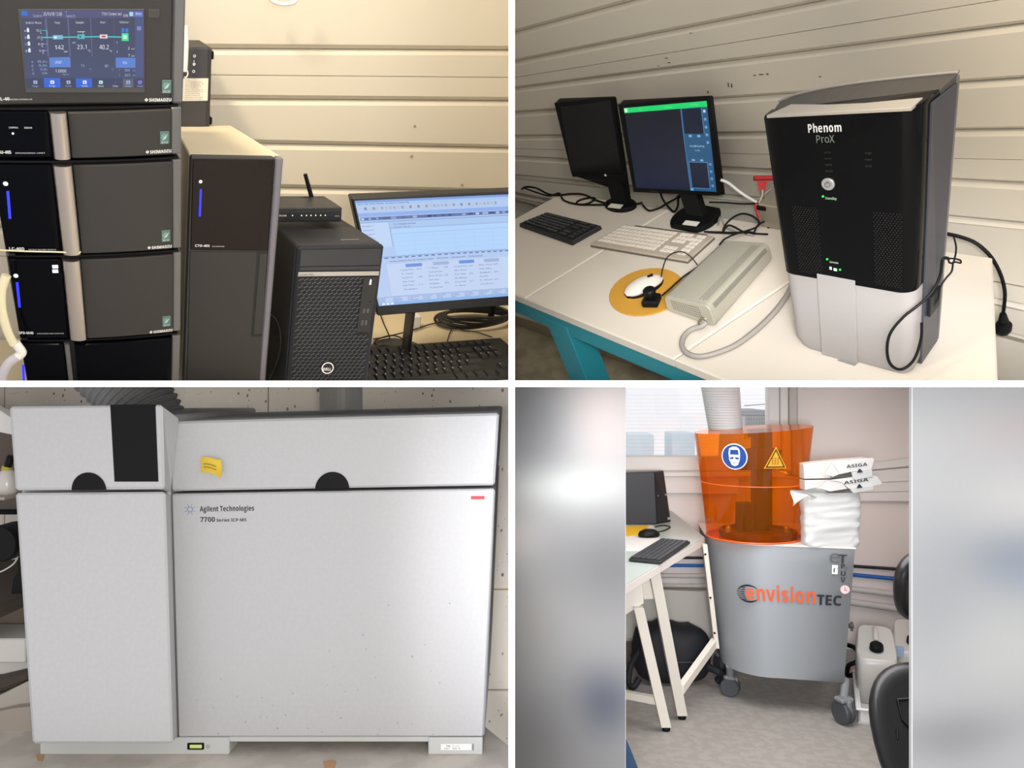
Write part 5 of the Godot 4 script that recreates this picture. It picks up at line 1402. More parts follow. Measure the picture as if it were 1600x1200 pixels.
	use([[Vector3(-0.74, -0.553, 0), Vector3(-0.525, -0.553, 0), Vector3(-0.538, -0.05, 0), Vector3(-0.776, -0.05, 0), Vector3(-0.74, -0.553, -0.45), Vector3(-0.525, -0.553, -0.45), Vector3(-0.538, -0.05, -0.45), Vector3(-0.776, -0.05, -0.45)], Vector3(0.2265, 0.5037, 0.45)])
	m = mb(); m.box(Vector3(0, 0, -cur.dim.z), Vector3(cur.dim.x, cur.dim.y, 0), 0.004)
	part("side_housing", m, white)
	use([[Vector3(-0.7173, -0.5382, 0.055), Vector3(-0.5076, -0.5382, 0.055), Vector3(-0.5191, -0.1612, 0.055), Vector3(-0.7427, -0.1631, 0.055), Vector3(-0.744, -0.555, 0), Vector3(-0.5225, -0.553, 0), Vector3(-0.5335, -0.172, 0), Vector3(-0.77, -0.171, 0)], Vector3(0.2167, 0.3766, 0.0605)])
	m = mb(); m.box(Vector3(0, 0, -cur.dim.z), Vector3(cur.dim.x, cur.dim.y, 0), 0.0035)
	part("door", m, white)
	use([[Vector3(-0.522, -0.552, 0), Vector3(-0.045, -0.5515, 0), Vector3(-0.027, -0.1637, 0), Vector3(-0.5326, -0.172, 0), Vector3(-0.522, -0.552, -0.025), Vector3(-0.045, -0.5515, -0.025), Vector3(-0.027, -0.1637, -0.025), Vector3(-0.5326, -0.172, -0.025)], Vector3(0.4913, 0.3842, 0.025)])
	m = mb(); m.box(Vector3(0, 0, -cur.dim.z), Vector3(cur.dim.x, cur.dim.y, 0), 0.0025)
	var door := part("door", m, white)
	m = mb(); write(m, "Agilent Technologies", Vector3(0.0432, 0.3559, 0.0004), 0.0082, 0.0825, true)
	write(m, "7700", Vector3(0.0434, 0.3394, 0.0004), 0.0076, 0.0225, true)
	write(m, "Series ICP-MS", Vector3(0.0683, 0.3395, 0.0004), 0.0048, 0.0455, true)
	part("lettering", m, M("print_black", C("202226"), 0.6), door)
	m = mb()
	var s := Vector2(0.0282, 0.3595)
	for k in 8:
		var a := TAU * k / 8.0 + 0.39
		m.xf = Transform3D(Basis(Vector3(0, 0, 1), a), Vector3(s.x, s.y, 0.0004))
		m.quad(Vector3(0.0048, -0.0004, 0), Vector3(0.0095, -0.0002, 0), Vector3(0.0095, 0.0002, 0), Vector3(0.0048, 0.0004, 0))
	m.xf = Transform3D.IDENTITY
	ring(s.x, s.y, 0.0036, 0.0044, 0.0004, m, 8)
	part("logo", m, M("print_blue", C("3c76b8"), 0.6), door, "blue starburst emblem")
	m = mb(); m.box(Vector3(0.4559, 0.3684, 0), Vector3(0.4764, 0.3734, 0.0008))
	part("red_mark", m, M("print_red", C("b3181f"), 0.5), door, "short red stripe")
	m = mb()
	rng.seed = 3
	for k in 46:
		var x: float = rng.randf_range(0.02, 0.46)
		var y: float = rng.randf() * rng.randf() * 0.33 + 0.002
		var r: float = rng.randf_range(0.0006, 0.0017)
		m.prism(circle(x, y, r, 6), 0, 0.0003)
	m.prism(circle(0.3733, 0.1251, 0.002, 7), 0, 0.0004)
	part("chips", m, M("chipped_paint", C("9a9898"), 0.7), door, "", "stuff")
	use([[Vector3(-0.7427, -0.159, 0.055), Vector3(-0.52, -0.1567, 0.055), Vector3(-0.5239, -0.0302, 0.055), Vector3(-0.7518, -0.0335, 0.055), Vector3(-0.77, -0.166, 0), Vector3(-0.533, -0.1695, 0), Vector3(-0.519, -0.052, 0), Vector3(-0.78, -0.04, 0)], Vector3(0.2253, 0.1262, 0.0603)])
	m = mb(); m.box(Vector3(0, 0, -cur.dim.z), Vector3(cur.dim.x, cur.dim.y, 0), 0.0035)
	var lid := part("lid", m, white)
	m = mb(); m.prism(PackedVector2Array([Vector2(0.149, 0.1264), Vector2(0.1502, 0.0113), Vector2(0.2165, 0.0106), Vector2(0.2158, 0.1254)]), -0.002, 0.0008)
	part("window", m, black, lid, "black glossy window")
	m = mb(); m.prism(circle(0.1109, -0.0007, 0.0262, 20, 0.0, PI), -0.001, 0.001)
	part("finger_grip", m, black, lid, "black half-round finger grip")
	use([[Vector3(-0.5333, -0.1677, 0), Vector3(-0.027, -0.1586, 0), Vector3(-0.0203, -0.0456, 0), Vector3(-0.537, -0.059, 0), Vector3(-0.5333, -0.1677, -0.45), Vector3(-0.027, -0.1586, -0.45), Vector3(-0.0203, -0.0456, -0.45), Vector3(-0.537, -0.059, -0.45)], Vector3(0.5116, 0.111, 0.45)])
	m = mb(); m.box(Vector3(0, 0, -cur.dim.z), Vector3(cur.dim.x, cur.dim.y, 0), 0.0035)
	lid = part("lid", m, white)
	m = mb(); m.prism(circle(0.255, -0.0008, 0.0268, 20, 0.0, PI), -0.001, 0.001)
	part("finger_grip", m, black, lid, "black half-round finger grip")
	cur.hex = null
	m = mb()
	m.box(Vector3(-0.738, -0.5795, -0.35), Vector3(-0.442, -0.5525, 0.0), 0.0015)
	m.box(Vector3(-0.131, -0.5795, -0.35), Vector3(-0.046, -0.5525, 0.0), 0.0015)
	m.box(Vector3(-0.525, -0.5605, -0.4), Vector3(-0.046, -0.5525, -0.003), 0.001)
	var plinth := part("plinth", m, trim)
	m = mb(); m.prism(rounded(-0.507, -0.571, -0.481, -0.5605, 0.0015), 0, 0.0012)
	part("power_switch", m, black, plinth, "black framed power switch")
	m = mb(); m.box(Vector3(-0.503, -0.5685, 0.001), Vector3(-0.484, -0.563, 0.002), 0.0004)
	part("indicator", m, glow("switch_green", C("b4c06a"), 0.35), plinth, "yellow-green lit indicator")
	m = mb(); ring(-0.475, -0.5663, 0.0018, 0.0026, 0.0004, m)
	part("ring_mark", m, M("print_grey", C("6a6a6a"), 0.6), plinth)
	m = mb(); m.box(Vector3(-0.111, -0.5717, 0), Vector3(-0.0635, -0.5625, 0.0006))
	var tagp := part("label_plate", m, M("label_white", C("f0f0ee"), 0.6), plinth)
	m = mb()
	write(m, "7700", Vector3(-0.103, -0.5665, 0.0009), 0.0022, 0.0, true)
	write(m, "JP1 2 0 0 1", Vector3(-0.0935, -0.5665, 0.0009), 0.0022, 0.012)
	write(m, "G3281A", Vector3(-0.106, -0.5702, 0.0009), 0.0022, 0.009)
	write(m, "SERIAL NO", Vector3(-0.0935, -0.5702, 0.0009), 0.0022, 0.013)
	part("label_print", m, M("print_black", C("202226"), 0.6), plinth)
	m = mb(); m.box(Vector3(-0.0615, -0.572, 0), Vector3(-0.0600, -0.562, 0.001)); part("label_bracket", m, M("print_grey", C("6a6a6a"), 0.6), plinth)
	# ---- yellow sticky note, its lower edge curling away
	m = mb()
	var note := func(u: float, k: float) -> Vector3:
		var l := Vector3(-0.4863, -0.1153, 0.002).lerp(Vector3(-0.4793, -0.1368, 0.002), k)
		var r := Vector3(-0.4523, -0.1158, 0.002).lerp(Vector3(-0.4488, -0.1418, 0.002), k)
		return l.lerp(r, u) + Vector3(0, 0.002 * sin(u * 5.0), 0.014 * k * k + 0.005 * u * u + 0.003 * sin(u * 3.1 + k * 2.0))
	for i in 8:
		for k in 8:
			var a: Vector3 = note.call(i / 8.0, k / 8.0)
			var b: Vector3 = note.call((i + 1) / 8.0, k / 8.0)
			var c: Vector3 = note.call((i + 1) / 8.0, (k + 1) / 8.0)
			var d: Vector3 = note.call(i / 8.0, (k + 1) / 8.0)
			m.quad(d, c, b, a, 1)
			var q := Vector3(0, 0, -0.0006)
			m.quad(a + q, b + q, c + q, d + q, 2)
	var nt := thing("sticky_note", "curled yellow sticky note on the upper right lid of the white analyser", "note", B, Vector3(-0.4693, -0.1158, 0.002))
	part("paper", m, M("note_yellow", C("d9b93c"), 0.8))
	m = mb()
	for k in 2:
		for i in 5:
			var p: Vector3 = note.call(0.2 + 0.12 * i, 0.46 + 0.2 * k) + Vector3(0, 0, 0.0012)
			m.box(p - Vector3(0.0018, 0.0006, 0.0002), p + Vector3(0.0018, 0.0006, 0.0002))
	part("handwriting", m, M("note_ink", C("7b5f1c"), 0.8))
	# ---- extraction duct: corrugated hose and a straight pipe
	m = mb()
	var path := [Vector3(-0.83, 0.0511, -0.36), Vector3(-0.7789, 0, -0.36), Vector3(-0.7381, -0.046, -0.36), Vector3(-0.7202, -0.0868, -0.36), Vector3(-0.7176, -0.143, -0.36)]
	var rings := []
	var up := Vector3(0, 0, 1)
	for i in 121:
		var f := i / 120.0 * 4.0
		var k := mini(int(f), 3)
		var p: Vector3 = path[k].cubic_interpolate(path[k + 1], path[maxi(k - 1, 0)], path[mini(k + 2, 4)], f - k)
		var f2 := f + 0.02
		var k2 := mini(int(f2), 3)
		var p2: Vector3 = path[k2].cubic_interpolate(path[k2 + 1], path[maxi(k2 - 1, 0)], path[mini(k2 + 2, 4)], f2 - k2)
		var d := (p2 - p).normalized()
		var x := up.cross(d).normalized()
		var rg := []
		var r := 0.0665 + 0.0035 * cos(TAU * i / 6.0)
		for n in 28: rg.append(p + (x * cos(TAU * n / 28.0) + up * sin(TAU * n / 28.0)) * r)
		rings.append(rg)
	m.loft(rings, 1, true)
	solo("corrugated_hose", "ribbed grey extraction hose curving down behind the analyser's taller left module", "duct", B, path[4], m, M("hose_grey", C("8f8f8f"), 0.6))
	m = mb()
	m.xf = Transform3D(Basis.IDENTITY, Vector3(-0.3943, -0.2, -0.62))
	m.lathe([Vector2(0, 0), Vector2(0.0487, 0), Vector2(0.0487, 0.4), Vector2(0, 0.4)], 32)
	solo("exhaust_pipe", "smooth grey vertical pipe on the speckled wall above the analyser", "pipe", B, Vector3(m.xf.origin.x, -0.2, -0.62), m, M("pipe_grey", C("9a9896"), 0.45))
	# ---- clutter at the left
	var dk := M("cabinet_taupe", C("6d625b"), 0.7)
	m = mb(); m.box(Vector3(-1.5, -0.2769, -0.7), Vector3(-1.0662, -0.0831, -0.5), 0.003)
	var cab := thing("wall_cupboard", "taupe cupboard behind the left edge of the analyser with a dark lower rail", "cupboard", B, Vector3(-1.2, -0.2769, -0.6))
	part("body", m, dk)
	m = mb(); m.box(Vector3(-1.5, -0.2811, -0.7), Vector3(-1.0662, -0.2714, -0.49), 0.001)
	part("rail", m, black)
	m = mb()
	m.prism(PackedVector2Array([Vector2(-1.1246, -0.0157), Vector2(-1.0462, -0.0536), Vector2(-1.0187, -0.0719), Vector2(-1.0187, -0.1046), Vector2(-1.1246, -0.0811)]), -0.43, -0.40, 0.001)
	solo("white_panel", "bright white slanting panel at the upper left beside the analyser's tall lid", "panel", B, Vector3(-1.0462, -0.0785, -0.4), m, M("panel_white", C("f4f2ef"), 0.6))  # slanting white panel beside the tall lid
	o = thing("dropper_bottle", "clear round bottle with a black cap and yellow collar left of the analyser", "bottle", B, Vector3(-0.9104, -0.1985, -0.2))
	m = mb(); m.xf = Transform3D(Basis.IDENTITY, Vector3(-0.9104, -0.1985, -0.2))
	m.lathe([Vector2(0, 0), Vector2(0.016, 0), Vector2(0.018, 0.008), Vector2(0.018, 0.026), Vector2(0.012, 0.040), Vector2(0.006, 0.046), Vector2(0, 0.046)], 20, true)
	part("body", m, M("milky_plastic", C("cdc8c2"), 0.25))
	m = mb(); m.xf = Transform3D(Basis(Vector3(0, 0, 1), -0.3), Vector3(-0.9104, -0.1523, -0.2))
	m.lathe([Vector2(0.005, -0.004), Vector2(0.009, -0.004), Vector2(0.009, 0.004), Vector2(0.005, 0.004)], 18)
	part("collar", m, M("collar_yellow", C("a89c2e"), 0.5))
	m = mb(); m.xf = Transform3D(Basis(Vector3(0, 0, 1), -0.3), Vector3(-0.9092, -0.15, -0.2))
	m.lathe([Vector2(0, 0), Vector2(0.006, 0), Vector2(0.007, 0.018), Vector2(0.005, 0.022), Vector2(0, 0.022)], 16)
	part("cap", m, black)
	m = mb(); m.box(Vector3(-1.3, -0.2042, -0.5), Vector3(-0.8908, -0.1985, -0.16), 0.001)
	solo("bottle_shelf", "thin pale shelf carrying the dropper bottle at the far left", "shelf", B, Vector3(-0.9462, -0.2042, -0.2), m, M("shelf_beige", C("a89c90"), 0.7))
	o = thing("peristaltic_pump", "black round pump head with ribbed knobs and a clear tube left of the analyser", "pump", B, Vector3(-0.87, -0.3658, -0.15))
	m = mb(); m.xf = Transform3D(Basis(Vector3.RIGHT, -PI / 2), Vector3(-0.8633, -0.2699, -0.15))
	m.lathe([Vector2(0, -0.05), Vector2(0.028, -0.05), Vector2(0.031, -0.04), Vector2(0.031, 0.0), Vector2(0.026, 0.006), Vector2(0, 0.006)], 28)
	part("pump_head", m, black)
	for k in 3:
		m = mb(); m.xf = Transform3D(Basis(Vector3(0, 0, 1), PI / 2), Vector3(-0.8613, -0.264 - 0.014 * k, -0.13))
		m.lathe([Vector2(0, 0), Vector2(0.006, 0), Vector2(0.0065, 0.004), Vector2(0.0065, 0.018), Vector2(0.006, 0.022), Vector2(0, 0.022)], 14)
		part("knob", m, black)
	m = mb(); m.prism(PackedVector2Array([Vector2(-0.8622, -0.2989), Vector2(-0.8522, -0.2989), Vector2(-0.8522, -0.3658), Vector2(-0.8733, -0.3658), Vector2(-0.87, -0.3402), Vector2(-0.8611, -0.3235)]), -0.20, -0.15, 0.001)
	part("stand", m, black)
	m = mb(); m.tube([Vector3(-0.847, -0.2926, -0.13), Vector3(-0.8498, -0.3058, -0.12), Vector3(-0.8651, -0.3168, -0.12), Vector3(-0.8804, -0.3233, -0.12)], 0.0012, 6)
	part("tube", m, M("clear_tube", C("d8d4cc"), 0.3))
	m = mb(); m.box(Vector3(-1.3, -0.4015, -0.5), Vector3(-0.8769, -0.3796, -0.1), 0.002)
	solo("pump_shelf", "dark brown shelf edge under the black pump head", "shelf", B, Vector3(-0.9462, -0.4015, -0.2), m, M("shelf_brown", C("51483f"), 0.7))
	m = mb(); m.box(Vector3(-1.3, -0.6095, -0.5), Vector3(-0.9014, -0.4027, -0.25), 0.002)
	solo("drawer_unit", "brown drawer unit below the pump shelf at the far left", "cabinet", B, Vector3(-0.9777, -0.6677, -0.25), m, M("unit_brown", C("75685a"), 0.7))
	m = mb(); m.box(Vector3(-1.0, -0.4863, -0.24), Vector3(-0.8477, -0.4439, -0.15), 0.002)
	m.box(Vector3(-1.0, -0.5131, -0.24), Vector3(-0.8477, -0.4869, -0.17), 0.001)
	solo("paper_tray", "white box on a brown tray at the far left beside the analyser's door", "box", B, Vector3(-0.9146, -0.5131, -0.15), m, M("tray_white", C("cfccc6"), 0.6))
	m = mb()
	m.prism(PackedVector2Array([Vector2(-0.9394, -0.5462), Vector2(-0.9394, -0.5199), Vector2(-0.8269, -0.4937), Vector2(-0.8269, -0.5046)]), -0.16, -0.12, 0.001)
	solo("dark_rail", "dark slanting bar at the far left above the loose papers", "bar", B, Vector3(-0.8957, -0.5407, -0.12), m, M("rail_dark", C("3d332c"), 0.6))
	o = thing("loose_papers", "two crumpled off-white sheets on the bench at the far left", "papers", B, Vector3(-0.8508, -0.5923, -0.1))
	for k in 2:
		m = mb()
		m.prism([PackedVector2Array([Vector2(-0.9262, -0.5449), Vector2(-0.8723, -0.5298), Vector2(-0.812, -0.4997), Vector2(-0.812, -0.5449), Vector2(-0.9262, -0.5578)]), PackedVector2Array([Vector2(-0.9195, -0.5613), Vector2(-0.834, -0.5421), Vector2(-0.8041, -0.5389), Vector2(-0.8019, -0.5881), Vector2(-0.9195, -0.6159)])][k], -0.15 + 0.02 * k, -0.11 + 0.02 * k, 0.001)
		part("sheet", m, M("paper_%d" % k, [C("aaa49a"), C("9d9389")][k], 0.8))

# ---------------------------------------------------------------- lower right bay: resin printer by the window
func printer_bay():
	var B := "printer"
	var white := M("wall_white", C("dedad5"), 0.7)
	var gloss := M("trim_white", C("dcdad6"), 0.45)
	var black := M("black_plastic")
	var m := mb(); m.box(Vector3(-0.2, -0.04, -1.06), Vector3(2.6, 0, 2.75))
	solo("floor", "", "", B, Vector3(1.0, -0.04, 0.5), m, mottled("vinyl_floor", C("9b968f"), C("928d86"), 3.5, 0.02, 0.55, 0.0, 4), "", "structure")
	# unseen lamp hidden under the bay's roof, placed to light it from above
	var lo := thing("unseen_ceiling_light", "unseen flat lamp panel under the roofing shelf, placed to light the printer bay", "unseen ceiling light", B, Vector3(1.0, 1.4128, 0.2))
	var lm := mb(); lm.box(Vector3(0.5, 1.4128, -0.6), Vector3(1.5, 1.4164, 1.0), 0.0005)
	part("diffuser", lm, glow("unseen_lamp_diffuser", C("fff8f0"), 1.0))
	area_light("unseen_ceiling_lamp", bays[B] * Vector3(1.0, 1.412, 0.2), bays[B] * Vector3(1.0001, 0, 0.18), Vector2(0.98, 1.58), 3.0, Color(0.98, 0.98, 1))
	# ---- walls and window
	var wy := 0.9742
	var wx := 1.4366
	m = mb()
	m.box(Vector3(0.002, 0, -1.12), Vector3(1.66, wy - 0.06, -1.0))
	m.box(Vector3(wx + 0.14, wy - 0.06, -1.12), Vector3(1.66, 1.4165, -1.0))
	solo("wall_back", "", "", B, Vector3(0.8, 0, -1.06), m, white, "", "structure")
	var o := thing("window_1", "", "", B, Vector3(0.8, wy - 0.06, -1.04), "", "structure")
	m = mb(); m.box(Vector3(0.002, wy - 0.06, -1.1), Vector3(wx + 0.04, wy - 0.035, -0.93), 0.004); part("window_sill", m, gloss)
	m = mb(); m.box(Vector3(0.002, wy - 0.035, -1.09), Vector3(wx + 0.01, wy + 0.045, -1.0), 0.006); part("window_frame", m, gloss)
	m = mb(); m.box(Vector3(wx - 0.012, wy - 0.035, -1.09), Vector3(wx + 0.045, 1.4165, -1.005), 0.005); part("window_frame", m, gloss)
	m = mb(); m.box(Vector3(wx + 0.047, wy - 0.035, -1.09), Vector3(wx + 0.09, 1.4165, -0.99), 0.006); part("window_frame", m, gloss)
	m = mb(); m.box(Vector3(wx + 0.092, wy - 0.06, -1.09), Vector3(wx + 0.138, 1.4165, -0.97), 0.012); part("window_casing", m, M("casing_grey", C("bdb9b4"), 0.5))
	m = mb(); m.box(Vector3(0.002, wy + 0.04, -1.062), Vector3(wx - 0.008, 1.4165, -1.058))
	part("window_pane", m, M("window_glass", Color(1, 1, 1, 0.02), 0.03, 0.0, {"transparency": BaseMaterial3D.TRANSPARENCY_ALPHA}))
	var slat := M("blind_slat", C("efefec"), 0.6, 0.0, {"backlight_enabled": true, "backlight": Color(0.8, 0.8, 0.8)})
	for k in 17:
		m = mb()
		var y := wy + 0.055 + 0.0205 * k
		m.box(Vector3(0.01, y, -1.026), Vector3(wx - 0.016, y + 0.0006, -1.016))
		part("blind_slat", m, slat)
	m = mb(); m.box(Vector3(0.002, 0, 0.0), Vector3(0.75, 1.4165, 0.1))
	m.xf = Transform3D(Basis(Vector3.UP, -0.6), Vector3(1.6, 0, -1.0))
	m = mb(); m.xf = Transform3D(Basis(Vector3.UP, -0.6), Vector3(1.6, 0, -1.0)); m.box(Vector3(-0.05, 0, -0.1), Vector3(1.15, 1.4165, 0))
	solo("wall_right", "", "", B, Vector3(1.9, 0, -0.8), m, M("wall_warm_white", C("e2dad5"), 0.7), "", "structure")
	# outside
	o = thing("distant_building", "pale flat-roofed building seen far away through the window blind", "building", B, Vector3(2.82, -0.3, -6.4))
	m = mb(); m.box(Vector3(2.68, -0.3, -6.8), Vector3(2.97, 1.06, -6.0), 0.01); part("wall", m, M("far_pale", C("b9b9b9"), 0.8))
	m = mb(); m.box(Vector3(2.66, 1.06, -6.8), Vector3(2.99, 1.115, -5.97), 0.01); part("roof", m, M("far_grey", C("8e8f90"), 0.8))
	m = mb()
	for k in 9: m.box(Vector3(2.70 + 0.03 * k, 0.8, -5.995), Vector3(2.71 + 0.03 * k, 1.04, -5.985))
	part("facade_rib", m, M("far_grey"), null, "", "stuff")
	m = mb(); m.tube([Vector3(2.68, 1.17, -6.0), Vector3(2.97, 1.19, -6.0)], 0.006, 5, 1); part("roof_rail", m, M("far_grey"))
	for k in 2:
		var q: Array = [[Vector3(1.3327, 0.6128, -6.3), Vector3(1.6906, 0.8184, -6.3)], [Vector3(1.9038, 0.6356, -6.3), Vector3(2.178, 0.8336, -6.3)]][k]
		m = mb(); m.box(Vector3(q[0].x, -0.3, q[0].z - 0.5), q[1], 0.01)
		solo("distant_block", ["pale blue distant block low in the window, nearer the black computer", "pale blue distant block low in the window, nearer the orange hood"][k], "building", B, Vector3((q[0].x + q[1].x) / 2, -0.3, q[0].z), m, M("far_blue", C("dfecf3"), 0.8))
	m = mb(); m.box(Vector3(0.5, -0.34, -8.0), Vector3(4.5, -0.3, -5.5))
	solo("street", "", "", B, Vector3(2.5, -0.34, -6.7), m, M("street_grey", C("a9a9a6"), 0.9), "", "structure")
	# ---- trunking and pipes
	m = mb(); m.box(Vector3(0.002, 0.8167, -1.0), Vector3(1.25, 0.9254, -0.96), 0.006)
	o = solo("cable_trunking", "white cable trunking under the window sill beside the black computer", "trunking", B, Vector3(0.7046, 0.814, -0.98), m, gloss)
	hexed("cable_trunking", "white two-groove cable trunking along the right wall behind the carton boxes", "trunking", B, [[Vector3(1.7141, 0.7927, -0.8565), Vector3(2.1685, 0.8316, -0.5456), Vector3(2.1685, 1.0724, -0.5456), Vector3(1.7141, 0.9743, -0.8565), Vector3(1.7423, 0.7927, -0.8978), Vector3(2.1967, 0.8316, -0.5869), Vector3(2.1967, 1.0724, -0.5869), Vector3(1.7423, 0.9743, -0.8978)], Vector3(0.5556, 0.2112, 0.05)])
	var D: Vector3 = cur.dim
	for k in 3:
		m = mb(); m.box(Vector3(0, D.y * [0.0, 0.235, 0.47][k], -D.z), Vector3(D.x, D.y * [0.23, 0.465, 0.78][k], [-0.006, -0.003, -0.012][k]), 0.003)
		part("trunking_cover", m, gloss)
	m = mb(); m.box(Vector3(0, D.y * 0.8, -D.z), Vector3(D.x, D.y, -0.02), 0.004); part("top_ledge", m, gloss)
	var pipes := [["black_pipe", "black pipe along the right wall, uppermost of the four", "black_pipe_m", C("141416"), [Vector3(1.7538, 0.4468, -0.8705), Vector3(2.1844, 0.474, -0.576)], 0.0085], ["blue_pipe", "blue pipe along the right wall just below the black pipe", "blue_pipe_m", C("1d62ae"), [Vector3(1.7538, 0.4021, -0.8705), Vector3(2.1844, 0.4178, -0.576)], 0.0105], ["white_pipe", "white conduit along the right wall below the blue pipe", "conduit_white", C("c9c6c2"), [Vector3(1.7519, 0.3276, -0.8658), Vector3(2.182, 0.3354, -0.5715)], 0.016], ["white_pipe", "lowest white conduit along the right wall above the plastic canisters", "conduit_white", C("c9c6c2"), [Vector3(1.7519, 0.2589, -0.8658), Vector3(2.182, 0.2584, -0.5715)], 0.018]]
	for p in pipes:
		m = mb(); m.tube(p[4], p[5], 10, 1)
		solo(p[0], p[1], "pipe", B, p[4][0], m, M(p[2], p[3], 0.45), "pipes along the walls")
	var lows := [["black_pipe", "black pipe on the wall under the desk, uppermost", 870, 872, C("141416"), 0.008, "black_pipe_m"], ["blue_pipe", "blue pipe on the wall under the desk below the black one", 882, 884, C("1d62ae"), 0.010, "blue_pipe_m"], ["white_pipe", "white conduit on the wall under the desk", 898, 900, C("c9c6c2"), 0.014, "conduit_white"], ["white_pipe", "lowest white conduit on the wall under the desk", 914, 916, C("c9c6c2"), 0.014, "conduit_white"]]
	for p in lows:
		m = mb(); m.tube([Vector3(0.01, 1.42 - (p[2] - 600) / 1300.0 * 4.58, -0.975), Vector3(1.5, 1.42 - (p[3] - 600) / 1300.0 * 4.58, -0.975)], p[5], 8, 1)
		solo(p[0], p[1], "pipe", B, Vector3(0.7, 1.42 - (p[2] - 600) / 1300.0 * 4.58, -0.975), m, M(p[6]), "pipes along the walls")
	# ---- desk
	var T := 0.72
	o = thing("desk", "white steel-legged desk with a pale green-grey top left of the printer", "desk", B, Vector3(0.6, 0, -0.2))
	var steel := M("desk_cream", C("cfc9bc"), 0.45)
	var flat := Transform3D(Basis(Vector3.RIGHT, Vector3.FORWARD, Vector3.UP), Vector3(0, T, 0))
	m = mb(); m.xf = flat
	m.prism(PackedVector2Array([Vector2(0.88, 0.2), Vector2(0.1514, -1.1405), Vector2(0.01, 0.0), Vector2(0.01, 0.99), Vector2(0.88, 0.99)]), -0.004, 0, 0.001)
	part("top", m, M("desk_green_grey", C("a8b1aa"), 0.3))
	m = mb(); m.xf = flat
	m.prism(PackedVector2Array([Vector2(0.881, 0.199), Vector2(0.1511, -1.1439), Vector2(0.01, 0.0), Vector2(0.01, 0.99), Vector2(0.881, 0.99)]), -0.034, -0.0045, 0.001)
	part("edge_band", m, M("desk_edge", C("cfc6be"), 0.4))
	var bar := func(a: Vector3, b: Vector3, w: float, d: float, mat: Material, nm: String):
		var k := mb()
		var x := Vector3(w / 2, 0, 0)
		var z := Vector3(0, 0, d / 2)
		var y := Vector3(0, 0, 0)
		if absf((b - a).normalized().y) < 0.5:
			x = Vector3(w / 2, 0, 0) if absf((b - a).z) > absf((b - a).x) else Vector3(0, 0, w / 2)
			z = Vector3(0, d / 2, 0)
		k.loft([[a - x + z, a + x + z, a + x - z, a - x - z], [b - x + z, b + x + z, b + x - z, b - x - z]] if (b - a).cross(x).dot(z) > 0 else [[a + x + z, a - x + z, a - x - z, a + x - z], [b + x + z, b - x + z, b - x - z, b + x - z]], -1)
		return part(nm, k, mat)
	var lega := [Vector3(0.5742, 0.6682, 0.23), Vector3(0.7196, 0.0189, 0.07)]
	var legb := [Vector3(0.5077, 0.5232, 0.25), Vector3(0.6295, 0.0193, 0.19)]
	bar.call(lega[1], lega[0], 0.042, 0.042, steel, "leg")
	bar.call(legb[1], legb[0], 0.040, 0.040, steel, "leg")
	bar.call(Vector3(0.9241, 0.2284, -0.16), Vector3(0.8645, 0.7008, -0.14), 0.02, 0.028, steel, "leg")
	for q in [[Vector3(0.7196, 0.0161, 0.07), 0.02], [Vector3(0.6295, 0.0167, 0.19), 0.02]]:
		m = mb(); m.xf = at(Vector3(q[0].x + 0.002, 0, q[0].z)); m.lathe([Vector2(0, 0), Vector2(0.016, 0), Vector2(0.018, 0.01), Vector2(0.012, 0.02), Vector2(0, 0.02)], 14)
		part("foot", m, black)
	bar.call(Vector3(0.7121, 0.1257, 0.08), Vector3(0.9169, 0.2544, -0.16), 0.03, 0.036, steel, "stretcher")
	bar.call(Vector3(0.3877, 0.0963, 0), Vector3(0.6051, 0.1178, 0.18), 0.03, 0.03, steel, "stretcher")
	m = mb(); m.prism(PackedVector2Array([Vector2(0.3618, 0.5231), Vector2(0.5273, 0.6239), Vector2(0.5324, 0.5335), Vector2(0.3618, 0.4249)]), 3.6 - 3.5, 3.6 - 3.36, 0.002); part("drawer", m, steel)
	m = mb(); m.prism(PackedVector2Array([Vector2(0.5266, 0.605), Vector2(0.6007, 0.6447), Vector2(0.6007, 0.5309), Vector2(0.5451, 0.5282)]), 3.6 - 3.6, 3.6 - 3.44, 0.002); part("corner_bracket", m, steel)
	m = mb(); m.prism(PackedVector2Array([Vector2(0.4846, 0.3926), Vector2(1.0112, 0.37), Vector2(1.0403, 0.1342), Vector2(0.4846, 0.1342)]), -0.63, -0.6, 0.002); part("modesty_panel", m, M("panel_cream", C("bfbbb0"), 0.55))
	m = mb()
	for p in [Vector3(0.5919, 0.6012, 0.21), Vector3(0.8653, 0.6578, -0.125), Vector3(0.8883, 0.463, -0.125), Vector3(0.9069, 0.3054, -0.125)]: m.xf = Transform3D(Basis(Vector3.RIGHT, PI / 2), p); m.lathe([Vector2(0, 0), Vector2(0.005, 0), Vector2(0.005, 0.003), Vector2(0, 0.004)], 8)
	part("screw", m, black, null, "", "stuff")
	# on the desk
	hexed("small_computer", "black small-form computer standing at the back of the desk under the window", "computer", B, [[Vector3(0.3758, 0.7098, -0.54), Vector3(0.7229, 0.7226, -0.54), Vector3(0.7102, 0.9837, -0.54), Vector3(0.3758, 0.971, -0.54), Vector3(0.3758, 0.7098, -0.63), Vector3(0.8102, 0.7188, -0.63), Vector3(0.7712, 0.9807, -0.63), Vector3(0.3758, 0.971, -0.63)], Vector3(0.341, 0.2613, 0.1036)])
	D = cur.dim
	m = mb(); m.box(Vector3(0, 0, -D.z), Vector3(D.x, D.y, 0), 0.004); part("case", m, M("pc_navy_black", C("15181f"), 0.4))
	m = mb()
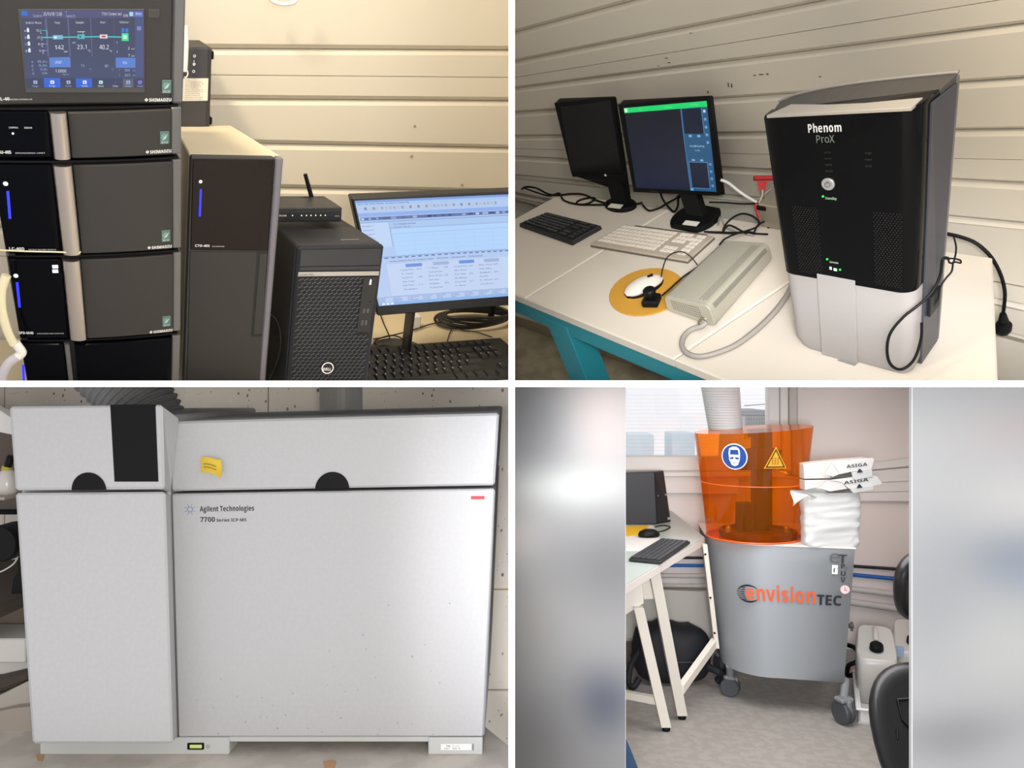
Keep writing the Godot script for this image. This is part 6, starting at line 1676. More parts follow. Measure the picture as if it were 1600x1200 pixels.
	m.box(Vector3(D.x, D.y * 0.52, -D.z * 0.9), Vector3(D.x + 0.002, D.y * 0.55, -D.z * 0.15)); m.box(Vector3(D.x, D.y * 0.05, -D.z * 0.95), Vector3(D.x + 0.002, D.y * 0.10, -D.z * 0.75))
	part("front_trim", m, M("pc_trim", C("9aa0a8"), 0.4), null, "", "stuff")
	m = mb(); m.xf = Transform3D(Basis(Vector3(0, 0, 1), -PI / 2), Vector3(D.x, D.y * 0.33, -D.z * 0.5)); m.lathe([Vector2(0.010, 0), Vector2(0.012, 0.002), Vector2(0.008, 0.002)], 16); part("emblem", m, M("pc_trim"))
	m = mb(); m.xf = flat; m.xf.origin.y = T + 0.0003
	m.prism(PackedVector2Array([Vector2(0.4336, 0.4265), Vector2(0.6968, 0.5176), Vector2(0.6659, 0.0992), Vector2(0.5611, -0.1267), Vector2(0.3769, -0.1)]), 0, 0.0008)
	solo("white_papers", "white papers under the mouse on the desk", "papers", B, Vector3(0.5831, 0.7203, -0.19), m, M("paper_white", C("c9c8c3"), 0.8))
	m = mb(); m.xf = flat; m.xf.origin.y = T + 0.0014
	m.prism(PackedVector2Array([Vector2(0.4366, 0.4544), Vector2(0.6765, 0.5094), Vector2(0.598, 0.2482), Vector2(0.4041, 0.1528)]), 0, 0.0008)
	solo("yellow_folder", "yellow folder on the white papers beside the mouse", "folder", B, Vector3(0.5619, 0.7214, -0.3486), m, M("folder_yellow", C("dcae1e"), 0.7))
	var ka: Vector3 = Vector3(0.6611, 0.722, -0.0886)
	var kn: Vector3 = Vector3(0.4653, 0.722, 0.3123)
	var kd := along(ka, kn - ka)
	o = thing("desk_keyboard", "black keyboard at the front left of the white desk", "keyboard", B, kn)
	m = mb(); m.xf = kd; m.box(Vector3(0, 0, -0.13), Vector3(0.46, 0.012, 0.0), 0.003); m.xf = Transform3D.IDENTITY
	part("case", m, M("keyboard_black"))
	m = mb(); m.xf = kd
	for r in 6:
		for c in 20: m.box(Vector3(0.008 + 0.0222 * c, 0.012, -0.122 + 0.0202 * r), Vector3(0.0272 + 0.0222 * c, 0.017, -0.105 + 0.0202 * r), 0.0015)
	part("keys", m, M("key_dark", C("2c2f33"), 0.4), null, "", "stuff")
	var mo: Vector3 = Vector3(0.6258, 0.724, -0.2017)
	m = mb(); m.xf = at(mo + Vector3(0, 0.0, 0), 0.2).scaled_local(Vector3(0.052, 0.034, 0.036)); m.lathe([Vector2(0, 0), Vector2(0.9, 0.0), Vector2(1, 0.25), Vector2(0.86, 0.65), Vector2(0.5, 0.93), Vector2(0, 1)], 20, true)
	solo("desk_mouse", "black computer mouse on papers behind the desk keyboard", "computer mouse", B, mo, m, black)
	cable("desk_mouse_cable", "thin black mouse cable running to the small computer", B, [Vector3(0.679, 0.723, -0.3056), Vector3(0.7337, 0.723, -0.3741), Vector3(0.772, 0.723, -0.4632), Vector3(0.7443, 0.723, -0.5), Vector3(0.7001, 0.723, -0.4632)], 0.003, black)
	# ---- bag under the desk
	var rng := FastNoiseLite.new(); rng.seed = 11; rng.frequency = 6.0
	var bc: Vector3 = Vector3(0.7631, 0.0108, -0.4)
	bc.y = 0.0
	o = thing("black_bag", "soft black holdall slumped on the floor under the desk", "bag", B, bc)
	m = mb()
	var rings := []
	for i in 19:
		var u := i / 18.0 * 2.0 - 1.0
		var k := pow(maxf(0.0, 1.0 - pow(absf(u), 3.2)), 0.42)
		var rg := []
		for n in 20:
			var a := TAU * n / 20.0
			var c := signf(cos(a)) * pow(absf(cos(a)), 0.6)
			var s := signf(sin(a)) * pow(absf(sin(a)), 0.6)
			var p := Vector3(u * 0.185, 0.135 + 0.135 * s * (0.25 + 0.75 * k) * (1.0 if s < 0 else 1.02 - 0.12 * u), 0.13 * c * (0.25 + 0.75 * k))
			var w := 1.0 + 0.09 * rng.get_noise_3d(p.x, p.y, p.z)
			p = Vector3(p.x * w, maxf(0.001, p.y * w), p.z * w)
			rg.append(bc + p)
		rings.append(rg)
	m.loft(rings, 1)
	var body := part("body", m, M("bag_black", C("0f1118"), 0.75))
	m = mb(); m.tube([bc + Vector3(-0.17, 0.05, 0.13), bc + Vector3(-0.2, 0.02, 0.15), bc + Vector3(-0.22, 0.03, 0.12), bc + Vector3(-0.2, 0.10, 0.08), bc + Vector3(-0.15, 0.18, 0.08)], 0.014, 8); part("strap", m, M("bag_black"))
	m = mb(); m.tube([bc + Vector3(0.15, 0.10, 0.12), bc + Vector3(0.19, 0.09, 0.15), bc + Vector3(0.22, 0.06, 0.13), bc + Vector3(0.2, 0.03, 0.1)], 0.018, 8); part("strap", m, M("bag_black"))
	m = mb(); m.box(bc + Vector3(-0.03, 0.125, 0.13), bc + Vector3(0.12, 0.13, 0.142), 0.002); part("zip", m, M("bag_zip", C("2a2e38"), 0.5), body)
	printer_cabinet(B)
	corner_things(B)
	screens(B)

func printer_cabinet(B: String):
	var black := M("black_plastic")
	var m := mb()
	var o := thing("resin_printer", "grey wheeled 3D printer cabinet with a curved left side and printed logo", "3D printer", B, Vector3(1.2, 0, -0.25))
	var plan := func(y: float, k: float, e: float) -> Array:
		var p := []
		var pts := [Vector2(1.451, 0.08), Vector2(1.49, -0.55), Vector2(0.93, -0.55)]
		for i in 13:
			var a := PI + PI / 2.0 * i / 12.0
			pts.append(Vector2(1.13 + 0.233 * cos(a), -0.255 - 0.25 * sin(a) + 0.016 * i / 12.0))
		for q in pts: p.append(Vector3(1.408 + (q.x - 1.451) * k + 0.043 * (1.0 if k > 0.9 else 0.0) + e * (q.x - 1.2), y, q.y + e * (q.y + 0.2)))
		return p
	var steps := []
	for i in 9:
		var f := i / 8.0
		var ringp := []
		for q in plan.call(0.0, 0.5, 0.0):
			var x0: float = (q.x - 1.408) / 0.5
			ringp.append(Vector3(lerpf(1.408, 1.451, f) + x0 * lerpf(0.8105, 1.0, f), lerpf(0.1525, 0.7215, f), lerpf(0.0708, 0.08, f) + (q.z - 0.08) * lerpf(0.8105, 1.0, f)))
		steps.append(ringp)
	m.loft(steps, 1, true)
	var grey := M("cabinet_grey", C("909497"), 0.45, 0.1)
	part("cabinet", m, grey)
	m = mb()
	var lid := []
	for y in [0.7216, 0.7255, 0.7275]:
		var rg := []
		for q in steps[8]: rg.append(Vector3(1.2 + (q.x - 1.2) * (1.012 if y < 0.7270 else 1.006), y, -0.2 + (q.z + 0.2) * (1.012 if y < 0.7270 else 1.006)))
		lid.append(rg)
	m.loft(lid, -1, true)
	part("worktop", m, M("worktop_pale", C("cfc8c1"), 0.45))
	m = mb(); m.xf = Transform3D(Basis(Vector3(0, 0, 1), -PI / 2), Vector3(1.462, 0.695, 0.0)); m.lathe([Vector2(0, 0), Vector2(0.014, 0), Vector2(0.016, 0.01), Vector2(0.012, 0.016), Vector2(0, 0.018)], 14)
	part("stop_button", m, M("stop_red", C("8e2a24"), 0.4), null, "dark red button")
	# print on the front
	use([[Vector3(1.0799, 0.1573, 0.0002), Vector3(1.4114, 0.1497, 0.0715), Vector3(1.4513, 0.7241, 0.0801), Vector3(1.0146, 0.7167, -0.0138), Vector3(1.0841, 0.1573, -0.0193), Vector3(1.4156, 0.1497, 0.0519), Vector3(1.4555, 0.7241, 0.0605), Vector3(1.0188, 0.7167, -0.0333)], Vector3(0.3929, 0.5696, 0.02)])
	var orange := M("print_orange", C("c8501f"), 0.5)
	var navy := M("print_navy", C("0a101e"), 0.5)
	m = mb()
	var p0 := Vector3(-0.0231, 0.3335, 0.007)
	var p1 := Vector3(0.2564, 0.3305, 0.007)
	m.xf = Transform3D(Basis(Vector3(0, 0, 1), atan2(p1.y - p0.y, p1.x - p0.x)), p0)
	write(m, "envision", Vector3.ZERO, 0.066, (p1 - p0).length() * 0.985, true)
	part("logo_text", m, orange, null, "orange part of the logo")
	m = mb()
	p0 = Vector3(0.2589, 0.3279, 0.007)
	p1 = Vector3(0.3549, 0.3276, 0.007)
	m.xf = Transform3D(Basis(Vector3(0, 0, 1), atan2(p1.y - p0.y, p1.x - p0.x)), p0)
	for e in [Vector3.ZERO, Vector3(0.0018, 0, 0), Vector3(0.0009, 0.0012, 0.0002)]: write(m, "TEC", e, 0.042, (p1 - p0).length() - 0.0018, true)
	part("logo_text", m, navy, null, "navy part of the logo")
	m = mb()
	var lc := Vector2(-0.0107, 0.3609)
	for k in 7:
		var y := 0.026 - 0.0085 * k
		var hw := 0.05 * sqrt(maxf(0.05, 1.0 - pow(y / 0.034, 2.0)))
		m.quad(Vector3(lc.x - hw, lc.y + y - 0.0015, 0.0064), Vector3(lc.x - hw * 0.35, lc.y + y - 0.0028, 0.0064), Vector3(lc.x - hw * 0.35, lc.y + y + 0.0028, 0.0064), Vector3(lc.x - hw, lc.y + y + 0.0008, 0.0064))
	for i in 16:
		var a := PI * (0.12 + 0.86 * i / 16.0)
		var b := PI * (0.12 + 0.86 * (i + 1) / 16.0)
		for s in [1.0, -1.0]:
			var t0 := 0.008 * sin(PI * i / 16.0)
			var t1 := 0.008 * sin(PI * (i + 1) / 16.0)
			m.quad(Vector3(lc.x + 0.046 * cos(a), lc.y + s * (0.030 * sin(a) + 0.002), 0.0062), Vector3(lc.x + 0.046 * cos(b), lc.y + s * (0.030 * sin(b) + 0.002), 0.0062), Vector3(lc.x + 0.046 * cos(b), lc.y + s * (0.030 * sin(b) + 0.002 + t1), 0.0062), Vector3(lc.x + 0.046 * cos(a), lc.y + s * (0.030 * sin(a) + 0.002 + t0), 0.0062))
			m.quad(Vector3(lc.x + 0.046 * cos(b), lc.y + s * (0.030 * sin(b) + 0.002), 0.0062), Vector3(lc.x + 0.046 * cos(a), lc.y + s * (0.030 * sin(a) + 0.002), 0.0062), Vector3(lc.x + 0.046 * cos(a), lc.y + s * (0.030 * sin(a) + 0.002 + t0), 0.0062), Vector3(lc.x + 0.046 * cos(b), lc.y + s * (0.030 * sin(b) + 0.002 + t1), 0.0062))
	part("logo_globe", m, navy, null, "navy striped globe emblem")
	m = mb(); write(m, "e", Vector3(0.3044, 0.5086, 0.007), 0.052, 0.036)
	part("badge_text", m, M("print_mid_grey", C("505254"), 0.5))
	m = mb(); write(m, "T", Vector3(0.3346, 0.5069, 0.007), 0.037, 0.031, true)
	part("badge_text", m, M("print_dark_grey", C("242527"), 0.5))
	m = mb(); write(m, "P", Vector3(0.346, 0.4857, 0.007), 0.019, 0.015, true)
	write(m, "3", Vector3(0.3603, 0.4795, 0.007), 0.013, 0.008)
	write(m, "U", Vector3(0.3463, 0.4532, 0.007), 0.021, 0.018, true)
	write(m, "V", Vector3(0.3463, 0.4274, 0.007), 0.021, 0.019, true)
	part("badge_text", m, M("print_black"))
	m = mb(); m.box(Vector3(0.3146, 0.4605, 0), Vector3(0.3346, 0.4971, 0.0065))
	var lb := part("label_plate", m, M("label_white", C("f0f0ee"), 0.6))
	m = mb(); m.box(Vector3(0.3194, 0.4671, 0.006), Vector3(0.3241, 0.4861, 0.0072)); write(m, "SN", Vector3(0.3257, 0.4836, 0.0072), 0.005)
	part("label_print", m, M("print_black"), lb)
	m = mb(); m.prism(circle(0.366, 0.3959, 0.0175, 20), 0, 0.0065)
	var st := part("round_sticker", m, M("sticker_pink", C("d9bfc0"), 0.5), null, "pale pink round sticker")
	m = mb(); m.box(Vector3(0.3633, 0.3931, 0.006), Vector3(0.3664, 0.4093, 0.0072)); m.box(Vector3(0.3637, 0.3925, 0.006), Vector3(0.3758, 0.396, 0.0072)); part("sticker_print", m, M("sticker_red", C("b5757a"), 0.5), st)
	cur.hex = null
	# casters
	for q in [[Vector3(0.9941, 0.006, -0.19), 0.043, 1.1, Vector3(0.9782, 0.1542, -0.14)], [Vector3(1.3866, -0.0041, 0.12), 0.050, 0.35, Vector3(1.4267, 0.1384, 0.04)], [Vector3(1.46, 0, -0.42), 0.045, 0.2, Vector3(1.44, 0.15, -0.42)], [Vector3(1.03, 0, -0.5), 0.045, 0.2, Vector3(1.03, 0.15, -0.47)]]:
		var r: float = q[1]
		var c := Vector3(q[0].x, r, q[0].z)
		m = mb()
		m.xf = at(c, q[2])
		m.box(Vector3(-0.010, -r * 0.2, -r * 0.7), Vector3(0.010, r * 1.1, r * 0.8), 0.004)
		m.box(Vector3(-0.032, r * 0.85, -r * 0.5), Vector3(0.032, r * 1.25, r * 0.6), 0.006)
		m.xf = Transform3D.IDENTITY
		m.tube([c + Vector3(0, r, 0), Vector3(q[3].x, maxf(q[3].y, 0.153), q[3].z)], 0.017, 10, 1)
		var cs := part("caster", m, M("caster_grey", C("77797c"), 0.4))
		for s in [-1, 1]:
			m = mb(); m.xf = at(c, q[2]) * Transform3D(Basis(Vector3(0, 0, 1), PI / 2), Vector3(0.013 * s + 0.010, 0, 0))
			m.lathe([Vector2(0, 0.0), Vector2(r * 0.6, 0.0), Vector2(r * 0.66, -0.001), Vector2(r * 0.9, -0.002), Vector2(r, 0.003), Vector2(r, 0.016), Vector2(r * 0.9, 0.021), Vector2(0, 0.020)], 24)
			part("wheel", m, M("caster_tyre", C("3e4145"), 0.45), cs)
	# ---- orange hood and what it covers
	var hc := Vector3(1.0962, 0.7275, -0.18)
	o = thing("orange_hood", "transparent orange acrylic hood on the grey printer with two safety stickers", "hood", B, hc)
	m = mb()
	var hood := []
	for e in [[0.206, 0.0005], [0.209, 0.02], [0.235, 0.26], [0.2615, 0.488]]:
		var rg := []
		for i in 48: rg.append(hc + Vector3(e[0] * sin(TAU * i / 48.0) - 0.004 * e[1], e[1] + 0.018 * e[1] / 0.488 * sin(TAU * i / 48.0), e[0] * cos(TAU * i / 48.0) * 0.94))
		hood.append(rg)
	m.loft(hood, 1, true)
	part("acrylic_wall", m, M("orange_acrylic", Color(1.0, 0.52, 0.06, 0.08), 0.04, 0.0, {"refraction_enabled": true, "refraction_scale": 0.001, "clearcoat_enabled": true, "clearcoat": 0.5, "clearcoat_roughness": 0.05}))
	m = mb()
	for y in [0.004, 0.25]:
		var rt := lerpf(0.209, 0.263, y / 0.488) 
		var pts := []
		for i in 37: pts.append(hc + Vector3(rt * sin(TAU * i / 36.0), y, rt * 0.94 * cos(TAU * i / 36.0)))
		m.tube(pts, 0.0022 if y > 0.1 else 0.004, 6, 2)
	part("seam_ring", m, M("orange_edge", C("d9581a"), 0.3), null, "", "stuff")
	var face := func(px: float, py: float, r: float) -> Transform3D:
		var a := asin(clampf((px - 1177.0) / 1300.0 * 3.56 / 0.24, -1, 1))
		var y := 1.42 - (py - 600.0) / 1300.0 * 3.56
		var rr := lerpf(0.206, 0.2615, (y - 0.7275) / 0.488) + 0.003
		return Transform3D(Basis.from_euler(Vector3(0.10, a, 0)), Vector3(hc.x + rr * sin(a), y, hc.z + rr * 0.94 * cos(a)))
	m = mb(); m.xf = face.call(1129, 714, 0.0); m.prism(circle(0, 0, 0.0565, 32), -0.001, 0.0012)
	var bs := part("mandatory_sign", m, M("sign_rim_white", C("cfd6e2"), 0.4), null, "round blue face-shield sign")
	m = mb(); m.xf = face.call(1129, 714, 0.0); m.prism(circle(0, 0, 0.0525, 32), 0.0012, 0.0018); part("sign_field", m, M("sign_blue", C("0c3478"), 0.4), bs)
	m = mb(); m.xf = face.call(1129, 714, 0.0)
	m.prism(PackedVector2Array([Vector2(-0.022, 0.034), Vector2(-0.008, 0.043), Vector2(0.010, 0.043), Vector2(0.022, 0.033), Vector2(0.025, 0.014), Vector2(0.023, -0.012), Vector2(0.014, -0.036), Vector2(0.0, -0.042), Vector2(-0.013, -0.036), Vector2(-0.023, -0.012), Vector2(-0.025, 0.014)]), 0.0018, 0.0022)
	part("sign_head", m, M("sign_white", C("e6ebf2"), 0.4), bs)
	m = mb(); m.xf = face.call(1129, 714, 0.0)
	m.prism(PackedVector2Array([Vector2(-0.017, 0.030), Vector2(0.017, 0.030), Vector2(0.019, 0.008), Vector2(-0.019, 0.008)]), 0.0022, 0.0025)
	m.prism(PackedVector2Array([Vector2(-0.022, -0.004), Vector2(-0.003, -0.001), Vector2(-0.003, -0.010), Vector2(-0.018, -0.013)]), 0.0022, 0.0025)
	m.prism(PackedVector2Array([Vector2(0.003, -0.001), Vector2(0.021, -0.004), Vector2(0.018, -0.013), Vector2(0.003, -0.010)]), 0.0022, 0.0025)
	m.box(Vector3(-0.009, -0.030, 0.002), Vector3(0.009, -0.027, 0.0025))
	part("sign_mark", m, M("sign_blue"), bs, "", "stuff")
	m = mb(); m.xf = face.call(1187, 717, 0.0); m.prism(PackedVector2Array([Vector2(-0.052, -0.040), Vector2(0.048, -0.040), Vector2(-0.002, 0.054)]), -0.001, 0.0012)
	bs = part("warning_sign", m, M("sign_yellow", C("c08414"), 0.4), null, "yellow triangular warning sign")
	m = mb(); m.xf = face.call(1187, 717, 0.0)
	var tri := [Vector2(-0.046, -0.0365), Vector2(0.042, -0.0365), Vector2(-0.002, 0.046)]
	var ctr := Vector2(-0.002, -0.009)
	for k in 3:
		var a: Vector2 = tri[k]
		var b: Vector2 = tri[(k + 1) % 3]
		m.prism(PackedVector2Array([a, b, b.lerp(ctr, 0.2), a.lerp(ctr, 0.2)]), 0.0012, 0.0018)
	part("sign_border", m, M("sign_black", C("1d1408"), 0.5), bs)
	m = mb(); m.xf = face.call(1187, 717, 0.0)
	for k in 3:
		for r in 4: m.box(Vector3(-0.016 + 0.012 * k - 0.003, 0.004 - 0.008 * r - 0.0016, 0.0012), Vector3(-0.016 + 0.012 * k + 0.005, 0.004 - 0.008 * r + 0.0016, 0.0018))
	part("sign_mark", m, M("sign_black"), bs, "", "stuff")
	# print tower inside
	o = thing("print_tower", "dark print column with a build arm standing inside the orange hood", "printer column", B, Vector3(hc.x + 0.03, 0.7285, hc.z - 0.03))
	var dark := M("tower_dark", C("120a08"), 0.5)
	m = mb(); m.box(Vector3(1.1092, 0.7285, -0.27), Vector3(1.1919, 1.205, -0.21), 0.004); part("column", m, dark)
	m = mb(); m.box(Vector3(1.0916, 1.175, -0.26), Vector3(1.1166, 1.2, -0.2), 0.003); part("column_cap", m, dark)
	m = mb(); m.prism(PackedVector2Array([Vector2(0.9997, 1.0312), Vector2(1.0348, 1.0985), Vector2(1.0611, 1.116), Vector2(1.0991, 1.1277), Vector2(1.1985, 1.1277), Vector2(1.216, 1.1102), Vector2(1.216, 1.0692), Vector2(1.1955, 1.0371), Vector2(1.1692, 1.0312)]), -0.23, -0.16, 0.004); part("build_arm", m, dark)
	m = mb(); m.tube([Vector3(1.1747, 1.1118, -0.18), Vector3(1.2009, 1.1147, -0.18), Vector3(1.2241, 1.1161, -0.18)], 0.004, 6); part("hook", m, dark)
	m = mb(); m.tube([Vector3(1.1747, 1.0653, -0.18), Vector3(1.2009, 1.0798, -0.18), Vector3(1.2241, 1.0827, -0.18)], 0.006, 6); part("hook", m, dark)
	m = mb(); m.box(Vector3(1.0304, 0.745, -0.24), Vector3(1.0962, 0.8792, -0.18), 0.004); part("motor_box", m, dark)
	m = mb(); m.xf = at(hc + Vector3(0.02, 0.001, 0)); m.lathe([Vector2(0, 0), Vector2(0.165, 0), Vector2(0.17, 0.012), Vector2(0.17, 0.03), Vector2(0.155, 0.034), Vector2(0.15, 0.02), Vector2(0, 0.02)], 40); part("resin_tray", m, M("tray_brown", C("4a2410"), 0.4))
	for s in [-1, 1]:
		m = mb(); m.xf = at(hc + Vector3(0.13 * s, 0.03, 0.06)); m.lathe([Vector2(0, 0), Vector2(0.014, 0), Vector2(0.014, 0.02), Vector2(0.008, 0.03), Vector2(0, 0.03)], 14); part("clamp_knob", m, M("knob_steel", C("8d7a68"), 0.4, 0.5))
	# ---- extraction duct into the hood
	m = mb()
	var dr := []
	for i in 61:
		var f := i / 60.0
		var c: Vector3 = Vector3(0.9845, 1.4382, -0.35).lerp(Vector3(1.0148, 1.1891, -0.35), f)
		var r := lerpf(0.0915, 0.078, f) + 0.0012 * cos(i * TAU / 3.0)
		var rg := []
		for n in 28: rg.append(c + Vector3(r * sin(TAU * n / 28.0), 0, r * cos(TAU * n / 28.0)))
		dr.append(rg)
	dr.reverse()
	m.loft(dr, 1, true)
	solo("extraction_duct", "pale grey ribbed duct hanging over the window into the orange hood", "duct", B, Vector3(1.0148, 1.1891, -0.35), m, M("duct_grey", C("a2a6a8"), 0.6))

func corner_things(B: String):
	var black := M("black_plastic")
	# ---- wrapped paper pack
	var nz := FastNoiseLite.new(); nz.seed = 21; nz.frequency = 9.0
	var pc := Vector3(1.3706, 0.7280, 0.012)
	var o := thing("towel_pack", "plastic-wrapped white paper towel pack on the printer's top beside the orange hood", "paper pack", B, pc)
	var m := mb()
	var rings := []
	for i in 22:
		var f := i / 21.0
		var y := 0.228 * f
		var w := 0.117 * (1.0 + 0.06 * f) * (0.96 if i == 0 or i == 21 else 1.0)
		var rg := []
		for n in 44:
			var a := TAU * n / 44.0
			var c := signf(sin(a)) * pow(absf(sin(a)), 0.35)
			var s := signf(cos(a)) * pow(absf(cos(a)), 0.35)
			var p := Vector3(w * c, y, 0.044 * s)
			var k := 0.006 * nz.get_noise_3d(p.x * 0.4, y * 3.4, p.z * 0.4) + 0.004 * nz.get_noise_3d(p.x * 2.0, y * 9.0, p.z)
			rg.append(pc + p + Vector3(k * c, 0.0 if i == 0 else k * 0.5, k * s * 1.5))
		rings.append(rg)
	m.loft(rings, 1)
	var wrap := M("wrap_white", C("bfc0bd"), 0.32)
	part("pack", m, wrap)
	m = mb()
	var sheet := func(u: float, v: float) -> Vector3:
		var a := Vector3(1.3463, 0.953, 0.05).lerp(Vector3(1.1765, 0.965, 0.1), u)
		var b := Vector3(1.3381, 0.9367, 0.05).lerp(Vector3(1.1792, 0.9112, 0.1), u)
		return a.lerp(b, v) + Vector3(0, 0.008 * sin(u * 7.0 + v * 3.0) + 0.022 * sin(u * PI), 0.02 * sin(v * 5.0 + u * 4.0))
	for i in 14:
		for k in 6:
			var q := [sheet.call(i / 14.0, k / 6.0), sheet.call((i + 1) / 14.0, k / 6.0), sheet.call((i + 1) / 14.0, (k + 1) / 6.0), sheet.call(i / 14.0, (k + 1) / 6.0)]
			m.quad(q[0], q[1], q[2], q[3], 1)
			var t := Vector3(0, 0.0012, -0.0012)
			m.quad(q[3] + t, q[2] + t, q[1] + t, q[0] + t, 2)
	part("loose_wrap", m, wrap, null, "loose flap of clear wrap")
	# ---- two flattened cartons
	for k in 2:
		var up := k == 1
		o = thing("carton_box", ["lower of the two open white cartons lying on the paper pack", "upper of the two open white cartons lying on the paper pack"][k], "carton", B, Vector3(1.3923, 0.9578, -0.02) if not up else Vector3(1.3923, 1.0107, -0.02), "white cartons on the paper pack")
		var card := M("carton_white", C("b5afa9"), 0.6)
		m = mb(); m.prism(PackedVector2Array([Vector2(1.2489, 0.9673), Vector2(1.3689, 0.9673), Vector2(1.5325, 0.9782), Vector2(1.5325, 1.0191), Vector2(1.3689, 1.0123), Vector2(1.2476, 1.0096)]) if not up else PackedVector2Array([Vector2(1.2462, 1.0151), Vector2(1.3635, 1.0178), Vector2(1.5216, 1.0273), Vector2(1.5216, 1.1037), Vector2(1.358, 1.09), Vector2(1.2421, 1.0778)]), -0.02, 0.055, 0.002)
		part("body", m, card)
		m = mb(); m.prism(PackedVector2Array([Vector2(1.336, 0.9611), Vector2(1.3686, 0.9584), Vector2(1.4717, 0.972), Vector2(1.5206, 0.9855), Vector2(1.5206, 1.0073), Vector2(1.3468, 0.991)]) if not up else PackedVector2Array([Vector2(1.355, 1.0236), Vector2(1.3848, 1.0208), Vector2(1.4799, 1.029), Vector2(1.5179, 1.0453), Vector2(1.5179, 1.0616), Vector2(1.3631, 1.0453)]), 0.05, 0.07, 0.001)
		part("opening", m, M("carton_shadow", C("5c5a57"), 0.8))  # solid piece, coloured dark for the shade inside the open carton
		m = mb(); m.prism(PackedVector2Array([Vector2(1.2978, 0.9793), Vector2(1.333, 1.0117), Vector2(1.3898, 1.0077), Vector2(1.4168, 0.9779), Vector2(1.3411, 0.9658)]) if not up else PackedVector2Array([Vector2(1.3222, 1.0388), Vector2(1.3492, 1.0847), Vector2(1.3681, 1.0847), Vector2(1.3844, 1.0401), Vector2(1.3546, 1.0279)]), 0.085, 0.088, 0.0006)
		part("side_flap", m, M("carton_flap", C("b7b6b2"), 0.55))
		m = mb(); m.prism(PackedVector2Array([Vector2(1.3392, 1.015), Vector2(1.512, 1.0366), Vector2(1.539, 1.0312), Vector2(1.5633, 0.9988), Vector2(1.5174, 0.988), Vector2(1.4202, 0.9785), Vector2(1.3878, 1.0069)]) if not up else PackedVector2Array([Vector2(1.35, 1.0879), Vector2(1.5201, 1.1081), Vector2(1.5282, 1.1014), Vector2(1.5147, 1.0595), Vector2(1.431, 1.0501), Vector2(1.3824, 1.0393)]), 0.088, 0.092, 0.0006)
		var fl := part("front_flap", m, M("carton_flap"))
		m = mb(); m.prism(PackedVector2Array([Vector2(1.4215, 0.9786), Vector2(1.519, 0.9908), Vector2(1.5244, 0.9759), Vector2(1.4378, 0.9597)]) if not up else PackedVector2Array([Vector2(1.4297, 1.049), Vector2(1.5163, 1.0599), Vector2(1.5177, 1.0301), Vector2(1.4459, 1.0152), Vector2(1.4351, 1.0247)]), 0.094, 0.097, 0.0006)
		part("tuck_flap", m, M("carton_grey", C("abacaa"), 0.55))
		m = mb()
		var a: Vector3 = [Vector3(1.3993, 0.9967, 0.095), Vector3(1.4101, 1.0655, 0.095)][k]
		var b: Vector3 = [Vector3(1.5018, 1.0115, 0.095), Vector3(1.4977, 1.0762, 0.095)][k]
		m.xf = Transform3D(Basis(Vector3(0, 0, 1), atan2(b.y - a.y, b.x - a.x)), a)
		write(m, "ASIGA", Vector3.ZERO, 0.0135, (b - a).length(), true)
		var c: Vector3 = [Vector3(1.4619, 0.9879, 0.1), Vector3(1.4633, 1.0525, 0.1)][k]
		m.xf = Transform3D(Basis(Vector3(0, 0, 1), 0.1), c)
		m.prism(PackedVector2Array([Vector2(-0.013, -0.005), Vector2(0.013, -0.005), Vector2(0.002, 0.011), Vector2(-0.003, 0.011)]), 0, 0.0008)
		part("lettering", m, M("print_black"), fl)
	# ---- canisters in a white tray
	var tray := M("tray_plastic", C("dad9d6"), 0.4)
	var tt := at(Vector3(1.4485, 0, 0.12), -0.36)
	o = thing("white_tray", "shallow white plastic tray on the floor holding the canisters", "tray", B, tt * Vector3(0.2, 0, -0.25))
	m = mb(); m.xf = tt; m.box(Vector3(0, 0.001, -0.5), Vector3(0.46, 0.008, 0)); part("base", m, tray)
	for q in [[Vector3(0, 0.002, -0.012), Vector3(0.46, 0.064, 0)], [Vector3(0, 0.002, -0.5), Vector3(0.012, 0.064, 0)], [Vector3(0, 0.002, -0.5), Vector3(0.46, 0.064, -0.488)], [Vector3(0.448, 0.002, -0.5), Vector3(0.46, 0.064, 0)]]:
		m = mb(); m.xf = tt; m.box(q[0], q[1], 0.003); part("tray_wall", m, tray)
	for q in [[Vector3(-0.01, 0.056, -0.004), Vector3(0.47, 0.066, 0.008)], [Vector3(-0.01, 0.056, -0.5), Vector3(0.004, 0.066, 0.004)]]:
		m = mb(); m.xf = tt; m.box(q[0], q[1], 0.003); part("tray_rim", m, tray)
	for k in 2:
		var ct := at([Vector3(1.6482, 0.009, -0.1695), Vector3(1.8678, 0.009, -0.2821)][k], -0.36)
		var h: float = [0.275, 0.27][k]
		o = thing("plastic_canister", ["translucent white canister with a black cap in the tray beside the printer", "second white canister partly behind the chair at the right edge of the tray"][k], "canister", B, ct.origin, "white canisters in the tray")
		m = mb()
		m.xf = ct
		var rg := []
		for e in [[0.90, 0.0, 0.0], [1.0, 0.012, 0.0], [1.0, 0.62, 0.0], [0.985, 0.78, 0.06], [0.93, 0.86, 0.14], [0.86, 0.88, 0.18]]:
			var ring_ := []
			for n in 36:
				var a := TAU * n / 36.0
				var c := signf(sin(a)) * pow(absf(sin(a)), 0.42)
				var s := signf(cos(a)) * pow(absf(cos(a)), 0.42)
				ring_.append(Vector3(0.085 * e[0] * c, h * (e[1] - e[2] * s * 0.9), 0.125 * e[0] * s))
			rg.append(ring_)
		m.loft(rg, 1)
		part("body", m, M("canister_plastic", C("cfcdc6"), 0.3, 0.0, {"subsurf_scatter_enabled": true, "subsurf_scatter_strength": 0.3}))
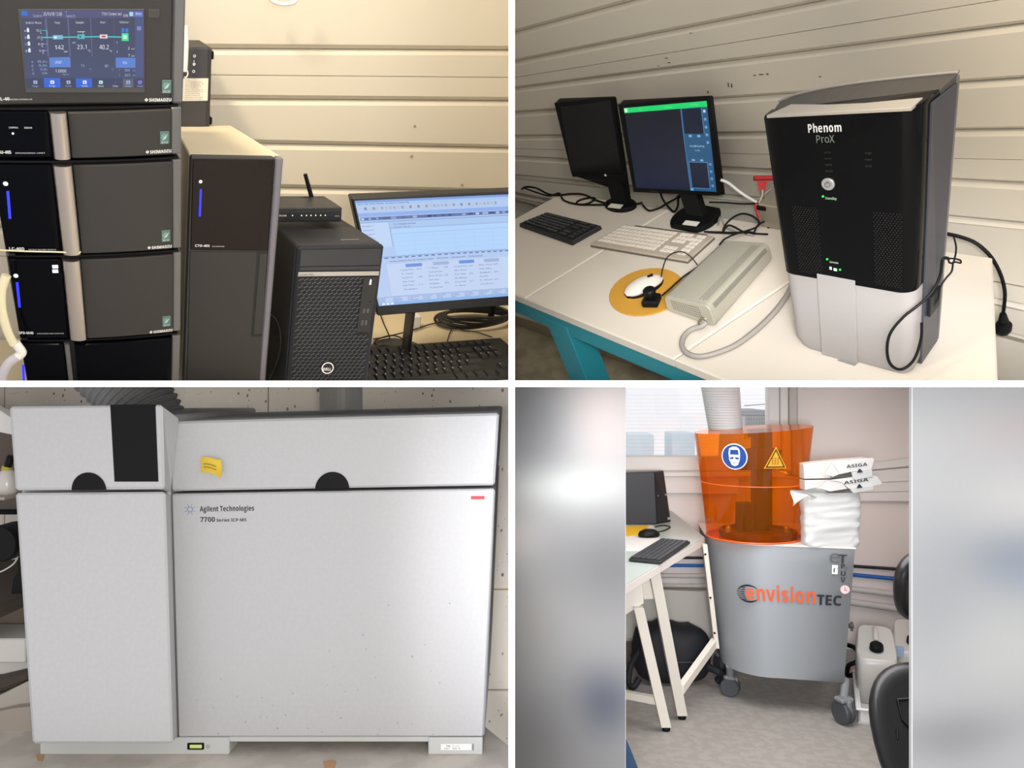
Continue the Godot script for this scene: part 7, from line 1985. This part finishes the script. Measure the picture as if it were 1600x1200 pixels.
		m = mb(); m.xf = ct * Transform3D(Basis(Vector3.RIGHT, 0.34), Vector3(0, h * 0.82, 0.05)); m.lathe([Vector2(0, 0), Vector2(0.030, 0), Vector2(0.030, 0.004), Vector2(0.028, 0.022), Vector2(0.024, 0.026), Vector2(0, 0.026)], 24)
		part("cap", m, black, null, "black screw cap")
		m = mb(); m.xf = ct; m.tube([Vector3(0, h * 0.90, -0.0), Vector3(0, h * 0.98, -0.025), Vector3(0, h * 1.01, -0.07), Vector3(0, h * 1.0, -0.1)], 0.012, 8)
		part("handle", m, M("canister_plastic"))
		if k == 1:
			m = mb(); m.xf = ct; m.box(Vector3(-0.08, h * 0.62, 0.1), Vector3(-0.045, h * 0.78, 0.123)); part("label_plate", m, M("label_blue", C("9fb4cf"), 0.6))
	m = mb(); m.tube([Vector3(1.5952, 0.1803, -0.35), Vector3(1.605, 0.184, -0.3), Vector3(1.626, 0.154, -0.3), Vector3(1.614, 0.118, -0.3), Vector3(1.5861, 0.0932, -0.32), Vector3(1.5922, 0.0375, -0.35), Vector3(1.605, 0.058, -0.3)], 0.011, 8)
	solo("black_hose", "black hose coiling down behind the printer's right side", "hose", B, Vector3(1.5921, 0.045, -0.32), m, black)
	m = mb(); m.tube([Vector3(1.6013, 0.2715, -0.35), Vector3(1.6195, 0.2715, -0.35)], 0.012, 8, 1); m.tube([Vector3(1.6134, 0.2897, -0.35), Vector3(1.6134, 0.2472, -0.35)], 0.006, 8, 1)
	solo("valve", "small grey valve behind the printer's right edge", "valve", B, Vector3(1.6104, 0.2472, -0.35), m, M("valve_grey", C("77777a"), 0.4, 0.4))
	# ---- chair
	o = thing("lab_chair", "black moulded laboratory chair at the right, seen from above its seat", "chair", B, Vector3(1.3, 0, 1.1))
	var seat := M("chair_black", C("151617"), 0.32)
	var pad := func(t: Transform3D, rx: float, ry: float, th: float) -> Mb:
		var n := mb()
		n.xf = t
		var rr := []
		for e in [[0.80, -1.0], [0.97, -0.6], [1.0, 0.0], [0.96, 0.55], [0.88, 0.82], [0.74, 0.66], [0.5, 0.50], [0.2, 0.42]]:
			var g := []
			for i in 40:
				var a := TAU * i / 40.0
				var c := signf(cos(a)) * pow(absf(cos(a)), 0.82)
				var s := signf(sin(a)) * pow(absf(sin(a)), 0.82)
				g.append(Vector3(rx * e[0] * c, ry * e[0] * s, th * e[1]))
			rr.append(g)
		n.loft(rr, 1)
		return n
	var st := at(Vector3(1.3342, 0.2954, 0.98), -0.25, -0.75, 0.12)
	var sp := part("seat", pad.call(st, 0.185, 0.262, 0.032), seat)
	m = mb(); m.xf = st
	for q in [[Vector2(-0.085, 0.06), Vector2(-0.085, 0.125)], [Vector2(-0.085, 0.125), Vector2(-0.03, 0.13)], [Vector2(-0.085, 0.06), Vector2(-0.055, 0.015)], [Vector2(-0.055, 0.015), Vector2(0.0, 0.005)], [Vector2(-0.06, -0.03), Vector2(-0.065, -0.11)], [Vector2(-0.11, 0.03), Vector2(-0.115, 0.0)]]:
		m.tube([Vector3(q[0].x, q[0].y, 0.022), Vector3(q[1].x, q[1].y, 0.022)], 0.0035, 6, 1)
	part("ridge", m, seat, sp, "", "stuff")
	part("backrest", pad.call(at(Vector3(1.4546, 0.7052, 0.65), 0.35, 0.08, 0.1), 0.118, 0.128, 0.03), seat)
	m = mb(); m.tube([Vector3(1.49, 0.5948, 0.62), Vector3(1.5138, 0.4738, 0.6), Vector3(1.4513, 0.3458, 0.75)], 0.016, 8); part("back_support", m, black)
	var cb := Vector3(1.31, 0, 0.98)
	m = mb(); m.xf = at(cb); m.lathe([Vector2(0, 0.06), Vector2(0.03, 0.06), Vector2(0.03, 0.2), Vector2(0.018, 0.2), Vector2(0.018, 0.34), Vector2(0, 0.34)], 16); part("column", m, black)
	for i in 5:
		var a := TAU * i / 5.0 + 0.2
		m = mb(); m.xf = at(cb, a); m.loft([[Vector3(0.02, 0.06, 0.02), Vector3(0.02, 0.06, -0.02), Vector3(0.02, 0.10, -0.02), Vector3(0.02, 0.10, 0.02)], [Vector3(0.24, 0.05, 0.014), Vector3(0.24, 0.05, -0.014), Vector3(0.24, 0.07, -0.014), Vector3(0.24, 0.07, 0.014)]], -1)
		var lg := part("leg", m, black)
		m = mb(); m.xf = at(cb, a) * Transform3D(Basis(Vector3.RIGHT, PI / 2), Vector3(0.24, 0.025, -0.012)); m.lathe([Vector2(0, 0), Vector2(0.025, 0), Vector2(0.025, 0.024), Vector2(0, 0.024)], 16); part("wheel", m, black, lg)
	# ---- a person's knee at the lower left corner
	o = thing("person", "person in blue jeans of whom only one trouser leg shows at the lower left", "person", B, Vector3(0.3629, 0.0469, 1.05))
	m = mb()
	var lr := []
	for e in [[Vector3(0.2942, 0.3412, 1.05), 0.055], [Vector3(0.3099, 0.2902, 1.05), 0.062], [Vector3(0.3256, 0.2333, 1.05), 0.068], [Vector3(0.3452, 0.1646, 1.05), 0.066], [Vector3(0.3629, 0.1058, 1.05), 0.062], [Vector3(0.3609, 0.0273, 1.05), 0.066]]:
		var g := []
		for n in 24:
			var a := TAU * n / 24.0
			g.append(e[0] + Vector3(e[1] * sin(a) * (1.0 + 0.06 * sin(a * 3.0)), 0.006 * sin(a * 2.0), e[1] * cos(a)))
		lr.append(g)
	lr.reverse()
	m.loft(lr, 1)
	part("trouser_leg", m, mottled("denim", C("1f3a55"), C("2b4a68"), 40.0, 0.05, 0.9))

# printed panels standing in for the blurred bars beside the printer view
func screens(B: String):
	var specs := [
		[0.0012, 0.2602, "printed panel standing in for the blurred grey bar left of the printer bay", C("8f8e8c"), [[0.2, 0.11, 0.32, 0.12, C("3f4046")], [0.80, 0.06, 0.30, 0.16, C("b9aaa2")], [0.5, 0.27, 0.6, 0.06, C("c9cec8")], [0.05, 0.40, 0.3, 0.08, C("b9b4ae")], [0.85, 0.46, 0.55, 0.12, C("5c5c5c")], [0.15, 0.62, 0.3, 0.10, C("8e8c86")], [0.8, 0.83, 0.3, 0.09, C("464b58")], [0.25, 0.90, 0.4, 0.12, C("777675")]]],
		[0.9135, 1.30, "printed panel standing in for the pale blurred bar right of the printer bay", C("b3b3b1"), [[0.1, 0.10, 0.3, 0.12, C("b0b2b0")], [0.75, 0.12, 0.5, 0.07, C("b9b0ae")], [0.85, 0.30, 0.5, 0.10, C("cfccc6")], [0.6, 0.46, 0.4, 0.08, C("8b929a")], [0.95, 0.49, 0.3, 0.06, C("98a3b2")], [0.1, 0.55, 0.3, 0.2, C("9fa0a1")], [0.8, 0.70, 0.5, 0.12, C("c4c4be")], [0.25, 0.92, 0.4, 0.07, C("8f8f90")], [0.95, 0.98, 0.5, 0.08, C("c2c2c2")]]]]
	for k in 2:
		var s: Array = specs[k]
		var im := Image.create(64, 192, false, Image.FORMAT_RGB8)
		for y in 192:
			for x in 64:
				var c: Color = s[3]
				var u := (x + 0.5) / 64.0
				var v := (y + 0.5) / 192.0 * 1.62
				for b in s[4]:
					var g := exp(-(pow((u - b[0]) / b[2], 2.0) + pow((v - b[1]) / b[3], 2.0)))
					c = c.lerp(b[4], g * 0.9)
				im.set_pixel(x, y, Color(c.r * 0.75, c.g * 0.75, c.b * 0.75))
		var o := thing("blurred_bar_panel", s[2], "screen panel", B, Vector3((s[0] + s[1]) / 2, 0, 1.69))
		var m := mb(); m.box(Vector3(s[0], 0.0, 1.684), Vector3(s[1], 1.4166, 1.6995), 0.0015); part("panel", m, M("panel_edge_grey", C("b5b5b4"), 0.4))
		m = mb(); m.rect(s[0] + 0.0014, 0.002, s[1] - 0.0014, 1.4163, 1.7, 1); part("print", m, printed("screen_print_%d" % k, im, 0.45), null, "soft blurred print")
